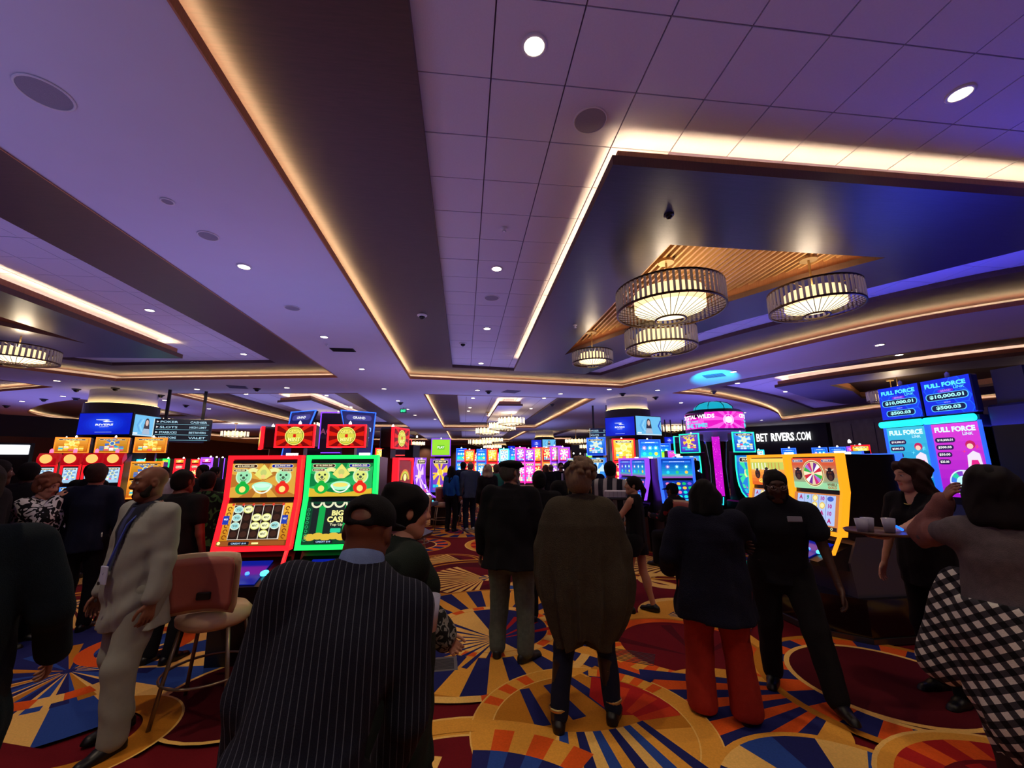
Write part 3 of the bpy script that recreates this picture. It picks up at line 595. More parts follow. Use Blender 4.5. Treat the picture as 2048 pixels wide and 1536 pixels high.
for px, py, Y, R in ((1023, 842, 22, .7), (1000, 852, 23, .6), (975, 862, 25, .7), (1012, 855, 26, .6), (960, 884, 36, 1), (985, 880, 40, 1), (985, 893, 46, 1), (690, 852, 24, .6), (650, 853, 22, .6), (790, 884, 40, 1), (830, 887, 44, 1), (315, 843, 26, .8), (470, 868, 30, .8), (1345, 857, 30, .9), (1152, 882, 38, 1), (1180, 893, 40, 1)):
    d = Fv + R2*((px-1024)/F_PX) + U2*((768-py)/F_PX); s = Y/d.y; z = EYE+d.z*s
    chandelier(d.x*s, Y, ceil_z(d.x*s, Y), R, min(z+.17, 4.4), min(z+.17, 4.4)-.34, FC[k], 20, 40 if k % 3 == 0 else 0, 'far chandeliers over the gaming floor', GLOWB); k += 1
# ------------------------------------------------------------------ drawings shown on the displays (width w, height h, centred)
SCR = attr_emit('lit_display', 1.15); SCRH = attr_emit('bright_display', 1.9)
GOLD = (232, 190, 60); LG = (250, 240, 150); WH = (255, 255, 255); BK = (10, 8, 12)
def meter(a, x0, y0, x1, y1, txt, col, edge=(235, 225, 190)):
    r = (y1-y0)/2*.98; a.rrect(x0, y0, x1, y1, r, edge); e = (y1-y0)*.12; a.rrect(x0+e, y0+e, x1-e, y1-e, r-e, col); a.text(txt, (x0+x1)/2, (y0+y1)/2, (y1-y0)*.5, (255, 240, 190), (x1-x0)*.72)
def art_mascot_top(w, h, green=False, amt='$4,000.00'):
    a = Art(); bg = (10, 120, 60) if green else (176, 110, 40)
    a.rect(-w/2, -h/2, w/2, h/2, bg); a.rays(0, -h*.05, 0, w*.7, 15, [(40, 170, 90) if green else (214, 160, 60), bg], 0, 360)
    a.rect(-w/2, h*.42, w/2, h/2, BK); q = Art
    if green: a.poly([(-w/2, -h/2), (w/2, -h/2), (w/2, -h*.28), (w*.3, -h*.34), (0, -h*.42), (-w*.3, -h*.34), (-w/2, -h*.26)], (214, 178, 50))
    for s in (-1, 1):                                                    # round lucky animals above money bags
        x = s*w*.31; a.disc(x, h*.06, w*.125, (200, 236, 190), 24); a.disc(x, h*.06, w*.105, (150, 220, 170) if not green else (214, 224, 120), 24)
        for t in (-1, 1): a.disc(x+t*w*.045, h*.1, w*.018, (40, 60, 50), 10); a.disc(x+t*w*.085, h*.2, w*.03, (190, 220, 160), 10)
        a.disc(x, h*.03, w*.025, (70, 90, 70), 10); a.ring(x, h*.04, w*.045, w*.055, (60, 90, 70), 200, 340, 8)
        c = (20, 170, 60) if s < 0 else (226, 40, 30); a.disc(x, -h*.26, w*.11, c, 24, h*.16); a.disc(x, -h*.28, w*.05, (240, 220, 120), 16); a.poly([(x-w*.05, -h*.12), (x+w*.05, -h*.12), (x+w*.03, -h*.06), (x-w*.03, -h*.06)], c)
        a.ring(s*w*.17, h*.02, w*.1, w*.16, (230, 230, 150), 60 if s > 0 else 60, 120, 8)
    a.poly([(-w*.14, h*.12), (-w*.05, h*.3), (0, h*.4), (w*.05, h*.3), (w*.14, h*.12), (w*.05, 0), (-w*.05, 0)], (226, 220, 110)); a.disc(0, h*.17, w*.05, (190, 200, 110), 16); a.disc(0, h*.06, w*.035, (240, 200, 120), 16)
    a.disc(0, -h*.2, w*.16, (170, 240, 200), 24, h*.12); a.ring(0, -h*.14, w*.13, w*.15, (240, 255, 230), 190, 350); a.disc(0, -h*.18, w*.12, (235, 220, 110) if green else (200, 250, 220), 20, h*.06)
    meter(a, -w*.46, h*.3, -w*.1, h*.4, '$10,000.00', (60, 30, 20)); meter(a, w*.12, h*.3, w*.46, h*.4, amt, (20, 30, 150))
    meter(a, -w*.46, h*.2, -w*.26, h*.27, '$250.00', (70, 50, 30)); meter(a, w*.28, h*.2, w*.46, h*.27, '$100.00', (70, 50, 30))
    return a
def art_mascot_low(w, h):
    a = Art(); a.rect(-w/2, -h/2, w/2, h/2, (120, 64, 20)); a.grad(-w/2, -h*.38, -w*.38, h*.48, (190, 120, 20), (240, 180, 60)); a.grad(w*.38, -h*.38, w/2, h*.48, (190, 120, 20), (240, 180, 60))
    for k in range(6):
        for s in (-1, 1): a.ring(s*w*.44, -h*.3+k*h*.13, w*.02, w*.035, (120, 60, 10), 0, 300, 8)
    a.rect(-w*.38, -h*.36, w*.38, h*.44, (225, 215, 200)); cw = w*.76/5
    sy = [(0, 1, 2), (0,), (1, 2), (1, 2, 3), (2,)]
    for c in range(5):
        x0 = -w*.38+c*cw+.004; x1 = x0+cw-.008; a.rect(x0, -h*.35, x1, h*.43, (34, 20, 16)); cx = (x0+x1)/2
        for r in range(4):
            cy = h*.33-r*h*.19
            if r in sy[c]: a.disc(cx, cy, cw*.48, (214, 236, 210) if c in (0, 4) else (226, 226, 130), 18, h*.09); a.disc(cx, cy, cw*.38, (150, 210, 210) if c in (0, 4) else (240, 240, 190), 18, h*.07); a.text('MINT' if c else 'YO', cx, cy, h*.05, (80, 80, 40), cw*.5)
            else: a.disc(cx, cy, cw*.35, (60, 34, 26), 12, h*.07)
    for c in range(6): a.disc(-w*.38+c*cw, h*.44, w*.02, (220, 60, 40), 10)
    for s in (-1, 1): a.rect(s*w*.44-w*.045, -h*.02, s*w*.44+w*.045, h*.18, (30, 60, 170)); a.text('WILD', s*w*.44, h*.1, h*.04, WH, w*.06)
    a.rect(-w/2, -h/2, w/2, -h*.4, (150, 80, 30)); a.rrect(-w*.32, -h*.49, -w*.02, -h*.41, .006, (20, 20, 30)); a.text('CREDIT $10', -w*.17, -h*.45, h*.04, (180, 220, 255), w*.22); a.disc(-w*.46, -h*.44, w*.025, LG, 12); a.rrect(w*.02, -h*.47, w*.12, -h*.43, .004, LG)
    return a
def art_cash_low(w, h):
    a = Art(); a.rect(-w/2, -h/2, w/2, h/2, (8, 60, 36)); a.rect(-w*.4, -h*.38, w*.42, h*.44, (20, 30, 30)); a.rect(-w*.3, -h*.38, -w*.2, h*.4, (10, 160, 70)); a.rect(w*.1, -h*.38, w*.2, h*.4, (10, 160, 70))
    for k in range(5): a.ring(-w*.35+k*w*.18, h*.48, w*.06, w*.09, (225, 225, 190), 180, 360, 10)
    for k in range(7): a.disc(-w*.38+k*w*.12, -h*.34+(k % 2)*.01, w*.09, (216, 180, 60), 14, h*.08)
    a.text('BIG', 0, h*.22, h*.13, LG, w*.18, .04); a.text('CASH', 0, h*.07, h*.14, LG, w*.3, .04); a.text('Top Up', 0, -h*.06, h*.07, (230, 225, 180), w*.2); a.rrect(-w*.08, -h*.24, w*.08, -h*.14, .008, (40, 200, 150))
    for k in range(8): a.ring(-w*.45, -h*.4+k*h*.1, w*.015, w*.026, (40, 150, 90), 0, 360, 10)
    a.rrect(-w*.3, -h*.48, -w*.02, -h*.41, .006, (20, 20, 30)); a.text('CREDIT $10', -w*.16, -h*.445, h*.04, (180, 220, 255), w*.22)
    return a
def art_coin_top(w, h):
    a = Art(); a.rect(-w/2, -h/2, w/2, h/2, (150, 14, 10)); a.rays(0, 0, h*.2, w*.7, 22, [(214, 30, 12), (120, 8, 8)], 0, 360)
    a.disc(0, 0, h*.46, (250, 240, 120), 32); a.disc(0, 0, h*.42, (120, 150, 40), 32); a.disc(0, 0, h*.39, (214, 206, 70), 32); a.rect(-h*.07, -h*.07, h*.07, h*.09, (214, 30, 20))
    a.text('FORTUNE', 0, h*.19, h*.17, (90, 90, 20), h*.74, .05); a.text('FORTUNE', 0, h*.2, h*.16, (252, 240, 120), h*.7, .03); a.text('MINT', 0, -h*.2, h*.22, (60, 110, 20), h*.64, .05); a.text('MINT', 0, -h*.19, h*.2, (252, 244, 140), h*.6, .03); return a
def art_coin_low(w, h):
    a = Art(); a.rect(-w/2, -h/2, w/2, h/2, (130, 20, 14)); a.ring(0, -h*.3, w*.22, w*.3, (190, 200, 50), 0, 180); a.ring(0, -h*.3, w*.3, w*.36, (220, 120, 30), 0, 180); a.disc(0, -h*.2, w*.12, LG, 20); a.rect(-w*.46, h*.2, -w*.3, h*.32, (120, 30, 30)); a.rect(w*.3, h*.2, w*.46, h*.32, (120, 30, 30)); return a
def beast(a, x, y, s, c=(36, 22, 26), horn=(236, 226, 200)):
    a.disc(x, y, s, c, 18, s*1.25); a.disc(x, y+s*.9, s*.62, c, 14); a.disc(x, y-s*.5, s*.5, (74, 44, 34), 12, s*.6)
    for t in (-1, 1): a.poly([(x+t*s*.4, y+s*.9), (x+t*s*.95, y+s*1.0), (x+t*s*1.0, y+s*1.45), (x+t*s*.8, y+s*1.15), (x+t*s*.45, y+s*1.12)], horn); a.disc(x+t*s*.25, y+s*.45, s*.07, (250, 120, 40), 8)
def art_beast_up(w, h):
    a = Art(); a.grad(-w/2, -h/2, w/2, h/2, (220, 90, 30), (250, 214, 90)); a.rect(-w/2, h*.1, w/2, h*.36, (190, 200, 90))
    for k in range(9): a.rect(-w*.45+k*w*.1, h*.08, -w*.42+k*w*.1, h*.34, (236, 240, 210) if k < 5 else (200, 150, 70))
    for x, s in ((0, .12), (-.28, .1), (.28, .1)): beast(a, x*w, -h*.08, s*w*.8)
    a.text('GOLD', 0, -h*.33, h*.15, (255, 226, 90), w*.5, .05); return a
def art_beast_wheel(w, h):
    a = Art(); a.grad(-w/2, -h/2, w/2, h/2, (120, 190, 150), (226, 60, 30)); a.rect(-w/2, -h/2, w/2, -h*.3, (150, 210, 160))
    for s in (-1, 1): beast(a, s*w*.36, -h*.04, w*.085); meter(a, s*w*.34-w*.13, h*.36, s*w*.34+w*.13, h*.45, '$500.11', (40, 40, 150))
    r = h*.43; a.disc(0, 0, r, (240, 230, 180), 36); a.disc(0, 0, r*.94, (120, 50, 60), 36); cs = [(200, 30, 50), (236, 236, 240), (110, 40, 140), (220, 200, 170), (200, 40, 110), (170, 110, 200), (50, 170, 70), (240, 225, 190)]
    a.rays(0, 0, .01, r*.84, 16, cs, 11, 371); a.ring(0, 0, r*.84, r*.88, (250, 230, 120)); a.disc(0, 0, r*.14, (240, 210, 160), 16)
    a.text('WHEELS', w*.38, -h*.34, h*.08, (110, 60, 20), w*.2, .04); a.text('GOLD', w*.38, -h*.43, h*.08, (180, 90, 20), w*.18, .04); return a
def art_beast_low(w, h, seed=1):
    a = Art(); r = random.Random(seed); a.rect(-w/2, -h/2, w/2, h/2, (200, 120, 60)); a.rect(-w*.42, -h*.36, w*.42, h*.46, (170, 190, 235)); cw = w*.84/5
    for c in range(5):
        a.rect(-w*.42+c*cw-.002, -h*.36, -w*.42+c*cw+.002, h*.46, (90, 90, 130))
        for k in range(4):
            x = -w*.42+(c+.5)*cw; y = h*.36-k*h*.2; t = r.randint(0, 5)
            if t == 0: a.disc(x, y, cw*.36, (226, 190, 80), 14); a.disc(x, y, cw*.25, (250, 230, 170), 14)
            elif t == 1: a.text('A', x, y, h*.13, (170, 40, 110), None, .05)
            elif t == 2: a.text('10', x, y, h*.12, (170, 60, 150), None, .05)
            elif t == 3: a.text('9', x, y, h*.13, (30, 150, 130), None, .05)
            elif t == 4: a.disc(x, y, cw*.4, (60, 90, 190), 12, h*.07)
            else: a.disc(x, y, cw*.42, (120, 80, 60), 12, h*.05); a.disc(x+cw*.1, y+h*.02, cw*.2, (200, 150, 100), 10)
    a.rect(-w/2, -h/2, w/2, -h*.4, (30, 20, 20)); a.poly([(0, -h*.48), (-w*.03, -h*.43), (w*.03, -h*.43)], WH); a.ring(w*.4, -h*.45, .008, .014, LG, n=12); return a
def art_sea_up(w, h, pal=0):
    a = Art(); c0, c1 = [((10, 60, 190), (30, 200, 220)), ((70, 40, 190), (40, 140, 230))][pal]; a.grad(-w/2, -h/2, w/2, h/2, c1, c0)
    a.grad(-w/2, -h/2, w/2, -h*.3, (170, 60, 190), (60, 190, 160), 4)
    for k in range(3): x = (-.3+.3*k)*w; c = [(190, 120, 230), (120, 230, 255), (90, 240, 210)][k]; a.star(x, h*.12, h*.06, h*.14, 8, c); a.disc(x, h*.12, h*.05, WH, 10); a.disc(x, -h*.18, h*.09, [(40, 220, 240), (60, 200, 120), (240, 200, 60)][k], 14)
    a.rect(-w*.45, h*.36, w*.45, h*.44, (60, 130, 240)); a.text('JACKPOTS', 0, h*.4, h*.05, WH, w*.5); return a
def art_sea_low(w, h, seed=2):
    a = Art(); r = random.Random(seed); a.rect(-w/2, -h/2, w/2, h/2, (20, 50, 160)); cw = w*.88/5
    for c in range(5):
        for k in range(4):
            x = -w*.44+(c+.5)*cw; y = h*.34-k*h*.21; a.disc(x, y, cw*.38, r.choice([(20, 190, 110), (40, 150, 250), (240, 190, 50), (230, 120, 180), (20, 220, 220), (120, 80, 230)]), 10, h*.075)
    a.rect(-w*.45, -h*.48, w*.45, -h*.42, (60, 200, 250)); return a
def art_generic(w, h, c0, c1, c2, seed=0, words=None):
    a = Art(); r = random.Random(seed); a.grad(-w/2, -h/2, w/2, h/2, c0, c1); a.rays(0, h*.12, h*.05, min(w, h)*.42, 12, [c2, c1], 0, 360); a.disc(0, h*.12, min(w, h)*.17, LG, 16); a.disc(0, h*.12, min(w, h)*.12, c2, 16)
    n = 5 if w > .4 else 4
    for c in range(n):
        for k in range(3 if h > .3 else 2):
            x = -w*.4+(c+.5)*w*.8/n; y = -h*.14-k*h*.11; a.rect(x-w*.07, y-h*.045, x+w*.07, y+h*.045, r.choice([c2, LG, WH, c1, (40, 190, 220), (240, 80, 120)]))
    meter(a, -w*.42, h*.36, w*.42, h*.46, words or '$8,888.88', (30, 20, 30)); return a
# ------------------------------------------------------------------ one gaming machine
CAB = mat('black_cabinet', (20, 18, 24), .32, spec=.6); CABG = mat('grey_cabinet', (96, 92, 108), .4, metal=.3); CHR = mat('chrome_trim', (190, 190, 200), .18, metal=.9)
def led(rgb, s=2.2): return emat('led_%d_%d_%d_%d' % (*rgb, int(s*10)), rgb, s)
_AM = {}
def amesh(key, fn):
    if key not in _AM: _AM[key] = fn().mesh(); _AM[key].materials.append(SCR)
    return _AM[key]
GM = {}
def machine(x, y, rz, w, up, low, col, label, group, topper=None, tcol=None, beacon=True, s=2.2, full=True, base=0.0):
    """twin landscape screens in a light frame; front faces local -y"""
    t = empty('slot_machine', (x, y, base), rz, label, 'slot machine', group); hw = w/2; L = led(col, s)
    key = ('mach', round(w, 2), full, base)
    if key not in GM:
        b1 = max(.12, base); A = MB(); A.prism_x([(.5, b1), (.5, 1.78), (.02, 1.79), (.02, 1.4), (-.07, .97), (.1, .9), (.12, b1)], -hw+.012, hw-.012); cab = A.mesh(); cab.materials.append(CAB)
        A = MB(); A.prism_x([(-.36, .70), (-.38, .74), (.06, .90), (.12, .90), (.12, .62), (-.2, .66)], -hw+.03, hw-.03); dk = A.mesh(); dk.materials.append(CAB)
        A = MB(); A.prism_x([(-.02, base), (.56, base), (.56, .96), (.06, .96), (-.05, .72)], -hw+.006, hw-.006); pl = A.mesh(); pl.materials.append(CABG if base else CAB)
        A = MB(); f = .034                                     # light frame follows the knee
        for sx in (-1, 1):
            xa, xb = sorted((sx*hw, sx*(hw-f))); A.prism_x([(.07, 1.80), (-.02, 1.80), (-.02, 1.4), (-.125, .965), (-.04, .965), (.07, 1.4)], xa, xb)
        A.box(-hw, -.02, 1.765, hw, .07, 1.80); A.prism_x([(-.125, .965), (-.04, .965), (-.03, .998), (-.115, 1.0)], -hw, hw); fr = A.mesh()
        GM[key] = (cab, dk, pl, fr)
    cab, dk, pl, fr = GM[key]
    c = link('cabinet', cab, t); link('pedestal', pl, t); d = link('button_deck', dk, t)
    fk = (key, col, s)
    if fk not in GM: m2 = fr.copy(); m2.materials.append(L); GM[fk] = m2
    link('light_frame', GM[fk], t)
    sw = w-.085
    u = link('upper_screen', amesh(('u', up, round(w, 2)), lambda: ARTS[up](sw, .335)), t, None, (0, -.006, 1.585))
    l = link('lower_screen', amesh(('l', low, round(w, 2)), lambda: ARTS[low](sw, .375)), t, None, (0, -.055, 1.19), (-.235, 0, 0))
    if full:
        MB().prism_x([(-.36, .752), (-.06, .868), (-.065, .875), (-.365, .759)], -hw*.55, hw*.55).build('deck_glass', mat('deck_glass', (6, 8, 24), .15, emit=(20, 40, 200), es=.5), d)
        for k, (bx, bc) in enumerate(((-.16, (60, 120, 255)), (-.05, (60, 120, 255)), (.06, (60, 120, 255)), (.2, (70, 220, 255)))):
            MB().lathe([(.035 if k == 3 else .018, 0), (.032 if k == 3 else .016, .014), (.001, .016)], 16, cap=False).build('button', led(bc, 3), d, (bx, -.24, .806), (.37, 0, 0), smooth=True)
        MB().prism_x([(-.13, .965), (-.10, .965), (-.2, .80), (-.23, .80)], hw-.03, hw-.005).build('deck_strut', L, t)
        MB().box(-hw+.05, .0, .56, hw-.05, .022, .575).build('belly_light', L, t)
    if topper:
        tc = led(tcol or col, s); ta, th, tz = topper
        MB().box(-.08, .2, 1.78, .08, .34, tz).build('topper_neck', CAB, t)
        b = MB().bbox(-hw+.01, .1, tz, hw-.01, .3, tz+th, .02).build('topper', CAB, t)
        A = MB(); e = .02; A.box(-hw, .07, tz, hw, .11, tz+e); A.box(-hw, .07, tz+th-e, hw, .11, tz+th); A.box(-hw, .07, tz+e, -hw+e, .11, tz+th-e); A.box(hw-e, .07, tz+e, hw, .11, tz+th-e); A.build('topper_light', tc, t)
        link('topper_screen', amesh(('t', ta, round(w, 2), th), lambda: ARTS[ta](w-.05, th-.05)), t, None, (0, .068, tz+th/2))
    if base:
        for ch in KIDS(t): ch.location.z -= base
    if beacon:
        zt_ = topper[2]+topper[1] if topper else 1.78
        MB().box(-.05, -.02, 0, .05, .02, .045).build('lamp_bar', led((255, 250, 240), 5), t, (hw*.45, .2, zt_-base)) if not topper else MB().lathe([(.018, 0), (.02, .03), (.001, .06)], 10, cap=False).build('beacon', led((255, 250, 240), 5), t, (0, .22, zt_), smooth=True)
    return t
def curved(x, y, rz, w, art, top, col, label, group, h=2.4, beacon=True, s=2.2):
    """tall portrait machine with a J curved screen"""
    t = empty('slot_machine', (x, y, 0), rz, label, 'slot machine', group); hw = w/2; L = led(col, s)
    P = [(-.30, .92), (-.2, .97), (-.1, 1.06), (-.03, 1.2), (.0, 1.36), (.01, 1.6), (-.01, 1.85)]
    pr = P+[(.12, 1.86), (.16, 1.3), (.1, .95), (0, .8), (-.25, .84)]
    MB().prism_x(pr, -hw+.02, hw-.02).build('screen_shell', CAB, t); MB().bbox(-hw+.04, -.1, 0, hw-.04, .5, .86, .03).build('pedestal', CAB, t)
    MB().prism_x([(.1, .86), (.1, h-.2), (.3, h-.2), (.42, .86)], -hw*.6, hw*.6).build('spine', CAB, t)
    MB().bbox(-hw+.03, -.42, .74, hw-.03, -.05, .84, .02).build('button_deck', CABG, t); MB().lathe([(.04, .84), (.036, .86), (.001, .862)], 14, cx=.1, cy=-.3, cap=False).build('button', led((60, 200, 255), 3), t, smooth=True)
    A = MB()
    for sx in (-1, 1): A.tube([(sx*hw, p[0]-.015, p[1]) for p in P], .014, 6)
    A.build('light_edge', L, t)
    w2 = w-.05; ys = [0]
    for i in range(1, len(P)): ys.append(ys[-1]+hypot(P[i][0]-P[i-1][0], P[i][1]-P[i-1][1]))
    def bend(px, py, pz):
        d = (py+.5)*ys[-1]
        for i in range(1, len(P)):
            if d <= ys[i] or i == len(P)-1:
                q = (d-ys[i-1])/(ys[i]-ys[i-1]); yy = P[i-1][0]+(P[i][0]-P[i-1][0])*q; zz = P[i-1][1]+(P[i][1]-P[i-1][1])*q; break
        return (px*w2, yy-.006-pz*4, zz)
    def mk():
        a = ARTS[art](1, 1); return a
    k = ('curve', art, round(w, 2))
    if k not in _AM: _AM[k] = mk().mesh(bend); _AM[k].materials.append(SCR)
    link('curved_screen', _AM[k], t)
    th = h-1.95
    if top:
        b = MB().bbox(-hw+.01, .02, 1.92, hw-.01, .2, h-.02, .02).build('topper', CAB, t); A = MB(); e = .02; A.box(-hw, -.0, 1.92, hw, .03, 1.92+e); A.box(-hw, 0, h-e, hw, .03, h); A.box(-hw, 0, 1.92, -hw+e, .03, h); A.box(hw-e, 0, 1.92, hw, .03, h); A.build('topper_light', L, t)
        link('topper_screen', amesh(('t', top, round(w, 2), th), lambda: ARTS[top](w-.05, th-.03)), t, None, (0, -.002, 1.92+(h-1.92)/2))
    if beacon: MB().lathe([(.02, 0), (.02, .03), (.001, .055)], 12, cap=False).build('beacon', led((255, 250, 240), 5), t, (0, .1, h-.02), smooth=True)
    return t
ARTS = {
 'luck_a': lambda w, h: art_mascot_top(w, h), 'luck_b': lambda w, h: art_mascot_top(w, h, True, '$800.00'), 'luck_low': art_mascot_low, 'cash_low': art_cash_low,
 'coin_top': art_coin_top, 'coin_low': art_coin_low, 'beast_up': art_beast_up, 'beast_wheel': art_beast_wheel, 'beast_low': art_beast_low, 'beast_low2': lambda w, h: art_beast_low(w, h, 4),
 'sea_up': art_sea_up, 'sea_up2': lambda w, h: art_sea_up(w, h, 1), 'sea_low': art_sea_low, 'sea_low2': lambda w, h: art_sea_low(w, h, 9),
 'gold': lambda w, h: art_generic(w, h, (190, 90, 20), (240, 170, 50), (250, 230, 110), 1), 'gold2': lambda w, h: art_generic(w, h, (170, 110, 20), (220, 150, 40), (60, 110, 190), 2),
 'red': lambda w, h: art_generic(w, h, (150, 10, 30), (220, 40, 50), (255, 200, 120), 3), 'pale': lambda w, h: art_generic(w, h, (150, 190, 220), (190, 220, 240), (120, 160, 200), 4),
 'green': lambda w, h: art_generic(w, h, (20, 120, 60), (110, 200, 60), (250, 230, 90), 5), 'purple': lambda w, h: art_generic(w, h, (90, 30, 170), (150, 80, 230), (240, 200, 255), 6),
 'blue': lambda w, h: art_generic(w, h, (20, 60, 180), (60, 150, 240), (200, 230, 255), 7), 'cyan': lambda w, h: art_generic(w, h, (20, 150, 180), (90, 220, 240), (255, 250, 210), 8),
 'pink': lambda w, h: art_generic(w, h, (190, 20, 120), (240, 90, 190), (255, 220, 250), 9), 'lime': lambda w, h: Art().rect(-w/2, -h/2, w/2, h/2, (150, 220, 50)).rect(-w*.2, -h*.15, w*.2, h*.15, (110, 190, 40)).text('PLAY', 0, 0, h*.14, WH),
 'orange': lambda w, h: art_generic(w, h, (220, 70, 20), (250, 140, 40), (255, 220, 130), 10), 'dark': lambda w, h: Art().rect(-w/2, -h/2, w/2, h/2, (22, 10, 24)).text('JACKPOT', 0, 0, h*.2, (120, 60, 90)),
 'eagle': lambda w, h: art_generic(w, h, (40, 60, 190), (120, 60, 190), (250, 200, 60), 11), 'meter': lambda w, h: Art().rect(-w/2, -h/2, w/2, h/2, (20, 90, 190)).text('PROGRESSIVE', 0, h*.25, h*.14, WH, w*.7).rrect(-w*.42, -h*.25, w*.42, h*.12, h*.1, (10, 20, 40)).text('$9,999.00', 0, -h*.07, h*.17, WH, w*.7),
}
for _k in list(ARTS): ARTS[_k] = (lambda f: (lambda w, h: f(w, h).clip(w, h)))(ARTS[_k])
RED = (255, 22, 34); GRN = (20, 235, 90); ORG = (255, 150, 24); BLUE = (40, 90, 255); PRP = (130, 60, 255); CYN = (40, 220, 255); TEAL = (30, 230, 180)
at = lambda X, Y: (X, Y)
# ---- front bank left of the walkway: two machines towards the camera, twins behind with toppers
machine(-1.86, 4.2, -.03, .66, 'luck_a', 'luck_low', RED, 'slot machine with red light frame and pale lucky animals on screen', 'near slot machines left of the walkway', s=2.0)
machine(-1.155, 4.18, -.03, .66, 'luck_b', 'cash_low', GRN, 'slot machine with green light frame showing a big cash game', 'near slot machines left of the walkway', s=2.0)
machine(-2.23, 5.7, 0, .50, 'coin_low', 'coin_low', RED, 'red framed slot machine whose gold coin topper stands behind the red machine', 'gold coin topper machines', topper=('coin_top', .31, 1.93), full=False)
machine(-1.57, 5.7, 0, .50, 'coin_low', 'coin_low', RED, 'red framed slot machine whose gold coin topper stands behind the green machine', 'gold coin topper machines', topper=('coin_top', .31, 1.93), full=False)
machine(-2.98, 6.3, -1.1, .50, 'coin_low', 'coin_low', RED, 'red framed machine turned away at the end by the grey suit side', 'gold coin topper machines', topper=('coin_top', .31, 1.93), full=False)
machine(-.86, 6.3, 1.25, .50, 'coin_low', 'coin_low', RED, 'red framed machine turned to the walkway behind the green machine', 'gold coin topper machines', topper=('coin_top', .31, 1.93), full=False)
# blue winged toppers behind them
def wing_sign(x, y, rz, label):
    t = empty('winged_topper_sign', (x, y, 0), rz, label, 'sign', 'blue winged toppers'); MB().bbox(-.2, .02, 0, .2, .4, 2.0, .03).build('pedestal', CAB, t)
    M = Matrix.Translation((0, 0, 2.3)) @ Matrix.Rotation(-.25, 4, 'X')
    A = MB(); A.add([M @ Vector(p) for p in ((-.2, 0, -.45), (.2, 0, -.45), (.33, 0, .4), (-.33, 0, .4), (-.2, .05, -.45), (.2, .05, -.45), (.33, .05, .4), (-.33, .05, .4))], [(0, 1, 2, 3), (7, 6, 5, 4), (0, 4, 5, 1), (1, 5, 6, 2), (2, 6, 7, 3), (3, 7, 4, 0)]).build('wing', CAB, t)
    A = MB().tube([M @ Vector(p) for p in ((-.2, -.01, -.45), (-.33, -.01, .4), (.33, -.01, .4), (.2, -.01, -.45))], .014, 6).build('light_edge', led(BLUE, 2.6), t)
    a = Art(); a.poly([(-.19, -.44), (.19, -.44), (.31, .38), (-.31, .38)], (20, 26, 90)); a.rrect(-.24, .22, .24, .33, .05, (60, 60, 140)); a.text('GRAND', 0, .275, .05, WH); a.text('Dragon', 0, .05, .16, (150, 190, 255), .44, shear=.2); a.text('Dancing', 0, -.13, .12, (120, 160, 255), .34, shear=.2)
    a.build('wing_screen', SCR, t, fn=lambda px, py, pz: tuple(M @ Vector((px, -.012-pz, py))))
wing_sign(-3.05, 8.0, -.55, 'tall blue lit winged sign topper nearer the gold coin topper pair'); wing_sign(-1.95, 8.0, .6, 'second blue lit winged sign topper angled the other way')
curved(-2.5, 8.4, 0, .6, 'blue', 'dark', PRP, 'dark topped machine with purple light sprays between the winged signs', None, 2.72, s=1.6)
# machines along the walkway farther on
curved(-1.66, 11.3, .12, .54, 'cyan', 'dark', (255, 60, 60), 'portrait screen machine with red topper edge behind the seated couple', 'tall curved machines by the walkway', 2.35)
curved(-1.05, 10.2, 1.15, .5, 'purple', None, PRP, 'purple edged curved machine turned side on beyond the couple', 'tall curved machines by the walkway', 2.35)
curved(-.68, 12.4, .05, .56, 'eagle', 'lime', PRP, 'purple framed machine with bright green topper at the aisle end', 'tall curved machines by the walkway', 2.43)
curved(-1.9, 13.2, .05, .56, 'orange', 'orange', (255, 80, 40), 'orange lit machine behind the portrait screen machine', 'tall curved machines by the walkway', 2.35)
# ---- blue pod right of the curly haired woman
machine(3.66, 9.2, pi/2*-.93, .62, 'sea_up2', 'sea_low2', PRP, 'purple edged machine seen sideways, the farther one beside the waitress', 'blue screened pod behind the waitress', full=False, s=1.8)
machine(3.64, 8.45, pi/2*-.93, .62, 'sea_up', 'sea_low', PRP, 'purple edged machine seen sideways, next to the wide blue one', 'blue screened pod behind the waitress', full=False, s=1.8)
machine(4.0, 7.55, -.12, .66, 'sea_up', 'sea_low2', BLUE, 'wide blue framed machine with ocean game before the seated player', 'blue screened pod behind the waitress', s=2.0)
# ---- pair with orange frames facing the walkway
machine(3.86, 4.98, -pi/2, .68, 'beast_up', 'beast_low', ORG, 'orange framed machine with three dark horned beasts on screen', 'orange framed machines by the navy sweater', s=1.5, base=.4)
machine(3.86, 4.26, -pi/2, .68, 'beast_wheel', 'beast_low2', ORG, 'orange framed machine showing a big prize wheel', 'orange framed machines by the navy sweater', s=1.5, base=.4)
machine(4.98, 4.6, pi/2, .68, 'blue', 'blue', BLUE, 'back to back black machine behind the orange framed pair', None, full=False, base=.4)
# polished black platform under them
t = empty('machine_platform', (4.3, 4.5, 0), 0, 'polished black platform under the orange framed machines', 'platform')
pf = [(-.74, -.28), (-.42, -.62), (1.15, -.62), (1.45, -.3), (1.45, 1.0), (-.74, 1.0)]
MB().prism_z(pf, .05, .39).build('platform_body', mat('gloss_black', (10, 10, 12), .12, spec=.8), t); MB().prism_z(offset_poly(pf, .012), .385, .4).build('platform_top', mat('gloss_black', (10, 10, 12), .12, spec=.8), t)
MB().prism_z(offset_poly(pf, .02), 0, .055).build('kick_strip', mat('brushed_strip', (90, 88, 92), .3, metal=.8), t)
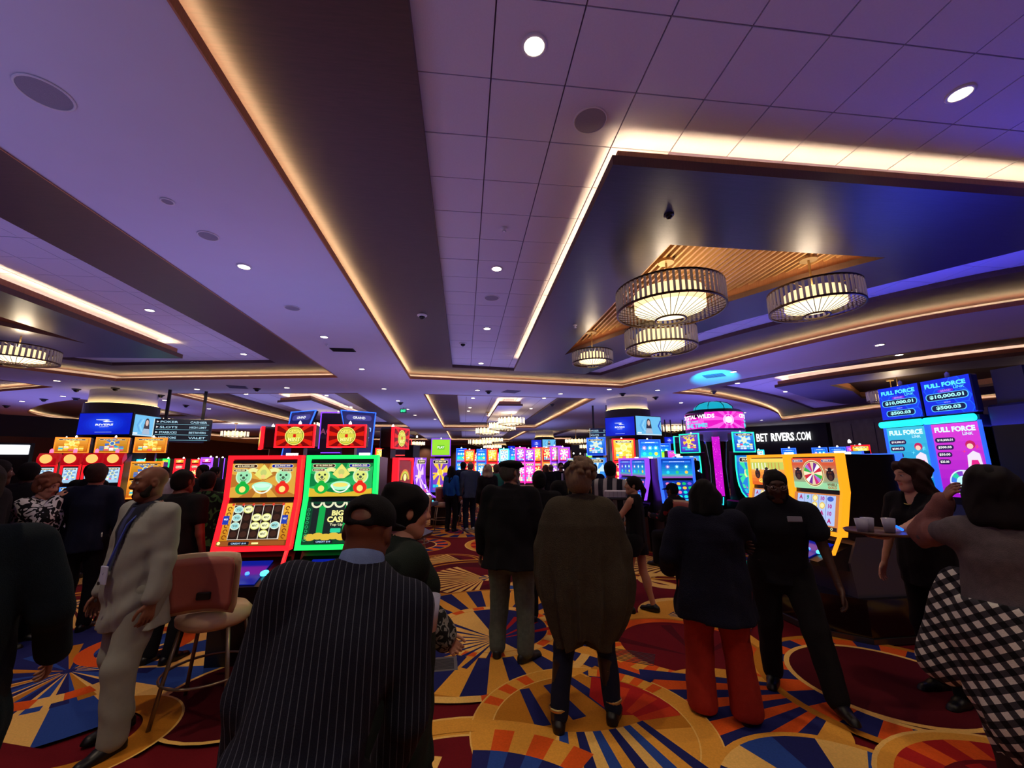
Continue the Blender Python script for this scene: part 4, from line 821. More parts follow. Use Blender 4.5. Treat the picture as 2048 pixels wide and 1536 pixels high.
# ---- tall blue jackpot bank facing the walkway on the far right
FF = (40, 90, 255)
def art_ff_sign(w, h):
    a = Art(); a.rect(-w/2, -h/2, w/2, h/2, (10, 40, 220))
    for x, y, r in ((-.3, .2, .17), (-.12, .02, .2), (.3, -.05, .2), (.36, -.36, .16), (.2, .38, .14)): a.disc(x*w, y*h, r*w, (16, 90, 240), 6); a.disc(x*w, y*h, r*w*.85, (10, 56, 230), 6)
    a.text('FULL FORCE', 0, h*.33, h*.13, (90, 230, 255), w*.84, .05); a.text('LINK', w*.28, h*.21, h*.07, (90, 220, 255), w*.22, .02)
    a.rrect(-w*.16, h*.11, w*.16, h*.19, h*.04, (110, 30, 210)); a.text('GRAND', 0, h*.15, h*.055, (190, 150, 255))
    a.rrect(-w*.44, -h*.11, w*.44, h*.1, h*.09, (90, 190, 255)); a.rrect(-w*.42, -h*.095, w*.42, h*.085, h*.08, (8, 22, 60)); a.text('$10,000.01', 0, -h*.005, h*.12, (170, 255, 250), w*.7, .04)
    a.text('MAJOR', 0, -h*.18, h*.05, (150, 150, 255)); a.rrect(-w*.36, -h*.42, w*.36, -h*.23, h*.08, (90, 190, 255)); a.rrect(-w*.34, -h*.405, w*.34, -h*.245, h*.07, (8, 22, 60)); a.text('$500.03', 0, -h*.325, h*.11, (170, 255, 250), w*.5, .04); return a
def art_ff(w, h, pink):
    a = Art(); c0, c1, c2 = ((150, 20, 190), (220, 60, 210), (250, 150, 240)) if pink else ((10, 120, 200), (60, 190, 220), (190, 250, 250)); a.grad(-w/2, -h/2, w/2, h/2, c0, c1)
    r = random.Random(4)
    for k in range(12): a.star(r.uniform(-.45, .45)*w, r.uniform(-.4, .3)*h, .01*w, .06*w, 4, (240, 60, 120) if pink else (120, 240, 255), r.uniform(0, 90))
    a.text('FULL FORCE', 0, h*.42, h*.075, (220, 250, 255), w*.86, .05); a.text('LINK', w*.26, h*.35, h*.04, (200, 240, 255))
    for k, tx in enumerate(('$10,000.01', '$500.03', '$50.00', '$25.00')): a.rrect(-w*.46, h*(.24-k*.1), w*(-.02-.06*k), h*(.31-k*.1), h*.03, (40, 20, 80)); a.text(tx, -w*(.24+.03*k), h*(.275-k*.1), h*.035, WH, w*(.34-.05*k))
    a.disc(0, -h*.3, w*.3, (210, 230, 240), 30); a.rays(0, -h*.3, w*.16, w*.27, 12, [(40, 200, 160), (60, 120, 220), (230, 200, 240), (120, 60, 190)], 0, 360); a.disc(0, -h*.3, w*.16, (190, 240, 250), 24)
    sk = (240, 200, 180)                                                # generic heroine in a pale suit
    a.disc(w*.27, h*.2, w*.1, (190, 30, 90), 16); a.disc(w*.26, h*.18, w*.065, sk, 14); a.poly([(w*.12, -h*.25), (w*.46, -h*.25), (w*.42, h*.08), (w*.3, h*.12), (w*.17, h*.06)], (232, 220, 240)); a.poly([(w*.2, -h*.1), (w*.4, -h*.1), (w*.36, 0), (w*.24, 0)], (220, 30, 130)); return a
ARTS['ff_blue'] = lambda w, h: art_ff(w, h, False).clip(w, h); ARTS['ff_pink'] = lambda w, h: art_ff(w, h, True).clip(w, h)
def jackpot_machine(y, art, label):
    X = 7.5; w = .70; t = empty('slot_machine', (X, y, 0), -pi/2, label, 'slot machine', 'tall blue jackpot machines')
    MB().prism_x([(-.1, 0), (.55, 0), (.55, 2.38), (.02, 2.38), (.02, 1.05), (-.1, .9)], -w/2+.01, w/2-.01).build('cabinet', CAB, t)
    MB().prism_x([(-.38, .72), (.0, .84), (.0, .94), (-.38, .8)], -w/2+.02, w/2-.02).build('button_deck', CAB, t)
    a = ARTS[art](w-.07, 1.12).mesh(); a.materials.append(SCR); link('tall_screen', a, t, None, (0, .012, 1.72))
    L = led(FF, 1.5); MB().box(-w/2, -.01, 1.05, -w/2+.03, .03, 2.3).build('side_light', L, t); MB().box(w/2-.03, -.01, 1.05, w/2, .03, 2.3).build('side_light', L, t)
    MB().tube([(-w/2+.02, -.06, 2.34), (w/2-.02, -.06, 2.34)], .055, 12).build('cyan_light_bar', led((30, 225, 255), 1.7), t, smooth=True)
    b = MB().bbox(-w/2+.006, .0, 2.42, w/2-.006, .14, 3.0, .02).build('jackpot_sign', CAB, t); MB().box(-.2, .14, 2.3, .2, .3, 2.8).build('sign_bracket', CAB, t)
    a = art_ff_sign(w-.03, .56).clip(w-.03, .56).mesh(); a.materials.append(SCR); link('sign_screen', a, b, None, (0, -.004, 2.71))
    MB().lathe([(.03, 0), (.03, .07), (.001, .1)], 12, cap=False).build('beacon', mat('clear_beacon', (180, 180, 200), .2), t, (0, .08, 3.0), smooth=True)
    return t
jackpot_machine(6.28, 'ff_blue', 'tall blue jackpot machine with turquoise heroine screen, farther of two'); jackpot_machine(5.56, 'ff_pink', 'tall blue jackpot machine with pink heroine screen, nearer of two')
t = empty('machine_end_panel', (7.7, 4.9, 0), 0, 'dark end panel beside the tall blue jackpot machines', 'panel'); MB().bbox(-.15, -.2, 0, .4, .25, 2.5, .03).build('panel_body', CAB, t); MB().box(0, -.15, 2.5, .3, .2, 3.02).build('panel_top', CAB, t); MB().tube([(-.15, -.2, 1.0), (-.15, -.2, 2.4)], .008, 6).build('side_light', led(FF, 2), t)
# small blue edged machine between the orange pair and the jackpot bank
curved(5.62, 5.6, -pi/2, .6, 'blue', None, (50, 80, 255), 'dark machine with blue edge behind the waitress with cups', None, 2.0, s=1.8)
# ---- carousel with the pink drum sign
cx, cy = 6.25, 9.75
t = empty('carousel_sign', (cx, cy, 0), 0, 'round pink drum sign with turquoise dome on a magenta lit post', 'sign')
MB().lathe([(.26, 0), (.24, .6), (.2, .9), (.18, 1.6), (.24, 2.2), (.62, 2.42)], 32, cap=False).build('post', CAB, t, smooth=True)
MB().lathe([(.62, 2.42), (.68, 2.44), (.68, 2.5), (.001, 2.5)], 40, cap=False).build('drum_base', mat('drum_purple', (80, 40, 110), .4), t, smooth=False)
MB().lathe([(.66, 2.88), (.69, 2.9), (.6, 2.97), (.001, 2.97)], 40, cap=False).build('drum_cap', CAB, t)
MB().lathe([(.47, 2.97), (.44, 3.06), (.35, 3.14), (.2, 3.19), (.001, 3.2)], 32, cap=False).build('dome', mat('dome_teal', (20, 150, 170), .3, emit=(20, 190, 210), es=.75), t, smooth=True)
for k in range(8):
    A = 2*pi*k/8; MB().tube([(.475*cos(A), .475*sin(A), 2.97), (.445*cos(A), .445*sin(A), 3.07), (.355*cos(A), .355*sin(A), 3.15), (.2*cos(A), .2*sin(A), 3.2), (0, 0, 3.21)], .009, 5).build('dome_rib', CAB, t)
a = Art(.0008); Wd = 2*pi*.675; a.rect(-Wd/2, -.2, Wd/2, .2, (226, 20, 190)); fx = -.62*1.0
for u in (-1.35, 0.33, 1.9): a.rays(u, 0, .05, .55, 18, [(250, 90, 220), (226, 20, 190)], 0, 360); a.poly([(u-2, -.2), (u+2, -.2), (u+2, -.6), (u-2, -.6)], (226, 20, 190)) if 0 else None; a.disc(u, 0, .13, (255, 190, 250), 18); a.disc(u, 0, .08, WH, 14)
for u in (-.35, 1.2, -2.0): a.text('CRYSTAL WILDS', u-.1, .1, .1, WH, .95, .04); a.text('MORE THAN', u-.2, -.01, .05, (80, 220, 240)); a.text('ONE TIME!', u-.1, -.11, .1, (80, 220, 240), .62, .04)
def wrapd(px, py, pz):
    py = max(-.2, min(.2, py)); A = -pi/2-.57+px/.675; return ((.68+pz)*cos(A), (.68+pz)*sin(A), 2.69+py)
a.clip(Wd, .4).build('drum_screen', SCR, t, fn=wrapd)
dirc = Vector((-cx, -cy, 0)).normalized(); ang = atan2(dirc.x, -dirc.y)
a = Art(); a.rect(-.085, -.7, .085, .78, (200, 16, 200)); r_ = random.Random(8)
for k in range(90): xx = r_.uniform(-.08, .08); yy = r_.uniform(-.68, .76); a.disc(xx, yy, r_.uniform(.005, .014), r_.choice([(250, 90, 240), (160, 10, 180), (240, 50, 210)]), 5, layer=2)
lp = empty('x', (0, 0, 0)); bpy.data.objects.remove(lp)
o = a.build('post_screen', SCR, t, (-.27*sin(-ang)*-1, -.3*cos(ang), 1.62), (0, 0, ang)); o.location = (dirc.x*.42, dirc.y*.42, 1.62); MB().box(-.1, .0, .75, .1, .25, 2.44).build('post_screen_box', CAB, t, (dirc.x*.415, dirc.y*.415, 0), (0, 0, ang))
A = MB()
for sx in (-.05, 0, .05): A.tube([(sx, -.02, .9), (sx*.6, -.02, .72)], .01, 5)
A.build('teal_light', led(CYN, 2), t, (dirc.x*.45, dirc.y*.45, 0), (0, 0, ang))
for k, (da, c, ar, tp, lb) in enumerate(((-.78, TEAL, 'blue', 'eagle', 'teal edged curved machine on the near side of the pink drum sign'), (.78, TEAL, 'sea_v', 'blue', 'teal edged curved machine on the sports book side of the pink drum sign'), (2.3, (255, 40, 60), 'red', None, 'red edged curved machine behind the teal one at the pink drum sign'), (-2.4, TEAL, 'green', 'green', 'green topped curved machine behind the pink drum sign'))):
    A = ang+da*.82; rr_ = .97
    ARTS['sea_v'] = lambda w, h: art_generic(w, h, (20, 60, 170), (40, 130, 220), (60, 220, 160), 14).clip(w, h)
    curved(cx+rr_*sin(A), cy-rr_*cos(A), A, .56, ar, tp, c, lb, 'curved machines round the pink drum sign', 2.38, s=1.9)
# ---- left bank: gold topped machines, red hooded ones before them
for k, (px, lb) in enumerate(((164, 'gold topped machine, first from the green edged one'), (243, 'gold topped machine under the blue column screen'), (318, 'gold topped machine at the column end with a round edge'))):
    x, y = ray_at(px, 1000, 0); d = Fv+R2*((px-1024)/F_PX); X = d.x/d.y*10.7
    machine(X, 10.7, .35, .60, 'gold2', 'gold', (255, 120, 30), lb, 'gold topped machines in front of the column', topper=('gold' if k != 1 else 'gold2', .36, 2.0), s=2.0)
curved(-9.85, 11.5, .5, .3, 'green', None, GRN, 'narrow green edged machine at the far side of the gold topped ones', None, 2.4)
def hooded(px, Y, lb, w=.30):
    d = Fv+R2*((px-1024)/F_PX); X = d.x/d.y*Y; t = empty('slot_machine', (X, Y, 0), .35, lb, 'slot machine', 'red hooded machines'); hw = w/2; m = mat('red_hood', (150, 10, 24), .25, emit=(255, 20, 40), es=.35)
    MB().prism_x([(.4, 0), (.4, 1.95), (.02, 1.78), (.0, 1.2), (-.05, .9), (0, 0)], -hw, hw).build('cabinet', CAB, t)
    M = Matrix.Rotation(-pi/2, 4, 'Y'); A = MB(); v = []; 
    A.prism_x([(-.08, 1.72), (.1, 1.72), (.16, 1.86), (.1, 1.96), (-.02, 1.96), (-.1, 1.86)], -hw*.95, hw*.95).build('hood', m, t)
    A = MB(); A.box(-hw, -.03, .95, -hw+.03, .0, 1.74); A.box(hw-.03, -.03, .95, hw, .0, 1.74); A.box(-hw, -.03, 1.7, hw, 0, 1.74); A.build('light_frame', led(RED, 1.6), t)
    link('upper_screen', amesh(('u', 'pale', round(w, 2), 'h'), lambda: ARTS['pale'](w-.09, .3)), t, None, (0, -.012, 1.52)); link('lower_screen', amesh(('l', 'blue', round(w, 2), 'h'), lambda: ARTS['blue'](w-.09, .3)), t, None, (0, -.02, 1.14))
    MB().lathe([(.085, 0), (.09, .02), (.001, .02)], 18, cap=False).build('badge', led((255, 170, 90), 1.6), t, (0, -.1, 1.85), (pi/2, 0, 0)); MB().lathe([(.03, 0), (.03, .06), (.001, .09)], 10, cap=False).build('beacon', led((255, 60, 90), 6), t, (0, .05, 1.97), smooth=True)
for px, lb in ((128, 'red hooded machine nearest the dark side room'), (174, 'red hooded machine with pale screen under the first gold topper'), (216, 'red hooded machine in the middle of its row'), (256, 'red hooded machine beside the bald man, end of row')): hooded(px, 9.5, lb)
# ---- farther rows, each machine on its own
FARK = [('red', 'gold', RED), ('blue', 'sea_up', BLUE), ('purple', 'pink', PRP), ('green', 'lime', GRN), ('orange', 'red', (255, 90, 40)), ('cyan', 'pale', CYN), ('pink', 'purple', (255, 50, 170))]
FW = ['red', 'blue', 'purple', 'green', 'orange', 'turquoise', 'pink']
def far_machine(px, Y, k, where, group, w=.7, h=2.2, rz=None):
    up, tp, c = FARK[k]; d = Fv+R2*((px-1024)/F_PX); X = d.x/d.y*Y
    key = ('far', k, w, h)
    t = empty('slot_machine', (X, Y, 0), rz if rz is not None else 0, '%s lit slot machine %s' % (FW[k], where), 'slot machine', group)
    if key not in GM:
        A = MB().prism_x([(-.3, .72), (-.05, .8), (0, .95), (0, h), (.4, h), (.5, 0), (.05, 0), (.05, .66)], -w/2+.02, w/2-.02).mesh(); A.materials.append(CAB)
        F = MB(); e = .03; F.box(-w/2, -.03, .92, -w/2+e, .02, h); F.box(w/2-e, -.03, .92, w/2, .02, h); F.box(-w/2, -.03, h-e, w/2, .02, h); F.box(-w/2, -.03, 1.72, w/2, .02, 1.75); F = F.mesh(); F.materials.append(led(c, 2.6))
        S = ARTS[up](w-.08, .76).mesh(); S.materials.append(SCRH); T = ARTS[tp](w-.08, h-1.82).mesh(); T.materials.append(SCRH)
        B = MB().lathe([(.025, 0), (.025, .035), (.001, .055)], 8, cap=False).mesh(); B.materials.append(led((255, 250, 240), 5)); GM[key] = (A, F, S, T, B)
    A, F, S, T, B = GM[key]
    link('cabinet', A, t); link('light_frame', F, t); link('lower_screen', S, t, None, (0, -.01, 1.33)); link('upper_screen', T, t, None, (0, -.01, 1.77+(h-1.8)/2)); link('beacon', B, t, None, (0, .2, h)); return t
G = 'far slot machines under the lit trays'
rows = [  # px, Y, kind, where
 (797, 15.5, 4, 'showing past the screens by the couple'), (769, 16, 0, 'next to the far end of the green frame'), (815, 18, 1, 'glimpsed beyond the purple side machine'), (925, 16.5, 1, 'behind the purple framed aisle machine'),
 (941, 17, 0, 'above the man in the grey jacket'), (964, 17.5, 1, 'with light bars by the grey haired woman'), (985, 16, 0, 'above the green sweater'), (1008, 17, 5, 'with pale toppers over the flat cap'), (1028, 17.6, 1, 'over the flat cap crown'),
 (1040, 15.5, 6, 'just past the flat cap brim'), (1057, 16, 6, 'with the brightest pink screens'), (1073, 15.5, 0, 'beside the bright pink ones'), (1092, 15, 4, 'under the far blue column screen'), (1108, 14.2, 2, 'behind the man in the dark suit'), (1124, 14.5, 2, 'with a dark topper near the suit'), (1075, 20, 1, 'rising behind the orange machine'), (955, 24, 4, 'deep in the hall'), (1000, 24, 6, 'deep in the hall beneath chandeliers'), (1050, 25, 2, 'deep in the hall past the far column')]
for i_, (px, Y, k, wh) in enumerate(rows): far_machine(px, Y+(.75 if i_ % 2 else 0), k, wh, G, .42 if Y < 18 else .7, 2.25+(.06 if i_ % 2 else 0))
for k, px in enumerate((1139, 1152, 1166)): 
    d = Fv+R2*((px-1024)/F_PX); Y = 13.0+k*.6; curved(d.x/d.y*Y, Y, -.9, .36, 'pale', None, (90, 140, 255), ['pale blue slanted screen machine, first past the far suit', 'pale blue slanted screen machine, middle of the three', 'pale blue slanted screen machine before the lime one'][k], 'slanted pale blue machines', 2.0, s=1.2)
far_machine(1180, 15.2, 3, 'with flared lime top above the curly hair', None, .5, 2.05); curved(3.95, 12.2, -.7, .6, 'blue', 'blue', (40, 80, 255), 'blue trumpet shaped machine with curved edge beside the striped sleeve', None, 2.45, s=2.2)
for px, Y, k, wh, w in ((1240, 12.8, 0, 'under the blue column screen', .72), (1291, 13.2, 1, 'with a meter topper under the portrait screen', .72), (1327, 14.5, 3, 'behind the blue pod, angled', .6), (1345, 13.8, 2, 'left of the carousel post, lower', .7), (1368, 14.2, 2, 'by the carousel, second lower', .7), (1312, 16, 1, 'far behind the portrait screen', .8)): far_machine(px, Y, k, wh, 'machines round the column', w, 2.45 if k < 2 else 2.1, -.1)
for px, Y, k, wh in ((325, 15, 3, 'beside the column base'), (352, 15.5, 3, 'behind the green shirted crowd'), (382, 15.2, 0, 'with a pale round picture'), (412, 17, 0, 'small, by the white sign glow'), (434, 13.0, 2, 'first of the purple row by the red frame'), (446, 13.7, 2, 'second of the purple row by the red frame'), (458, 14.4, 2, 'third of the purple row by the red frame'), (308, 17, 5, 'under the hanging direction board'), (22, 15, 1, 'in the dark side room'), (62, 16, 0, 'at the side room corner')): far_machine(px, Y, k, wh, 'far slot machines on the grey suit side', .30, 1.92, .1)
for px, Y, k, wh in ((1560, 13, 1, 'under the lit lettering'), (1620, 12.5, 1, 'with white light tops, second'), (1655, 12, 1, 'with white light tops, third'), (1690, 11.5, 2, 'near the dark cabinet'), (1700, 10.5, 0, 'glowing over the dark cabinet'), (1500, 15, 5, 'by the lettering start')): far_machine(px, Y, k, wh, 'machines before the sports book', .42, 2.15, -.8)
# ------------------------------------------------------------------ television screens on the columns
def art_rivers(w, h):
    a = Art(); a.rect(-w/2, -h/2, w/2, h/2, (6, 30, 200))
    for k in range(5): a.disc(0, 0, w*(.42-.06*k), (6+4*k, 36+8*k, 206+8*k), 28, h*(.46-.06*k))
    a.poly([(-w*.17, h*.2), (w*.05, h*.2), (w*.1, h*.17), (w*.02, h*.13), (w*.17, h*.09), (w*.02, h*.075), (-w*.04, h*.1), (w*.03, h*.155), (-w*.17, h*.185)], WH)
    a.text('RIVERS', 0, -h*.04, h*.09, WH, w*.34, .04); a.text('CASINO', 0, -h*.14, h*.035, WH, w*.18); a.rect(-w*.16, -h*.4, w*.16, -h*.385, (190, 210, 255)); return a
def art_host(w, h):
    a = Art(); a.rect(-w/2, -h/2, w/2, h/2, (110, 195, 245))
    for s, c, u in ((-1, (90, 170, 235), -.36), (-1, (150, 215, 250), -.27), (1, (20, 70, 200), .36)):
        x = u*w; a.poly([(x, 0), (x+w*.1, h*.3), (x+w*.15, h*.3), (x+w*.05, 0), (x+w*.15, -h*.3), (x+w*.1, -h*.3)], c)
    a.disc(0, h*.14, w*.085, (44, 40, 60), 18, h*.24); a.poly([(-w*.09, h*.1), (w*.09, h*.1), (w*.12, -h*.28), (-w*.12, -h*.28)], (44, 40, 60)); a.disc(0, h*.15, w*.055, (220, 190, 180), 16, h*.15)
    a.poly([(-w*.15, -h*.42), (w*.15, -h*.42), (w*.1, -h*.14), (-w*.1, -h*.14)], (170, 190, 215)); a.rect(-w*.46, -h*.42, -w*.3, -h*.36, WH); a.rect(-w*.5, -h*.5, w*.5, -h*.45, (210, 235, 250)); return a
def tv(x, y, z, rz, w, h, art, label, dark=False):
    t = empty('television_screen', (x, y, z), rz, label, 'television', 'television screens on the columns'); MB().bbox(-w/2-.03, 0, -h/2-.03, w/2+.03, .09, h/2+.03, .01).build('casing', CAB, t)
    MB().box(-.12, .09, -.1, .12, .3, .1).build('wall_bracket', CAB, t); a = art(w, h).mesh(); a.materials.append(attr_emit('tv_display', 1.0)); link('screen_picture', a, t, None, (0, -.004, 0)); return t
def px_tv(x0, x1, yt, yb, Y0, Y1, art, label):
    """corners read off the photo, each vertical edge at its own depth"""
    def P(px, py, Y): d = Fv+R2*((px-1024)/F_PX)+U2*((768-py)/F_PX); s = Y/d.y; return Vector((d.x*s, Y, EYE+d.z*s))
    a = P(x0, (yt[0]+yb[0])/2, Y0); b = P(x1, (yt[1]+yb[1])/2, Y1); c = (a+b)/2; w = hypot(b.x-a.x, b.y-a.y); h = (P(x0, yt[0], Y0)-P(x0, yb[0], Y0)).length/2+(P(x1, yt[1], Y1)-P(x1, yb[1], Y1)).length/2
    o_ = tv(c.x, c.y, c.z, atan2(b.y-a.y, b.x-a.x), w, h, art, label)
    if 'wall screen' in label or 'smallest' in label:
        for q in (-.3, .3): MB().box(q*w-.03, .03, h/2, q*w+.03, .08, ceil_z(c.x, c.y)-c.z).build('hanger_post', CAB, o_)
    else: MB().box(-.1, .09, -.08, .1, .45 if c.y < 30 else .95, .08).build('long_bracket', CAB, o_)
px_tv(157, 262, (826, 827), (868, 869), 16.2, 15.9, art_rivers, 'blue screen with white emblem on the column behind the gold machines')
px_tv(265, 319, (830, 834), (871, 873), 15.95, 17.2, art_host, 'pale blue screen with a woman on the column behind the gold machines')
px_tv(1211, 1269, (836, 833), (871, 871), 16.7, 15.95, art_rivers, 'blue screen with white emblem on the column by the carousel')
px_tv(1272, 1322, (833, 833), (870, 870), 15.95, 16.4, art_host, 'pale blue screen with a woman on the column by the carousel')
px_tv(1063, 1083, (880, 880), (895, 895), 35.8, 35.6, art_rivers, 'tiny blue screen on the far column over the main aisle')
px_tv(1085, 1111, (879, 879), (895, 895), 35.6, 35.8, art_host, 'tiny pale screen with a woman on the far column')
px_tv(1016, 1030, (892, 892), (902, 902), 52.8, 52.8, art_rivers, 'smallest blue screen at the end of the hall')
for k, (a0, a1, ar, lb) in enumerate(((1329, 1348, art_rivers, 'dark blue wall screen behind the blue pod, nearer the column'), (1364, 1388, art_host, 'pale wall screen with a woman behind the carousel'), (1408, 1420, art_rivers, 'blue wall screen partly behind the carousel post'))): px_tv(a0, a1, (874, 874), (887, 887), 26, 26, ar, lb)
# ------------------------------------------------------------------ hanging direction boards
def board(px, Y, w, h, zc, rz, label, lean=1):
    d = Fv+R2*((px-1024)/F_PX); X = d.x/d.y*Y; t = empty('direction_board', (X, Y, zc), rz, label, 'sign', 'hanging direction boards'); MB().bbox(-w/2, 0, -h/2, w/2, .12, h/2, .01).build('board', mat('board_slate', (54, 62, 84), .4), t)
    for s in (-.32, .32): MB().box(s*w-.045, .02, h/2, s*w+.045, .1, Z0-zc).build('hanger_post', mat('board_post', (26, 22, 28), .5), t)
    a = Art()
    for k, (l, r) in enumerate((('POKER', 'CASHIER'), ('SLOTS', 'HIGH LIMIT'), ('STARBUCKS', 'BETRIVERS'), ('RESTROOMS', 'VALET'))):
        y = h*(.36-.24*k); a.rect(-w*.46, y-h*.115, w*.46, y-h*.1, (150, 220, 240)); a.text(l, -w*.24, y, h*.1, (190, 235, 255), w*.3, .02); a.text(r, w*.27, y, h*.1, (190, 235, 255), w*.3, .02); a.poly([(-w*.45, y-h*.04), (-w*.45, y+h*.05), (-w*.41, y)], WH)
    a.rect(-w*.5, -h/2, -w*.485, h/2, (220, 250, 255)); m = a.mesh(); m.materials.append(attr_emit('board_letters', .8)); link('board_lettering', m, t, None, (0, -.004, 0))
board(378, 16.6, 1.75, .80, 2.98, .28, 'hanging slate direction board on two posts beyond the column'); board(1197, 19.5, 1.05, .9, 2.9, -.35, 'hanging direction board glowing pale blue beside the column screen')
# exit signs
for px, py, z, lb in ((807, 815, Z0, 'small green exit sign hung from the ceiling over the aisle'), (1745, 833, 3.9, 'small green exit sign by the marble wall')):
    x, y = ray_at(px, py, z) if z == Z0 else (23.6, 20.3); t = empty('exit_sign', (x, y, z), 0 if z == Z0 else -.9, lb, 'sign')
    MB().box(-.16, -.02, -.28, .16, .02, -.06).build('sign_body', mat('exit_body', (10, 60, 40), .4), t); MB().box(-.01, -.01, -.06, .01, .01, 0 if z == Z0 else Z0-z).build('hanger', CAB, t)
    a = Art(); a.rect(-.15, -.1, .15, .1, (20, 60, 50)); a.text('EXIT', 0, 0, .12, (60, 255, 170), .24, .04); m = a.mesh(); m.materials.append(attr_emit('exit_letters', 1.6)); link('exit_lettering', m, t, None, (0, -.024, -.17))
# lit lettering over the sports book
t = empty('lit_wall_sign', (0, 0, 0), 0, 'white lit sign lettering with yellow swoosh on the black sports book wall', 'sign')
A0 = Vector((11.5, 44, 0)); B0 = Vector((26.4, 27.5, 0)); dd = (B0-A0).normalized(); nn = Vector((dd.y, -dd.x, 0))
def on_wall(px, py):
    d = Fv+R2*((px-1024)/F_PX)+U2*((768-py)/F_PX); n = nn; s = (A0-Vector((0, 0, 0))).dot(n)/Vector((d.x, d.y, 0)).dot(n); return Vector((d.x*s, d.y*s, EYE+d.z*s))
pa = on_wall(1511, 878); pb = on_wall(1619, 870); pc = (pa+pb)/2; ln = hypot(pb.x-pa.x, pb.y-pa.y); t.location = pc+nn*.35 if (pc+nn*.35).length < pc.length else pc-nn*.35
t.rotation_euler = (0, 0, atan2(dd.y, dd.x))
a = Art(); a.text('BET', -ln*.35, 0, .62, WH, ln*.22, .01); a.text('RIVERS', ln*.03, 0, .62, WH, ln*.42, .028); a.text('.COM', ln*.395, 0, .62, WH, ln*.26, .01); m = a.mesh(); m.materials.append(attr_emit('wall_letters', 2.6)); link('sign_letters', m, t)
a = Art(); a.poly([(-ln*.76, .28), (-ln*.6, .32), (-ln*.56, .2), (-ln*.64, .02), (-ln*.5, -.08), (-ln*.5, -.2), (-ln*.66, -.18), (-ln*.72, -.05), (-ln*.64, .18)], (235, 205, 40)); m = a.mesh(); m.materials.append(attr_emit('wall_letters', 2.6)); link('sign_emblem', m, t)
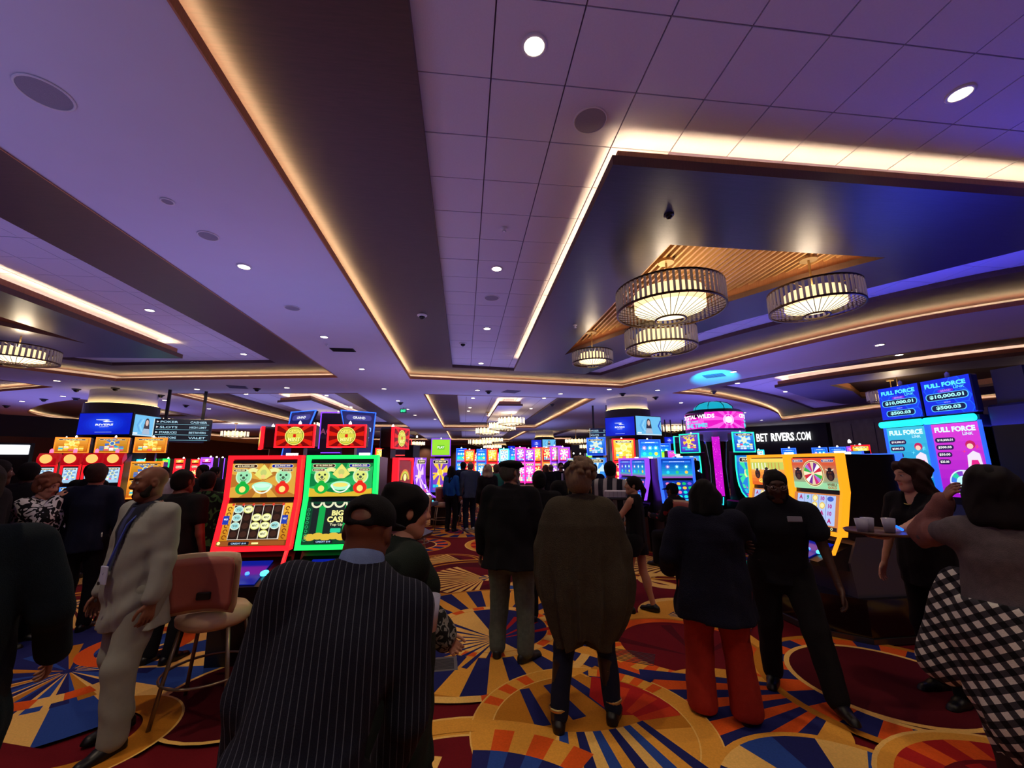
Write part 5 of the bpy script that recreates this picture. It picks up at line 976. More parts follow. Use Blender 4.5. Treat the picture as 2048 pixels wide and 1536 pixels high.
# ------------------------------------------------------------------ people: one smooth continuous body each, clothes and hair on top
V = lambda *a: np.array(a, dtype=np.float32)
def unit(v): return v/max(1e-9, float(np.linalg.norm(v)))
class Sdf:
    def __init__(s, lo, hi, h):
        s.lo = np.array(lo, np.float32); s.h = h; n = np.ceil((np.array(hi)-s.lo)/h).astype(int)+1; s.n = n
        s.F = np.full(n, .2, np.float32); s.ax = [s.lo[i]+h*np.arange(n[i], dtype=np.float32) for i in range(3)]
    def sub(s, lo, hi):
        a = np.clip(np.floor((np.array(lo)-s.lo)/s.h).astype(int), 0, s.n); b = np.clip(np.ceil((np.array(hi)-s.lo)/s.h).astype(int)+1, 0, s.n)
        if (b <= a).any(): return None, None
        sl = tuple(slice(a[i], b[i]) for i in range(3)); X, Y, Z = np.meshgrid(*[s.ax[i][sl[i]] for i in range(3)], indexing='ij'); return sl, np.stack([X, Y, Z], -1)
    def mix(s, sl, d, k, op='u'):
        f = s.F[sl]
        if op == 'u':
            if k > 0: t = np.clip(.5+.5*(f-d)/k, 0, 1); r = f*(1-t)+d*t-k*t*(1-t)
            else: r = np.minimum(f, d)
        else:
            d = -d
            if k > 0: t = np.clip(.5-.5*(f-d)/k, 0, 1); r = f*(1-t)+d*t+k*t*(1-t)
            else: r = np.maximum(f, d)
        s.F[sl] = r
    def cap(s, a, b, ra, rb=None, k=.03, flat=None, q=1.0, op='u'):
        """tapered capsule a-b; flat=(direction), q=thickness ratio along it"""
        rb = ra if rb is None else rb; a = np.array(a, np.float32); b = np.array(b, np.float32); R = max(ra, rb)*max(1, q)+k+.02
        sl, P = s.sub(np.minimum(a, b)-R, np.maximum(a, b)+R)
        if sl is None: return s
        ab = b-a; L = float(ab@ab)+1e-9; t = np.clip(((P-a)@ab)/L, 0, 1); v = P-a-t[..., None]*ab
        if flat is not None: f = unit(np.array(flat, np.float32)); c = v@f; v = v+f*(c*(1/q-1))[..., None]
        d = np.sqrt((v*v).sum(-1))-(ra+(rb-ra)*t)
        s.mix(sl, d*min(1, q) if flat is not None else d, k, op); return s
    def ell(s, c, r, M=None, k=.02, op='u'):
        c = np.array(c, np.float32); r = np.array(r, np.float32); R = float(max(r))+k+.02; sl, P = s.sub(c-R, c+R)
        if sl is None: return s
        v = P-c
        if M is not None: v = v@M                              # columns of M are the axes
        d = (np.sqrt(((v/r)**2).sum(-1))-1)*float(min(r)); s.mix(sl, d, k, op); return s
    def cone(s, c0, r0, c1, r1, k=.03, fold=0, nf=11, ph=0, tilt=0):
        """elliptic tube between two heights: centres (x,y,z), radii (rx,ry)"""
        z0, z1 = sorted((c0[2], c1[2]))
        if c0[2] > c1[2]: c0, r0, c1, r1 = c1, r1, c0, r0
        R = max(*r0, *r1)+k+.03+fold; lo = np.minimum(c0, c1)-R; hi = np.maximum(c0, c1)+R; lo[2] = z0-.03; hi[2] = z1+.03; sl, P = s.sub(lo, hi)
        if sl is None: return s
        t = np.clip((P[..., 2]-z0)/(z1-z0), 0, 1); cx = c0[0]+(c1[0]-c0[0])*t; cy = c0[1]+(c1[1]-c0[1])*t; rx = r0[0]+(r1[0]-r0[0])*t; ry = r0[1]+(r1[1]-r0[1])*t
        dx = P[..., 0]-cx; dy = P[..., 1]-cy; d = (np.sqrt((dx/rx)**2+(dy/ry)**2)-1)*np.minimum(rx, ry)
        if fold: a = np.arctan2(dy, dx); d = d-fold*(1-t)*(np.sin(a*nf+ph)+.5*np.sin(a*nf*1.7+ph*2))
        d = np.maximum(d, np.maximum(z0-P[..., 2]+tilt*P[..., 0], P[..., 2]-z1)); s.mix(sl, d, k); return s
    def loft(s, rows, k=.03, fold=0, nf=11, ph=0, tilt=0):
        """one smooth tube through rows of (z, cx, cy, rx, ry)"""
        R_ = np.array(sorted(rows), np.float32); z0, z1 = R_[0, 0], R_[-1, 0]; m = float(R_[:, 3:].max())+k+.04; cx0 = R_[:, 1:3].min(0)-m; cx1 = R_[:, 1:3].max(0)+m; sl, P = s.sub((*cx0, z0-.03), (*cx1, z1+.03))
        if sl is None: return s
        zz = P[0, 0, :, 2]; q = [np.interp(zz, R_[:, 0], R_[:, i]).astype(np.float32) for i in (1, 2, 3, 4)]; dx = P[..., 0]-q[0]; dy = P[..., 1]-q[1]; d = (np.sqrt((dx/q[2])**2+(dy/q[3])**2)-1)*np.minimum(q[2], q[3])
        if fold: a = np.arctan2(dy, dx); t = np.clip((z1-P[..., 2])/(z1-z0), 0, 1); d = d-fold*t*(np.sin(a*nf+ph)+.5*np.sin(a*nf*1.7+ph*2))
        d = np.maximum(d, np.maximum(z0-P[..., 2]+tilt*(.03*np.sin(np.arctan2(dy, dx)*3)), P[..., 2]-z1)); s.mix(sl, d*.8, k); return s
    def wrinkle(s, amp, fr=22, seed=0, zr=None):
        r = np.random.RandomState(seed); sl, P = s.sub(s.lo, s.lo+s.n*s.h); m = np.abs(s.F) < .06; Q = P[m]; w = 0
        for i in range(4): kk = r.normal(size=3)*[.8, .8, 1.2]; kk = kk/np.linalg.norm(kk)*fr*(.6+.4*i); w = w+np.sin(Q@kk.astype(np.float32)+r.uniform(0, 6)+1.5*np.sin(Q@(kk[[1, 2, 0]]*.5).astype(np.float32)))/(1+.5*i)
        s.F[m] += (amp*w).astype(np.float32); return s
    def cut(s, p, n):
        """keep the side the normal points away from"""
        n = unit(np.array(n, np.float32)); sl, P = s.sub(s.lo, s.lo+s.n*s.h); s.F = np.maximum(s.F, (P-np.array(p, np.float32))@n); return s
    def net(s):
        F = s.F; F[[0, -1]] = np.maximum(F[[0, -1]], .01); F[:, [0, -1]] = np.maximum(F[:, [0, -1]], .01); F[:, :, [0, -1]] = np.maximum(F[:, :, [0, -1]], .01)
        S = F < 0; c = [(i, j, k) for i in (0, 1) for j in (0, 1) for k in (0, 1)]; n = s.n-1
        cnt = sum(S[i:i+n[0], j:j+n[1], k:k+n[2]].astype(np.int8) for i, j, k in c); act = (cnt > 0) & (cnt < 8); I = np.argwhere(act); idx = np.full(act.shape, -1, np.int32); idx[act] = np.arange(len(I))
        if len(I) == 0: return np.zeros((0, 3)), np.zeros((0, 4), int)
        acc = np.zeros((len(I), 3), np.float32); m = np.zeros(len(I), np.float32)
        for a in c:
            for ax in range(3):
                if a[ax]: continue
                b = list(a); b[ax] = 1; f0 = F[I[:, 0]+a[0], I[:, 1]+a[1], I[:, 2]+a[2]]; f1 = F[I[:, 0]+b[0], I[:, 1]+b[1], I[:, 2]+b[2]]; x = (f0 < 0) != (f1 < 0); t = np.where(x, f0/np.where(x, f0-f1, 1), 0)
                for d in range(3): acc[:, d] += np.where(x, a[d]+(t if d == ax else 0), 0)
                m += x
        v = s.lo+(I+acc/m[:, None])*s.h; q = []
        for ax in range(3):
            u, w = [(1, 2), (2, 0), (0, 1)][ax]; A = S.take(range(0, s.n[ax]-1), ax); B = S.take(range(1, s.n[ax]), ax); E = np.argwhere(A != B); E = E[(E[:, u] > 0) & (E[:, w] > 0) & (E[:, u] < s.n[u]-1) & (E[:, w] < s.n[w]-1)]
            g = S[E[:, 0], E[:, 1], E[:, 2]]
            def ix(du, dw): e = E.copy(); e[:, u] -= du; e[:, w] -= dw; return idx[e[:, 0], e[:, 1], e[:, 2]]
            Q = np.stack([ix(1, 1), ix(0, 1), ix(0, 0), ix(1, 0)], 1); Q[~g] = Q[~g][:, ::-1]; q.append(Q)
        return v, np.concatenate(q)
def to_mesh(parts, name='m', colors=None):
    v = np.concatenate([p[0] for p in parts]); o = 0; f = []
    for p in parts: f.append(p[1]+o); o += len(p[0])
    f = np.concatenate(f).astype(np.int32); f = f[(f >= 0).all(1)]; me = bpy.data.meshes.new(name); me.vertices.add(len(v)); me.vertices.foreach_set('co', v.astype(np.float32).ravel())
    me.loops.add(len(f)*4); me.loops.foreach_set('vertex_index', f.ravel()); me.polygons.add(len(f)); me.polygons.foreach_set('loop_start', np.arange(len(f), dtype=np.int32)*4); me.polygons.foreach_set('loop_total', np.full(len(f), 4, np.int32)); me.polygons.foreach_set('use_smooth', np.ones(len(f), bool))
    me.update(calc_edges=True); me.validate()
    if colors is not None:
        a = me.color_attributes.new('Col', 'FLOAT_COLOR', 'POINT'); a.data.foreach_set('color', np.concatenate([colors(v), np.ones((len(v), 1))], 1).astype(np.float32).ravel())
    return me
def ik(a, t, l1, l2, hint):
    a = np.array(a, float); t = np.array(t, float); d = t-a; L = np.linalg.norm(d); L2 = min(L, (l1+l2)*.995); u = d/L; t = a+u*L2
    x = (l1*l1-l2*l2+L2*L2)/(2*L2); y = math.sqrt(max(0, l1*l1-x*x)); h = np.array(hint, float); h = h-u*(h@u); h = h/np.linalg.norm(h); return a+u*x+h*y, t
SKIN = attr_paint('skin_surface', .5, .12, 500, .08, 30, .35)
def cloth(name, rgb, noise=.2, rough=.9, bump=.35, bscale=260, **k): return mat(name, rgb, rough, 0, .2, noise, 30, bump, bscale, **k)
HCOL = {}
def hairmat(rgb): return mat('hair_%d_%d_%d' % rgb, rgb, .6, 0, .15, .5, 10, .6, 60, stretch=(30, 30, 3))
def rotm(yaw, pitch, roll=0):
    return np.array((Matrix.Rotation(yaw, 3, 'Z') @ Matrix.Rotation(pitch, 3, 'X') @ Matrix.Rotation(roll, 3, 'Y')), dtype=np.float32)
def person(label, x, y, rz, H=1.72, g=1.0, fem=False, skin=(150, 100, 76), lean=(0, 0), head=(0, 0, 0), feet=None, hands=(None, None), elbow=(None, None), curl=.45, palm=(None, None), lod=1, group=None, sit=None,
           top=None, bottom=None, shoe=(14, 13, 14), hair=None, hat=None, beard=None, glasses=False, extras=None, z=0, bare_arm=False, bare_leg=False, shoes=True):
    s = H/1.75; hb, hh, hc = [(.019, .0062, .013), (.026, .0105, .018), (.034, .02, .026)][lod]
    root = empty('person', (x, y, z), rz, label, 'person', group); t_ = np.array
    hz = (.93*s if sit is None else sit); sw = (.165 if fem else .19)*s*(1+(g-1)*.4); hw = .095*s*(1+(g-1)*.5)
    up = unit(t_([lean[0], lean[1], .53*s])); Pp = t_([0, 0, hz+.05]); Cc = Pp+up*.34*s; Nn = Pp+up*.52*s; Sh = Pp+up*.455*s
    side = unit(np.cross([0, 1, 0] if abs(up[1]) < .9 else [0, 0, 1], up)) if True else None; fwd = unit(np.cross(up, side))
    M = rotm(*[radians(a) for a in head]); fw = M[:, 1]; uph = M[:, 2]; rt = M[:, 0]
    Hc = Nn+unit(up+t_([0, .25, 0]))*.06*s+uph*.085*s
    sh = [Sh-side*sw, Sh+side*sw]; el = []; wr = []
    for i, sg in enumerate((-1, 1)):
        tg = hands[i] if hands[i] is not None else tuple(sh[i]+t_([sg*.07*s+sg*(g-1)*.08, .03, -.56*s]))
        e, w = ik(sh[i], tg, .29*s, .26*s, elbow[i] or (sg*.35, -1, -.2)); el.append(e); wr.append(w)
    feet = feet or ((-.1*s, 0, 8), (.1*s, .02, -8)); hip = [t_([-hw, 0, hz]), t_([hw, 0, hz])]; kn = []; an = []
    for i in (0, 1):
        fx, fy, fa = feet[i][:3]; fz = feet[i][3] if len(feet[i]) > 3 else 0; e, a = ik(hip[i], (fx, fy, .09*s+fz), .43*s, .42*s, (feet[i][0]*.3, 1, 0.1)); kn.append(e); an.append(a)
    # ---- body
    allp = [Hc, Nn, Pp]+el+wr+kn+an+sh; lo = np.min(allp, 0)-.22; hi = np.max(allp, 0)+.22; lo[2] = max(lo[2], -.0)
    B = Sdf(lo, hi, hb); gg = g
    B.cap(Pp, Cc, .125*s*gg, .13*s*gg, .05, fwd, .72); B.cap(Pp-[0, 0, .04], Pp, .14*s*gg, .13*s*gg, .05, fwd, .78); B.cap(Sh-side*sw*.7, Sh+side*sw*.7, .075*s, .075*s, .06, fwd, .8)
    B.cap(Sh, Nn+up*.05*s, .06*s, .055*s, .04); B.cap(Nn, Hc-uph*.05*s, .056*s*(.85 if fem else 1), .052*s*(.85 if fem else 1), .02)
    for i in (0, 1):
        B.cap(sh[i], el[i], .05*s, .038*s, .03); B.cap(el[i], wr[i], .037*s, .024*s, .015); B.cap(hip[i], kn[i], .08*s*gg, .055*s, .04); B.cap(kn[i], an[i], .054*s, .036*s, .02); B.ell(an[i]*.35+kn[i]*.65+[0, -.012, 0], (.052*s, .052*s, .1*s), None, .03)
        fa = radians(feet[i][2]); fd = t_([-sin(fa), cos(fa), 0]); B.cap(an[i]-fd*.03-[0, 0, .05*s], an[i]+fd*.13*s-[0, 0, .06*s], .034*s, .028*s, .02)
    parts = [B.net()]
    # ---- head
    S = Sdf(Hc-.17*s, Hc+.17*s, hh*s); L = lambda a, b, c: Hc+(rt*a+fw*b+uph*c)*s
    S.ell(L(0, -.012, .03), t_([.074, .092, .082])*s, M, .01); S.ell(L(0, .022, -.03), t_([.06, .068, .082])*s, M, .03); S.cap(L(0, .055, -.092), L(0, .05, -.085), .03*s, .03*s, .03)
    for q in (-1, 1): S.cap(L(q*.05, .0, -.06), L(q*.02, .055, -.092), .022*s, .024*s, .03); S.ell(L(q*.038, .06, -.022), t_([.024, .022, .024])*s, M, .02)
    S.cap(L(-.03, .074, .034), L(.03, .074, .034), .014*s, .014*s, .02)
    for q in (-1, 1): S.ell(L(q*.03, .098, .012), t_([.019, .016, .013])*s, M, .012, 'd'); S.ell(L(q*.031, .072, .011), t_([.0155, .0155, .0135])*s, M, .003)
    S.cap(L(0, .085, .02), L(0, .105, -.02), .009*s, .013*s, .012); S.cap(L(-.012, .09, -.024), L(.012, .09, -.024), .011*s, .011*s, .008)
    S.cap(L(-.018, .084, -.05), L(.018, .084, -.05), .0085*s, .0085*s, .008); S.cap(L(-.014, .083, -.06), L(.014, .083, -.06), .009*s, .009*s, .008); S.ell(L(0, .1, -.055), t_([.026, .008, .0022])*s, M, .004, 'd')
    for q in (-1, 1): S.ell(L(q*.077, -.008, -.002), t_([.011, .021, .032])*s, M, .008); S.ell(L(q*.087, .0, .004), t_([.008, .01, .016])*s, M, .006, 'd')
    S.cap(L(0, -.02, -.06), Nn+[0, 0, .02], .05*s*(.86 if fem else 1), .055*s*(.86 if fem else 1), .03); parts.append(S.net())
    # ---- hands, five fingers each
    for i, sg in enumerate((-1, 1)):
        d = unit(wr[i]-el[i]) if palm[i] is None or len(palm[i]) < 2 else unit(t_(palm[i][1], float)); n = t_(palm[i][0], float) if palm[i] is not None else t_([-sg*1.0, 0, 0]); n = unit(n-d*(n@d)); th = unit(np.cross(n, d))*(1 if i else -1)*1.0
        if th @ fwd < 0 and palm[i] is None: th = -th
        w = wr[i]; hs = s*(.9 if fem else 1.0); G = Sdf(w-.2, w+.2, .0052 if lod == 0 else .011 if lod == 1 else .02)
        G.cap(w-d*.03*hs, w+d*.02*hs, .024*hs, .024*hs, .01)
        for j, (o, ln) in enumerate(((.03, .068), (.0105, .078), (-.0095, .072), (-.029, .056))):
            b = w+d*.085*hs+th*o*hs; G.cap(w+d*.012*hs+th*o*.55*hs, b, .0135*hs, .0115*hs, .012, n, .8); c = curl*(1+.1*j); p = b; A = 0
            for m_, fr in enumerate((.45, .31, .24)):
                A += c*(.55, 1.0, .8)[m_]; nd = d*cos(A)+n*sin(A); p2 = p+unit(nd+th*(1.2-.8*j)*.05)*ln*fr*hs; G.cap(p, p2, (.0098, .009, .0082)[m_]*hs, (.009, .0082, .007)[m_]*hs, .002); p = p2
        b = w+d*.025*hs+th*.024*hs; td = unit(d*.75+th*.7+n*.35); p = b+td*.042*hs; G.cap(b, p, .015*hs, .0115*hs, .01); p2 = p+unit(d*.95+th*.25+n*.3)*.03*hs; G.cap(p, p2, .011*hs, .0095*hs, .002); p3 = p2+unit(d+n*.35)*.024*hs; G.cap(p2, p3, .0095*hs, .008*hs, .002)
        parts.append(G.net())
    sc = t_(lin(skin)); Mi = M
    def paint(v):
        c = np.tile(sc, (len(v), 1)); l = (v-Hc)@Mi/s; X_, Y_, Z_ = np.abs(l[:, 0]), l[:, 1], l[:, 2]; ok = (Y_ > .05) & (np.abs(Z_) < .12)
        c[ok & (X_ < .024) & (Z_ < -.046) & (Z_ > -.066) & (Y_ > .075)] = sc*t_([.95, .5, .5]); b = ok & (X_ > .014) & (X_ < .05) & (Z_ > .03+(.006 if fem else .002)) & (Z_ < .043); c[b] = sc*.22
        e = ok & (((X_-.031)/.0155)**2+((Z_-.011)/.0075)**2 < 1); c[e] = (.6, .57, .52); c[ok & (((X_-.031)/.0065)**2+((Z_-.011)/.0065)**2 < 1)] = (.02, .012, .01)
        c[ok & e & (Z_ > .0155)] = sc*.15; return c
    bo = link('body', to_mesh(parts, 'body', paint), root, SKIN)
    # ---- clothes
    P0 = Pp-[0, 0, .04*s]
    if bottom:
        k = bottom.get('kind', 'trousers'); ln = bottom.get('loose', 1.0); m = bottom['m']
        if k == 'trousers':
            T = Sdf(np.min([*kn, *an, Pp], 0)-.2, np.max([*kn, *an, Pp], 0)+.22, hc); T.cap(Pp-[0, 0, .06*s], Pp+[0, 0, .06*s], .152*s*g, .14*s*g, .05, (0, 1, 0), .8)
            for i in (0, 1):
                T.cap(hip[i]+[0, -.01, 0], kn[i], .098*s*(.5+.5*g)*ln, .078*s*ln, .03); bt = an[i]-(an[i]-kn[i])*bottom.get('up', .0); T.cap(kn[i], bt-[0, 0, .0], .078*s*ln, .066*s*ln*bottom.get('flare', 1), .03)
                T.cut  # hems stay round over the shoe
            T.wrinkle(.0035, 26, 3)
            if sit is None: T.cut((0, 0, .035*s+bottom.get('hem', 0)), (0, 0, -1)); 
            link('trousers', to_mesh([T.net()]), root, m)
        elif k == 'shorts':
            T = Sdf(np.min([*kn, Pp], 0)-.2, np.max([*kn, Pp], 0)+.22, hc); T.cap(Pp-[0, 0, .06*s], Pp+[0, 0, .06*s], .15*s*g, .13*s*g, .05, (0, 1, 0), .8)
            for i in (0, 1): T.cap(hip[i], hip[i]*.35+kn[i]*.65, .105*s*ln, .1*s*ln, .04)
            T.cut((0, 0, hz-.2*s), (0, 0, -1)); T.wrinkle(.003, 26, 3); link('shorts', to_mesh([T.net()]), root, m)
    if top:
        k = top.get('kind', 'jacket'); ln = top.get('loose', 1.0); m = top['m']; hem = top.get('hem', .78)*s if sit is None else hz-.02; T = Sdf(np.min([*el, *wr, [*Pp[:2], hem], *sh], 0)-.24, np.max([*el, *wr, Nn, *sh], 0)+.2, top.get('h', hc)); c3 = lambda p: (float(p[0]), float(p[1]), float(p[2]))
        bw = .155*s*g*ln; bd = .118*s*g*ln
        if k == 'poncho':
            T.loft([(hem, 0, 0, .20*s, .15*s), (hem+.12*s, 0, 0, .27*s, .18*s), (hem+.27*s, 0, 0, .325*s, .2*s), (hem+.42*s, 0, 0, .34*s, .2*s), (hem+.6*s, 0, 0, .32*s, .19*s), (Cc[2]+.02, 0, 0, .285*s, .17*s), (Sh[2]-.02, 0, 0, .23*s, .14*s), (Sh[2]+.05*s, 0, 0, .13*s, .1*s), (Nn[2]+.03*s, 0, 0, .07*s, .075*s)], .02, .017, 11, 1, 1.8)
        elif sit is not None or abs(up[0])+abs(up[1]) > .25:
            T.cap(Pp-[0, 0, .02], Cc, bw*1.02, bw*1.04, .05, fwd, .8); T.cap(Cc, Sh, bw*1.04, bw*.8, .05, fwd, .78)
            if sit is None: T.loft([(hem, 0, -.02, bw*1.08, bd*1.2), (Pp[2], 0, -.01, bw*1.06, bd*1.14), (Pp[2]+.08, 0, 0, bw*.95, bd)], .05, .004, 7)
        else:
            fl_ = top.get('flare', 1.2); T.loft([(hem, 0, -.01, bw*fl_, bd*fl_*1.05), (Pp[2], Pp[0], Pp[1], bw*1.12, bd*1.17), ((Pp[2]+Cc[2])/2, (Pp[0]+Cc[0])/2, (Pp[1]+Cc[1])/2, bw*top.get('waist', 1.08), bd*1.12), (Cc[2], Cc[0], Cc[1], bw*1.1, bd*1.14), (Sh[2]-.03, Sh[0], Sh[1], bw*.98, bd*1.0), (Sh[2]+.05, Sh[0], Sh[1], bw*.62, bd*.72)], .03, top.get('fold', .005), 9)
        if fem: 
            for q in (-1, 1): T.ell(Cc+side*q*.07*s+fwd*.09*s*g-[0, 0, .02*s], t_([.065, .06, .065])*s*g, None, .04)
        (T.cap(Sh-side*sw*.85, Sh+side*sw*.85, .072*s*(.7+.3*g), .072*s*(.7+.3*g), .06, fwd, .9) if k != 'poncho' else T.cap(Sh-side*sw*.6, Sh+side*sw*.6, .075*s, .075*s, .06, fwd, .9)); T.cap(Sh+up*.02*s, Nn+up*.0, .085*s, .066*s, .05)
        sl = top.get('sleeve', 1.0); ar = .062*s*(.6+.4*g)*top.get('arm', 1)
        for i in (0, 1):
            if sl <= .02: continue
            if k == 'poncho': T.cap(sh[i], el[i], .08*s, .085*s, .09); T.cap(el[i], el[i]*.5+wr[i]*.5, .085*s, .06*s, .08); continue
            if sl < .6: T.cap(sh[i], sh[i]+(el[i]-sh[i])*sl*2*.5, ar*1.05, ar*1.02, .03)
            else:
                T.cap(sh[i], el[i], ar*1.08, ar*.92, .035); we = el[i]+(wr[i]-el[i])*(.93 if sl >= 1 else .55); T.cap(el[i], we, ar*.92, ar*.72, .02); dd_ = unit(wr[i]-el[i])
        if top.get('neck', 1): T.cap(Nn+up*.01*s+fwd*.01, Nn+up*.14*s+fwd*.02, .058*s, .07*s, .008, op='d')
        if top.get('vneck'): v0 = top['vneck']; T.cap(Nn+fwd*.08*s, Nn-up*v0*s+fwd*.15*s, .045*s, .01*s, .01, op='d')
        T.wrinkle(top.get('wr', .005), top.get('wf', 19), 5+int(H*100)); 
        if k != 'poncho' and sit is None and not (abs(up[0])+abs(up[1]) > .25): T.cut((0, 0, hem), (0, 0, -1))
        me = to_mesh([T.net()], 'top', (lambda v: top['paint'](v, dict(Cc=Cc, Nn=Nn, Sh=Sh, s=s, Pp=Pp, wr=wr, el=el))) if top.get('paint') else None); link(k if k != 'top' else 'shirt', me, root, m)
    if shoes:
        for i in (0, 1):
            fa = radians(feet[i][2]); fd = t_([-sin(fa), cos(fa), 0]); a = an[i]; T = Sdf(a-[.22, .22, .1], a+[.22, .22, .12], min(hc, .012)); z0 = a[2]-.09*s
            T.cap([*(a-fd*.045*s)[:2], z0+.042*s], [*(a+fd*.06*s)[:2], z0+.04*s], .042*s, .045*s, .02); T.cap([*(a+fd*.05*s)[:2], z0+.034*s], [*(a+fd*.15*s)[:2], z0+.026*s], .044*s, .036*s, .02, (0, 0, 1), .8); T.cap(a-fd*.01-[0, 0, .03], a-fd*.012+[0, 0, .01 if not bare_leg else -.02], .042*s, .04*s, .02)
            T.cap([*(a-fd*.05*s)[:2], z0+.012*s], [*(a+fd*.16*s)[:2], z0+.012*s], .04*s, .038*s, .01, (0, 0, 1), .35); T.cut((0, 0, z0+.001), (0, 0, -1)); link('shoe', to_mesh([T.net()]), root, mat('shoe_%d_%d_%d' % shoe, shoe, .4, spec=.4))
    # ---- hair, hats, beards, glasses
    if hair:
        st, hcL = hair[0], hair[1]; T = Sdf(Hc-[.24*s, .24*s, .5*s], Hc+.24*s, (.008, .014, .022)[lod]); th = {'crop': .006, 'short': .014, 'bald_ring': .004}.get(st, .02)
        T.ell(L(0, -.018, .038), t_([.078+th, .094+th, .08+th])*s, M, .01); 
        if st in ('crop', 'short', 'bald_ring', 'bun', 'curly', 'long', 'bob', 'wavy', 'updo'): T.ell(L(0, -.03, -.01), t_([.076+th, .08+th, .075+th])*s, M, .02)
        cutc = {'crop': .1, 'short': .085}.get(st, .08)
        if st == 'bald_ring': T.ell(L(0, .0, .09), t_([.09, .12, .07])*s, M, .01, 'd')
        if st in ('long', 'wavy', 'bob'):
            z1 = {'long': -.33, 'wavy': -.24, 'bob': -.14}[st]; wv = .012 if st == 'wavy' else .003
            for a_, b_ in ((-.055, -.05), (0, -.075), (.055, -.05), (-.078, -.0), (.078, -.0)): T.cap(L(a_, b_, .0), L(a_*1.25, b_-.035, z1), .045*s, .04*s, .03)
            T.wrinkle(.005 if st != 'wavy' else .011, 55, 2)
        if st == 'bun': T.ell(L(0, -.09, .085), t_([.05, .05, .045])*s, M, .02); T.wrinkle(.003, 60, 1)
        if st == 'tail': T.ell(L(0, -.03, -.005), t_([.076, .085, .07])*s, M, .02); T.cap(L(0, -.11, .03), L(.02, -.15, -.06), .03*s, .035*s, .02); T.cap(L(.02, -.15, -.06), L(.03, -.13, -.22), .035*s, .018*s, .02)
        if st == 'curly':
            r = np.random.RandomState(4)
            for q in range(46 if lod < 2 else 12):
                v = unit(r.normal(size=3)*[1, 1, 1]+[0, -.4, .5]); T.ell(L(*(v*[.098, .105, .1]+[0, -.015, .045])), t_([.026, .026, .026])*s, None, .006)
        if st == 'updo':
            r = np.random.RandomState(9)
            for q in range(60): v = unit(r.normal(size=3)+[.35, -.3, .75]); T.ell(L(*(v*[.1, .1, .1]+[.012, -.03, .065])), t_([1, 1, 1])*r.uniform(.016, .028)*s, None, .004)
        if st in ('short', 'crop'): T.wrinkle(.0015, 80, 1)
        T.ell(L(0, .085, -.045), t_([.075, .07, .1])*s, M, .012, 'd'); T.ell(L(0, .115, .02), t_([.06, .05, .06])*s, M, .012, 'd')
        if st not in ('long', 'wavy', 'bob'):
            T.cap(L(0, -.0, -.205), L(0, -.02, -.4), .13*s, .2*s, .01, op='d')
            for q in (-1, 1): T.ell(L(q*.09, -.008, -.01), t_([.03, .02, .032])*s, M, .006, 'd')
        link('hair', to_mesh([T.net()]), root, hairmat(hcL))
    if hat:
        T = Sdf(Hc-.2*s, Hc+.24*s, (.007, .012, .02)[lod])
        if hat[0] == 'flat':
            T.ell(L(0, .0, .085), t_([.105, .125, .036])*s, M, .02); T.ell(L(0, -.005, .055), t_([.09, .105, .05])*s, M, .02); T.cap(L(-.035, .1, .06), L(.035, .1, .06), .04*s, .04*s, .015, uph, .3)
        elif hat[0] == 'cap':
            T.ell(L(0, -.012, .05), t_([.087, .105, .078])*s, M, .01); T.cap(L(-.03, .1, .035), L(.03, .1, .035), .055*s, .055*s, .01, uph, .2); T.ell(L(0, .0, -.06), t_([.2, .2, .085])*s, M, .004, 'd'); T.cap(L(-.03, .1, .035), L(.03, .1, .035), .055*s, .055*s, .01, uph, .2)
            if hat[2:]: T.ell(L(0, -.125, .045), t_([.042, .06, .026])*s, M, .004, 'd'); T.cap(L(-.04, -.094, .02), L(.04, -.094, .02), .011*s, .011*s, .004)
        elif hat[0] == 'beanie': T.ell(L(0, -.015, .05), t_([.09, .108, .085])*s, M, .01); T.ell(L(0, .03, -.08), t_([.2, .2, .085])*s, M, .01, 'd'); T.wrinkle(.002, 70, 3)
        link('hat' if hat[0] != 'flat' else 'flat_cap', to_mesh([T.net()]), root, hat[1])
    if beard:
        T = Sdf(L(0, .06, -.09)-.11, L(0, .06, -.09)+.11, (.007, .012, .02)[lod]); T.ell(L(0, .048, -.082), t_([.055, .046, .042])*s, M, .01); 
        if beard[1] == 'long': T.ell(L(0, .065, -.12), t_([.048, .04, .06])*s, M, .02)
        for q in (-1, 1): T.cap(L(q*.066, .01, -.02), L(q*.055, .035, -.07), .014*s, .022*s, .01)
        T.wrinkle(.003, 90, 3); T.ell(L(0, .105, -.052), t_([.022, .03, .01])*s, M, .004, 'd'); T.ell(L(0, .1, .0), t_([.05, .05, .036])*s, M, .01, 'd'); link('beard', to_mesh([T.net()]), root, hairmat(beard[0]))
    if glasses:
        A = MB()
        for q in (-1, 1):
            A.tube([L(q*.033+.022*cos(a), .098, .01+.017*sin(a)) for a in np.linspace(0, 2*pi, 13)], .002*s, 5); A.tube([L(q*.055, .095, .014), L(q*.08, -.01, .01)], .002*s, 5)
        A.tube([L(-.011, .1, .012), L(.011, .1, .012)], .002*s, 5); A.build('glasses', mat('glasses_frame', (180, 170, 160), .3, metal=.7), root, smooth=True)
    if extras: extras(root, dict(Hc=Hc, L=L, Nn=Nn, Cc=Cc, Pp=Pp, Sh=Sh, sh=sh, wr=wr, el=el, kn=kn, an=an, s=s, M=M, fwd=fwd, side=side, up=up))
    return root
HELD = {}
def face_to(deg): return radians(deg)
BLKC = cloth('black_wool', (20, 19, 24)); CHAR = cloth('charcoal_cloth', (34, 33, 38)); NAVY = cloth('navy_knit', (18, 20, 40), bscale=160, bump=.6); DBLUE = cloth('navy_cloth', (24, 30, 52))
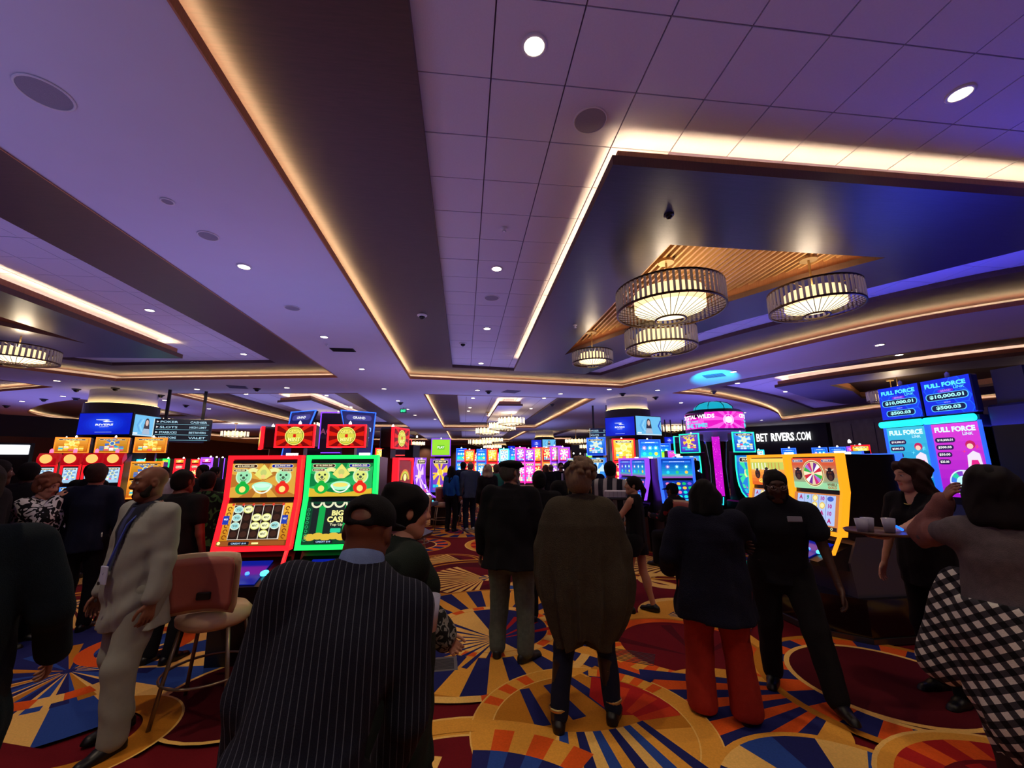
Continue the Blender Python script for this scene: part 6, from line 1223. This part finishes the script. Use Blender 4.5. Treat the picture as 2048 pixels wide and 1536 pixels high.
JEAN = cloth('grey_green_jeans', (92, 100, 94), noise=.35); OLIVE = cloth('olive_knit', (66, 60, 48), bscale=140, bump=.6); DJEAN = cloth('dark_denim', (26, 32, 54)); REDC = cloth('brick_red_cloth', (164, 44, 34)); TEALC = cloth('dark_teal_coat', (14, 26, 34)); GRYC = cloth('grey_blue_knit', (62, 74, 100))
GREENC = cloth('teal_shirt', (40, 110, 96)); ROYAL = cloth('royal_blue_shirt', (24, 80, 150)); TAN = cloth('dusty_rose_cloth', (130, 88, 88)); LGREY = cloth('light_grey_suit_cloth', (150, 152, 142), noise=.08, bscale=500, bump=.2); DGRN = cloth('dark_green_shirt', (24, 34, 30))
def stripes(name, base, line, scale=42, width=.93):
    m = cloth(name, base); nt = m.node_tree; b = nt.nodes['Principled BSDF']; tc = nt.nodes.new('ShaderNodeTexCoord'); w = nt.nodes.new('ShaderNodeTexWave'); w.inputs['Scale'].default_value = scale/2; w.inputs['Distortion'].default_value = .15; w.inputs['Detail'].default_value = 1; w.inputs['Detail Scale'].default_value = .2
    nt.links.new(tc.outputs['Object'], w.inputs[0]); r = nt.nodes.new('ShaderNodeValToRGB'); r.color_ramp.elements[0].position = width; r.color_ramp.elements[0].color = (*lin(base), 1); r.color_ramp.elements[1].position = min(1, width+.05); r.color_ramp.elements[1].color = (*lin(line), 1)
    nt.links.new(w.outputs['Fac'], r.inputs[0]); nt.links.new(r.outputs[0], b.inputs['Base Color']); return m
PIN = stripes('pinstripe_wool', (20, 21, 36), (84, 88, 104), 34, .95)
def blobs(name, c0, c1, scale=22, thr=.5, dist=1.2):
    m = cloth(name, c0); nt = m.node_tree; b = nt.nodes['Principled BSDF']; tc = nt.nodes.new('ShaderNodeTexCoord'); w = nt.nodes.new('ShaderNodeTexNoise'); w.inputs['Scale'].default_value = scale; w.inputs['Detail'].default_value = 0; w.inputs['Distortion'].default_value = dist
    nt.links.new(tc.outputs['Object'], w.inputs[0]); r = nt.nodes.new('ShaderNodeValToRGB'); r.color_ramp.interpolation = 'CONSTANT'; r.color_ramp.elements[0].color = (*lin(c0), 1); r.color_ramp.elements[1].position = thr; r.color_ramp.elements[1].color = (*lin(c1), 1); nt.links.new(w.outputs['Fac'], r.inputs[0]); nt.links.new(r.outputs[0], b.inputs['Base Color']); return m
LEAF = blobs('black_white_leaf_print', (16, 16, 22), (210, 208, 214), 20, .5); FUR = blobs('grey_fur', (30, 30, 32), (130, 128, 126), 30, .52, 2)
def gingham(name, sc=9):
    m = cloth(name, (200, 196, 196)); nt = m.node_tree; b = nt.nodes['Principled BSDF']; tc = nt.nodes.new('ShaderNodeTexCoord'); mp = nt.nodes.new('ShaderNodeMapping'); mp.inputs['Rotation'].default_value = (.3, .5, .35); nt.links.new(tc.outputs['Object'], mp.inputs[0]); out = None
    for ax, rot in (('X', 0), ('Z', 0)):
        w = nt.nodes.new('ShaderNodeTexWave'); w.bands_direction = ax; w.inputs['Scale'].default_value = sc; w.inputs['Distortion'].default_value = .6; w.inputs['Detail'].default_value = 0; nt.links.new(mp.outputs[0], w.inputs[0]); g = nt.nodes.new('ShaderNodeMath'); g.operation = 'GREATER_THAN'; g.inputs[1].default_value = .48; nt.links.new(w.outputs['Fac'], g.inputs[0])
        if out is None: out = g
        else: a = nt.nodes.new('ShaderNodeMath'); a.operation = 'ADD'; nt.links.new(out.outputs[0], a.inputs[0]); nt.links.new(g.outputs[0], a.inputs[1]); out = a
    d = nt.nodes.new('ShaderNodeMath'); d.operation = 'DIVIDE'; d.inputs[1].default_value = 2; nt.links.new(out.outputs[0], d.inputs[0]); r = nt.nodes.new('ShaderNodeValToRGB'); r.color_ramp.elements[0].color = (*lin((16, 16, 22)), 1); r.color_ramp.elements[1].color = (*lin((214, 210, 208)), 1); e = r.color_ramp.elements.new(.5); e.color = (*lin((60, 58, 66)), 1)
    nt.links.new(d.outputs[0], r.inputs[0]); nt.links.new(r.outputs[0], b.inputs['Base Color']); return m
GING = gingham('black_white_check', 6)
BRS = (112, 72, 54); DKS = (84, 54, 42); LTS = (196, 140, 118); TNS = (170, 118, 94)
# man in the light grey suit, seen from his left side
def suit_paint(v, j):
    c = np.tile(np.array(lin((150, 152, 146))), (len(v), 1)); n = j['Nn']; s = j['s']; dz = (n[2]-v[:, 2])/s; ax = np.abs(v[:, 0]-n[0])/s; fr = v[:, 1] > n[1]+.02; w = .11*(1-dz/.42)
    m = fr & (dz > -.06) & (dz < .42) & (ax < w); c[m] = lin((34, 36, 52)); m = m & (ax < .022); c[m] = lin((60, 66, 110)); m = fr & (dz < .42) & (ax > w) & (ax < w+.016); c[m] = lin((84, 86, 84));
    return c
def suit_extra(root, j):
    L = j['Nn']; s = j['s']
    A = MB().tube([L+np.array([-.07, .05, .0]), L+np.array([-.065, .15, -.12]), L+np.array([-.03, .185, -.3]), L+np.array([0, .2, -.42])], .007, 6); A.build('lanyard', mat('blue_lanyard', (70, 90, 200), .6), root, smooth=True)
    MB().bbox(-.035, .195, .98, .035, .205, 1.09, .003).build('badge', mat('badge_white', (190, 195, 230), .4), root)
    MB().bbox(-.035, 0, -.011, .035, .006, .011, .002).build('name_tag', mat('name_tag', (200, 200, 196), .4), root, (.135, .178, 1.27), (-.1, 0, -.45))
    for q in (0, 1): MB().lathe([(.011, 0), (.011, .005), (.001, .006)], 10, cap=False).build('button', mat('suit_button', (40, 40, 44), .4), root, (.012, .212, .99-.1*q), (-pi/2, 0, 0))
    MB().tube([j['Nn']+np.array([.068*cos(a), .012+.07*sin(a), .012-.03*sin(a)]) for a in np.linspace(0, 2*pi, 20)], .014, 6).build('shirt_collar', cloth('dark_shirt_cloth', (34, 36, 52)), root, smooth=True)
person('bald bearded man in a light grey suit standing in profile with a lanyard', -2.16, 3.24, radians(152), 1.70, 1.22, skin=(126, 80, 60), head=(-14, -5, 0), feet=((-.12, .08, 4), (.12, -.08, -6)), hands=((-.27, .06, .84), (.27, .08, .82)), lod=0,
       top=dict(kind='jacket', m=attr_paint('suit_jacket_cloth', .9, .2, 500, .07, 40), hem=.70, h=.0085, paint=suit_paint, wr=.006, flare=1.22), bottom=dict(kind='trousers', m=LGREY, loose=1.12), beard=((34, 26, 24), 'short'), extras=suit_extra)
# left edge, dark coat
person('person in a dark teal coat with back turned at the picture edge', -1.88, 1.84, radians(36), 1.73, 1.25, skin=TNS, head=(12, -12, 0), lod=0, hands=((-.3, .1, .95), (.3, .12, .95)), top=dict(kind='coat', m=TEALC, hem=.62, wr=.007, arm=1.1, flare=1.1), bottom=dict(kind='trousers', m=BLKC), hair=('short', (34, 24, 22)))
# pinstripe back
person('stooping man in a navy pinstripe jacket and dark cap, back to us', -.41, 1.24, radians(8), 1.645, 1.06, skin=(104, 60, 44), lean=(.12, .17), head=(-18, -16, 4), hands=((-.2, .2, .8), (.22, .22, .8)), lod=0, top=dict(kind='jacket', m=PIN, hem=.66, wr=.006, arm=1.15, loose=1.0, flare=1.05), bottom=dict(kind='trousers', m=BLKC, loose=1.2),
       hat=('cap', cloth('black_cap_cloth', (14, 13, 17)), 1), extras=lambda r, j: MB().lathe([(.066, -.045), (.072, -.01), (.066, .018), (.058, .02), (.06, -.04)], 24, cap=False).build('shirt_collar', cloth('blue_shirt_cloth', (110, 130, 180)), r, tuple(j['Nn']+j['up']*.05), (-.45, .1, 0), smooth=True))
# woman beyond him with cup
person('black haired woman in a dark green coat with grey fur sleeves holding a cup', -.27, 1.98, radians(-66), 1.60, 1.15, True, skin=LTS, head=(-6, -8, 0), hands=((-.12, .26, .9), (.24, -.03, 1.17)), elbow=(None, (.6, -.3, -1)), palm=(None, ((-.3, .95, 0), (.9, .3, .15))), curl=.95, lod=0, top=dict(kind='coat', m=DGRN, hem=.6, wr=.006, arm=1.15), bottom=dict(kind='trousers', m=BLKC), hair=('bun', (14, 12, 14)),
       extras=lambda r, j: [HELD.update(w=Matrix.Translation(r.location) @ r.rotation_euler.to_matrix().to_4x4() @ Vector(j['wr'][1]+np.array([.075, .052, -.06])))]+[link('fur_sleeve', to_mesh([(lambda T: (T.cap(j['el'][i]*.3+j['wr'][i]*.7, j['wr'][i], .07, .065, .02), T.cap(j['el'][i], j['el'][i]*.4+j['wr'][i]*.6, .068, .07, .02), T.wrinkle(.007, 60, 3), T.net())[-1])(Sdf(np.minimum(j['el'][i], j['wr'][i])-.12, np.maximum(j['el'][i], j['wr'][i])+.12, .01))]), r, FUR) for i in (0, 1)])
# flat cap man
person('grey bearded man in a black flat cap, black jacket and grey jeans', .45, 4.08, radians(-18), 1.73, 1.3, skin=(150, 104, 88), head=(-38, 0, 0), feet=((-.13, .0, 10), (.14, -.06, -36)), lod=0, top=dict(kind='jacket', m=BLKC, hem=.78, wr=.006, loose=1.1, arm=1.15, flare=1.3), bottom=dict(kind='trousers', m=JEAN, loose=1.15), shoe=(34, 34, 34),
       hat=('flat', cloth('black_flat_cap', (14, 13, 16))), hair=('crop', (90, 86, 84)), beard=((150, 146, 146), 'long'), glasses=True)
# poncho woman
def boots(root, j):
    for i in (0, 1):
        a, k = j['an'][i], j['kn'][i]; T = Sdf(np.minimum(a, k)-.12, np.maximum(a, k)+.12, .011); T.cap(a, a*.25+k*.75, .052, .066, .01); T.cut(a*.12+k*.88, (0, 0, 1)); T.cut(a-[0, 0, .03], (0, 0, -1)); link('boot_shaft', to_mesh([T.net()]), root, mat('dark_brown_leather', (40, 24, 22), .35))
        MB().lathe([(.057, -.012), (.063, 0), (.057, .012), (.052, 0), (.057, -.012)], 16, cap=False).build('ankle_chain', mat('gold_chain', (200, 170, 110), .3, metal=.9), root, tuple(a+[0, 0, .05]), smooth=True)
    for q in (-1, 1): MB().lathe([(.028, -.003), (.031, 0), (.028, .003), (.025, 0), (.028, -.003)], 20, cap=False).build('hoop_earring', mat('gold_chain', (200, 170, 110), .3, metal=.9), root, tuple(j['L'](q*.086, -.01, -.065)), (0, pi/2, 0), smooth=True)
person('curly grey blond haired woman in an olive knit poncho and tall boots', .83, 2.98, radians(-16), 1.69, 1.1, True, skin=TNS, head=(-10, -6, 0), feet=((-.19, -.02, 6), (.17, .12, -14)), hands=((-.25, .16, .86), (.25, .16, .86)), elbow=((-.5, -.3, -.2), (.5, -.3, -.2)), lod=0, top=dict(kind='poncho', m=OLIVE, hem=.56, wr=.003, loose=1.0), bottom=dict(kind='trousers', m=DJEAN, loose=.9), shoe=(24, 15, 14),
       hair=('updo', (150, 126, 104)), extras=boots)
# waitress with the tray, back right
person('short waitress in a black dress with open back carrying a tray', 2.07, 5.0, radians(48), 1.52, .92, True, skin=(186, 134, 112), head=(25, 2, 0), feet=((-.1, .1, 10), (.1, -.12, -6)), hands=((-.1, .3, 1.17), (.12, .26, .93)), palm=(((0, 0, 1), (.1, 1, .1)), None), curl=.25, lod=0, bare_leg=True, top=dict(kind='dress', m=BLKC, hem=.90, sleeve=.0, wr=.002, vneck=.12, flare=1.05), bottom=dict(kind='shorts', m=BLKC, loose=1.05), hair=('tail', (26, 20, 22)))
# navy sweater, red trousers
person('woman in a navy sweater and brick red trousers hugging the guard, back to us', 1.78, 2.98, radians(-26), 1.56, 1.42, True, skin=TNS, head=(-8, -10, 0), feet=((-.13, .04, 10), (.14, .02, -12)), hands=((-.28, .14, .92), (.24, .42, 1.12)), lod=0, top=dict(kind='sweater', m=NAVY, hem=.72, wr=.006, arm=1.35, loose=1.08, flare=1.28), bottom=dict(kind='trousers', m=REDC, loose=1.3, flare=1.35), hair=('bob', (14, 12, 15)), shoe=(40, 16, 18))
# guard
person('bearded guard with glasses in a dark uniform leaning into the hug', 2.50, 3.22, radians(146), 1.68, 1.25, skin=(70, 44, 36), lean=(-.02, .2), head=(6, -14, 0), feet=((-.24, .25, 20), (.12, -.12, -10)), hands=((-.34, .3, .78), (.25, .42, 1.12)), lod=0, top=dict(kind='shirt', m=cloth('dark_uniform', (24, 26, 36)), hem=.82, wr=.005, arm=1.15, sleeve=.5), bottom=dict(kind='trousers', m=BLKC, loose=1.15), hair=('crop', (20, 18, 20)), beard=((30, 26, 28), 'short'), glasses=True,
       extras=lambda r, j: [MB().bbox(-.05, 0, -.02, .05, .012, .02, .004).build('shoulder_patch', mat('patch_grey', (130, 130, 150), .6), r, tuple(j['Cc']+np.array([-.1, .16, .05])), (.2, 0, .3)), MB().tube([j['Pp']+np.array([.19*cos(a), .165*sin(a), .02]) for a in np.linspace(0, 2*pi, 24)], .018, 6).build('belt', mat('black_leather', (12, 12, 14), .35), r)])
# waitress with cups on the right
person('dark haired waitress in black carrying cups, facing the walkway', 3.58, 3.0, radians(96), 1.70, 1.12, True, skin=(206, 156, 134), head=(-22, -6, 0), feet=((-.09, .03, 6), (.12, -.08, -8)), hands=((-.04, .50, 1.14), (.3, .05, .85)), palm=(((0, 0, 1), (.1, 1, .0)), None), curl=.3, lod=0, top=dict(kind='blouse', m=BLKC, hem=.80, sleeve=.5, wr=.003, vneck=.14), bottom=dict(kind='trousers', m=cloth('black_tights', (16, 15, 20)), loose=.92), hair=('wavy', (62, 40, 36)),
       extras=lambda r, j: MB().tube([j['Nn']+np.array([.075*cos(a), .02+.085*sin(a), -.02-.06*max(0, sin(a))]) for a in np.linspace(0, 2*pi, 20)], .004, 5).build('necklace', mat('gold_chain', (200, 170, 110), .3, metal=.9), r))
# right edge woman with raised arm
def shawl(root, j):
    T = Sdf((-.5, -.45, .25), (.5, .5, 1.25), .015); T.loft([(.3, .1, 0, .2, .2), (.6, .03, 0, .26, .23), (.9, 0, 0, .25, .2), (1.06, 0, 0, .2, .16)], .03, .012, 9); T.cap((-.14, .14, 1.1), (-.24, .2, .68), .08, .12, .05); T.wrinkle(.008, 16, 2); link('checked_shawl', to_mesh([T.net()]), root, GING)
    e, w = j['el'][0], j['wr'][0]; T = Sdf(np.minimum(e, w)-.15, np.maximum(e, w)+.15, .01); T.cap(e, w, .062, .052, .01); T.cap(j['sh'][0]*.5+e*.5, e, .066, .064, .02); T.wrinkle(.005, 45, 2); link('rose_sleeve', to_mesh([T.net()]), root, TAN)
person('woman in a grey top with raised rose sleeve and black white checked shawl', 2.60, 1.82, radians(-38), 1.66, 1.08, True, skin=(150, 104, 92), head=(20, -6, 0), hands=((-.15, .13, 1.50), (.28, .1, .9)), elbow=((-.3, .2, -1), None), curl=.5, lod=0, top=dict(kind='sweater', m=cloth('mottled_grey_knit', (92, 84, 92), noise=.4), hem=.80, wr=.004), bottom=dict(kind='trousers', m=cloth('dark_brown_cloth', (52, 34, 36))), hair=('bob', (22, 16, 22)), hat=('beanie', cloth('black_beanie', (16, 14, 20))), extras=shawl)
person('long black haired person in rosy brown at the picture edge behind the shawl', 3.25, 1.9, radians(-20), 1.62, 1.15, True, skin=(140, 90, 80), head=(0, -4, 0), lod=1, top=dict(kind='sweater', m=TAN, hem=.7), bottom=dict(kind='trousers', m=BLKC), hair=('long', (16, 12, 18)))
# middle distance
def leaf(root, j): pass
person('curly reddish haired woman in a black and white leaf print top, hand at face', -4.35, 4.95, radians(-92), 1.60, 1.15, True, skin=LTS, head=(4, -14, 0), hands=((-.25, .12, .9), (.05, .19, 1.38)), elbow=(None, (.6, .5, -1)), curl=.6, lod=1, top=dict(kind='blouse', m=LEAF, hem=.9, arm=1.3, loose=1.1), bottom=dict(kind='trousers', m=BLKC), hair=('curly', (150, 92, 70)))
def P_(px, Y): d = Fv+R2*((px-1024)/F_PX); return d.x/d.y*Y, Y
def crowd(label, px, Y, face, H, topm, botm=None, hair=('short', (20, 17, 18)), skin=BRS, lod=1, fem=False, g=1.1, grp=None, **k):
    x, y = P_(px, Y); return person(label, x, y, radians(face), H, g, fem, skin, lod=lod, group=grp, top=dict(kind='jacket', m=topm, hem=k.pop('hem', .82), sleeve=k.pop('sleeve', 1)), bottom=dict(kind='trousers', m=botm or BLKC), hair=hair, **k)
crowd('man in a navy jacket right behind the leaf print woman', 226, 5.2, 20, 1.72, DBLUE, skin=TNS, hair=('short', (70, 50, 44)))
crowd('broad man in a black short sleeved shirt behind the grey suit', 392, 4.35, -15, 1.66, cloth('black_tee', (18, 18, 20)), g=1.45, skin=(110, 60, 48), sleeve=.5, hair=('crop', (24, 22, 22)), lod=0)
crowd('dark haired person with a green striped sleeve by the red framed machine', 440, 5.3, 20, 1.62, blobs('green_camouflage', (20, 26, 20), (70, 110, 60), 14, .58))
crowd('person in black under the red hooded machines', 95, 5.6, 30, 1.74, BLKC, skin=DKS); crowd('tall dark figure near the side room holding a white card', 30, 4.6, -30, 1.76, CHAR, skin=DKS)
crowd('man in white shirt among the far machines beyond the grey suit', 355, 9.5, 10, 1.66, cloth('white_shirt_cloth', (200, 200, 205)), lod=2); crowd('bald man far behind the grey suit shoulder', 345, 9.6, 40, 1.68, CHAR, lod=2, hair=None, skin=TNS)
crowd('dark suited man far off between the grey suit and red frame', 428, 8.6, 150, 1.70, BLKC, lod=2); crowd('dark haired guest beside the purple machine row', 452, 9.4, -30, 1.66, CHAR, lod=2); crowd('guest in black by the gold machines row end', 215, 7.6, 10, 1.72, BLKC, lod=2, skin=TNS)
crowd('woman in a royal blue shirt with long black hair standing in the aisle', 907, 11.2, -25, 1.62, ROYAL, hair=('long', (14, 12, 14)), skin=DKS, fem=True, lod=1, g=.95, hem=.95)
crowd('balding man in a grey blue sweater and jeans standing in the aisle', 943, 11.3, 18, 1.74, GRYC, DJEAN, ('bald_ring', (120, 110, 104)), TNS, g=1.1, shoe=(190, 190, 190))
crowd('grey haired woman in black beside the flat cap man', 976, 9.6, 10, 1.66, BLKC, hair=('bob', (170, 150, 130)), skin=LTS, fem=True); crowd('person in a teal shirt half hidden by the flat cap', 993, 10.6, 0, 1.66, GREENC, hair=('short', (90, 70, 56)), skin=TNS)
crowd('dark figure behind the royal blue shirt woman', 889, 12.9, 0, 1.70, BLKC, lod=2); crowd('man in a blue shirt and black vest behind the grey blue sweater', 929, 13.0, 20, 1.74, DBLUE, lod=2)
crowd('person in a black hat and coat between flat cap and poncho', 1075, 4.9, -10, 1.60, BLKC, hair=('short', (16, 14, 16)), skin=DKS, hat=('beanie', cloth('black_beanie', (16, 14, 20))), g=1.3, lod=1)
crowd('big man in black with a cap behind the curly haired woman', 1136, 5.2, 15, 1.72, BLKC, hair=('crop', (16, 14, 16)), skin=DKS, hat=('cap', cloth('black_cap_cloth', (14, 13, 17))), g=1.35)
crowd('person with a grey and white striped sleeve behind the curly hair', 1212, 5.6, -30, 1.72, stripes('grey_white_stripe', (40, 42, 56), (170, 170, 180), 5, .6), hair=('crop', (18, 16, 18)), skin=DKS)
crowd('woman in peach clothing far off by the orange machine', 1087, 12.6, 40, 1.62, cloth('peach_cloth', (190, 120, 104)), lod=2, hair=('bob', (120, 80, 60)), skin=LTS, fem=True)
crowd('bald man in a black jacket far off by the orange machine', 1098, 12.4, 0, 1.66, BLKC, lod=2, hair=('bald_ring', (90, 84, 80)), skin=TNS); crowd('man in dark suit and pale tie facing us far off', 1117, 12.5, 180, 1.70, BLKC, lod=2, skin=TNS, extras=lambda r, j: MB().prism_z([(-.02, 0), (.02, 0), (.03, .01), (-.03, .01)], 1.1, 1.4).build('pale_tie', mat('pale_tie', (190, 180, 190), .6), r, (0, .15, 0)))
crowd('dark dressed guest standing against the purple aisle machine', 1000, 14.5, 10, 1.68, CHAR, lod=2); crowd('guest in black near the blue trumpet shaped machine', 1180, 9.8, 0, 1.66, BLKC, lod=2); crowd('tall haired figure behind the blue pod', 1375, 8.9, 30, 1.72, BLKC, lod=2, hair=('bun', (14, 12, 14)), skin=DKS)
# seated
def chair(x, y, rz, label, group=None, h=.66, near=False):
    t = empty('gaming_chair', (x, y, 0), rz, label, 'chair', group or 'pink backed gaming chairs'); PK = mat('dusty_pink_leather', (168, 96, 90), .5, noise=.12, nscale=6, bump=.1); CRM = mat('cream_leather', (206, 178, 148), .5, noise=.1); 
    w = .235
    if 'chair' not in GM:
        bk = MB(); n = 10; v = []; fs = []; rows_ = 7                                # curved padded back, outer shell
        def sheet_(off, thick, z0, z1, ww):
            A = MB(); v = []; 
            for r in range(rows_+1):
                q = r/rows_; z = z0+(z1-z0)*q; hwid = ww*(1.0 if .1 < q < .9 else .93)*(.92+.1*q)
                for c_ in range(n+1):
                    u = c_/n*2-1; v.append((u*hwid, off-.22*.35*u*u*-1*-1+.0+.05*(q-.5)*-1, z))
            m0 = len(v); v += [(a, b+thick*(1-abs((i % (n+1))/n*2-1)**6*.6), c) for i, (a, b, c) in enumerate(v)]
            f = []
            for r in range(rows_):
                for c_ in range(n):
                    i = r*(n+1)+c_; f.append((i, i+1, i+n+2, i+n+1)); f.append((m0+i, m0+i+n+1, m0+i+n+2, m0+i+1))
            for c_ in range(n): f.append((c_, m0+c_, m0+c_+1, c_+1)); i = rows_*(n+1)+c_; f.append((i, i+1, m0+i+1, m0+i))
            for r in range(rows_): i = r*(n+1); f.append((i, i+n+1, m0+i+n+1, m0+i)); i = r*(n+1)+n; f.append((i, m0+i, m0+i+n+1, i+n+1))
            A.add(v, f); return A.mesh(smooth=True)
        b = sheet_(-.20, .05, h+.10, h+.50, .235); b.materials.append(CRM); p = sheet_(-.222, .03, h+.125, h+.475, .205); p.materials.append(PK)
        A = MB().lathe([(.001, h-.03), (.2, h-.03), (.235, h), (.24, h+.04), (.2, h+.085), (.001, h+.09)], 28, cap=False).mesh(smooth=True); A.materials.append(CRM)
        lg = []
        for sx, sy in ((-1, -1), (1, -1), (1, 1), (-1, 1)):
            m = MB().tube([(sx*.15, sy*.15, h-.02), (sx*.19, sy*.19, h*.5), (sx*.225, sy*.225, 0)], .014, 8).mesh(smooth=True); m.materials.append(mat('brushed_bronze', (150, 132, 112), .35, metal=.7)); lg.append(m)
        ft = MB().tube([(.2*1.42*cos(a), .2*1.42*sin(a), .26) for a in np.linspace(0, 2*pi, 29)], .009, 6).mesh(smooth=True); ft.materials.append(MATS['brushed_bronze'])
        hn = MB().bbox(-.045, -.235, h+.19, .045, -.215, h+.24, .006).mesh(); hn.materials.append(mat('handle_slot_black', (14, 12, 14), .4)); GM['chair'] = (b, p, A, lg, ft, hn)
    b, p, A, lg, ft, hn = GM['chair']; link('backrest', b, t); link('back_pad', p, t); link('seat', A, t)
    for m in lg: link('leg', m, t)
    link('footrest', ft, t); link('handle_slot', hn, t); return t


chair(-1.82, 3.56, radians(6), 'nearest pink and cream chair before the red framed machine', h=.60)
chair(3.72, 6.72, radians(-62), 'pink backed chair of the player at the wide blue machine', h=.5); chair(4.25, 7.0, radians(-40), 'second pink backed chair just behind the seated player', h=.5)
chair(-.55, 11.6, radians(10), 'cream chair at the purple framed aisle machine', h=.6); chair(.15, 12.2, radians(-20), 'cream chair behind the grey blue sweater man', h=.6); chair(-.92, 8.35, radians(95), 'pink backed chair of the seated couple', h=.5)
chair(1.55, 12.0, 0, 'first of two small pink chairs below the far dark jackets', h=.6); chair(1.95, 12.0, 0, 'second of two small pink chairs below the far dark jackets', h=.6); chair(-3.7, 5.5, radians(150), 'rose backed chair beside the leaf print woman', h=.55)
chair(4.8, 5.85, radians(60), 'pink backed chair seen behind the waitress with cups', h=.6)
# seated guests
x, y = 3.6, 6.78
person('player in dark clothes with red patch seated at the wide blue machine', x, y, radians(30), 1.70, 1.15, skin=DKS, sit=.56, lean=(0, .1), head=(0, -8, 0), feet=((-.14, .42, 5), (.14, .42, -5)), hands=((-.2, .42, .82), (.2, .42, .82)), lod=1, top=dict(kind='jacket', m=blobs('black_red_patch', (18, 17, 24), (120, 30, 40), 5, .62)), bottom=dict(kind='trousers', m=BLKC), hair=('crop', (16, 14, 16)), hat=('cap', cloth('black_cap_cloth', (14, 13, 17))))
person('seated woman with brown hair in a leopard print sleeve left of the aisle', -1.0, 8.2, radians(70), 1.62, 1.05, True, skin=TNS, sit=.55, lean=(0, .06), head=(0, -12, 0), feet=((-.12, .4, 5), (.12, .42, -5)), hands=((-.14, .3, .85), (.16, .3, .85)), lod=1, top=dict(kind='jacket', m=blobs('leopard_print', (30, 26, 26), (160, 140, 126), 26, .5)), bottom=dict(kind='trousers', m=cloth('brown_trousers', (70, 52, 46))), hair=('bob', (96, 70, 58)))
crowd('brown haired person standing over the seated woman at the aisle', 797, 7.2, 30, 1.58, BLKC, hair=('short', (90, 66, 56)), skin=TNS)
# ------------------------------------------------------------------ things carried
PL = mat('clear_plastic_cup', (206, 206, 240), .12, spec=.8, trans=.35); LIQ = mat('pale_drink', (190, 190, 240), .2)
def cup(x, y, z, label, group, r=.042, h=.1, liquid=True):
    t = empty('plastic_cup', (x, y, z), 0, label, 'cup', group)
    MB().lathe([(.001, 0), (r*.72, 0), (r, h), (r*.95, h), (r*.68, .004), (.001, .004)], 20, cap=False).build('cup_wall', PL, t, smooth=True)
    if liquid: MB().lathe([(.001, .006), (r*.66, .006), (r*.86, h*.66), (.001, h*.66)], 18, cap=False).build('drink', LIQ, t, smooth=True)
def tray(x, y, z, rz, w, d, label, m):
    t = empty('serving_tray', (x, y, z), rz, label, 'tray'); MB().lathe([(.001, 0), (w-.01, 0), (w, .018), (w-.006, .02), (w-.016, .006), (.001, .006)], 40, cap=False).build('tray_disc', m, t, smooth=True); return t
def hand_pos(px, py, Y):
    d = Fv+R2*((px-1024)/F_PX)+U2*((768-py)/F_PX); s = Y/d.y; return Vector((d.x*s, Y, EYE+d.z*s))
h = hand_pos(1758, 1066, 2.86); tray(h.x, h.y, h.z, 0, .21, .21, 'round brown tray with plastic cups carried by the waitress on the right side', mat('brown_tray', (96, 66, 56), .4))
for k, (dx, dy, lb) in enumerate(((-.15, -.02, 'clear plastic cup at the outer edge of the brown tray'), (-.06, .02, 'clear plastic cup second from the outer edge of the brown tray'), (.06, -.03, 'clear plastic cup with blue tint nearest the carrying hand'))): cup(h.x+dx, h.y+dy, h.z+.007, lb, 'cups on the brown tray')
t = empty('light_stick', (h.x+.14, h.y-.03, h.z+.03), .4, 'small glowing blue light on the brown tray', 'light'); MB().tube([(-.04, 0, .02), (.05, 0, -.01)], .009, 8).build('glow_tube', led((20, 90, 255), 3), t, smooth=True)
h = hand_pos(1238, 998, 5.25); tray(h.x, h.y, h.z, 0, .2, .2, 'tray with stacked cups held up by the short waitress', mat('dark_tray', (50, 46, 60), .4))
t = empty('drinks_box', (h.x-.02, h.y, h.z+.02), -.35, 'pale box of cups on the tray of the short waitress', 'box'); MB().bbox(-.16, -.1, 0, .16, .1, .085, .008).build('box_body', mat('pale_card', (196, 190, 214), .6, noise=.1), t)
for k in range(6): MB().box(-.15+.05*k, -.102, .01, -.146+.05*k, -.1, .08).build('box_divider', mat('box_line', (130, 126, 150), .6), t)
h = HELD['w']; cup(h.x, h.y, h.z, 'clear plastic cup held by the black haired woman in green', None, .042, .12)

p_ = hand_pos(28, 900, 13); t = empty('white_kiosk', (p_.x, 13, 0), .5, 'bright white lit panel on a dark stand in the side room at the picture edge', 'screen'); MB().box(-.3, .02, 0, .3, .3, p_.z+.2).build('panel_stand', CAB, t); MB().bbox(-.28, -.02, p_.z-.12, .28, .02, p_.z+.14, .01).build('lit_face', emat('white_face', (235, 240, 255), 3), t)
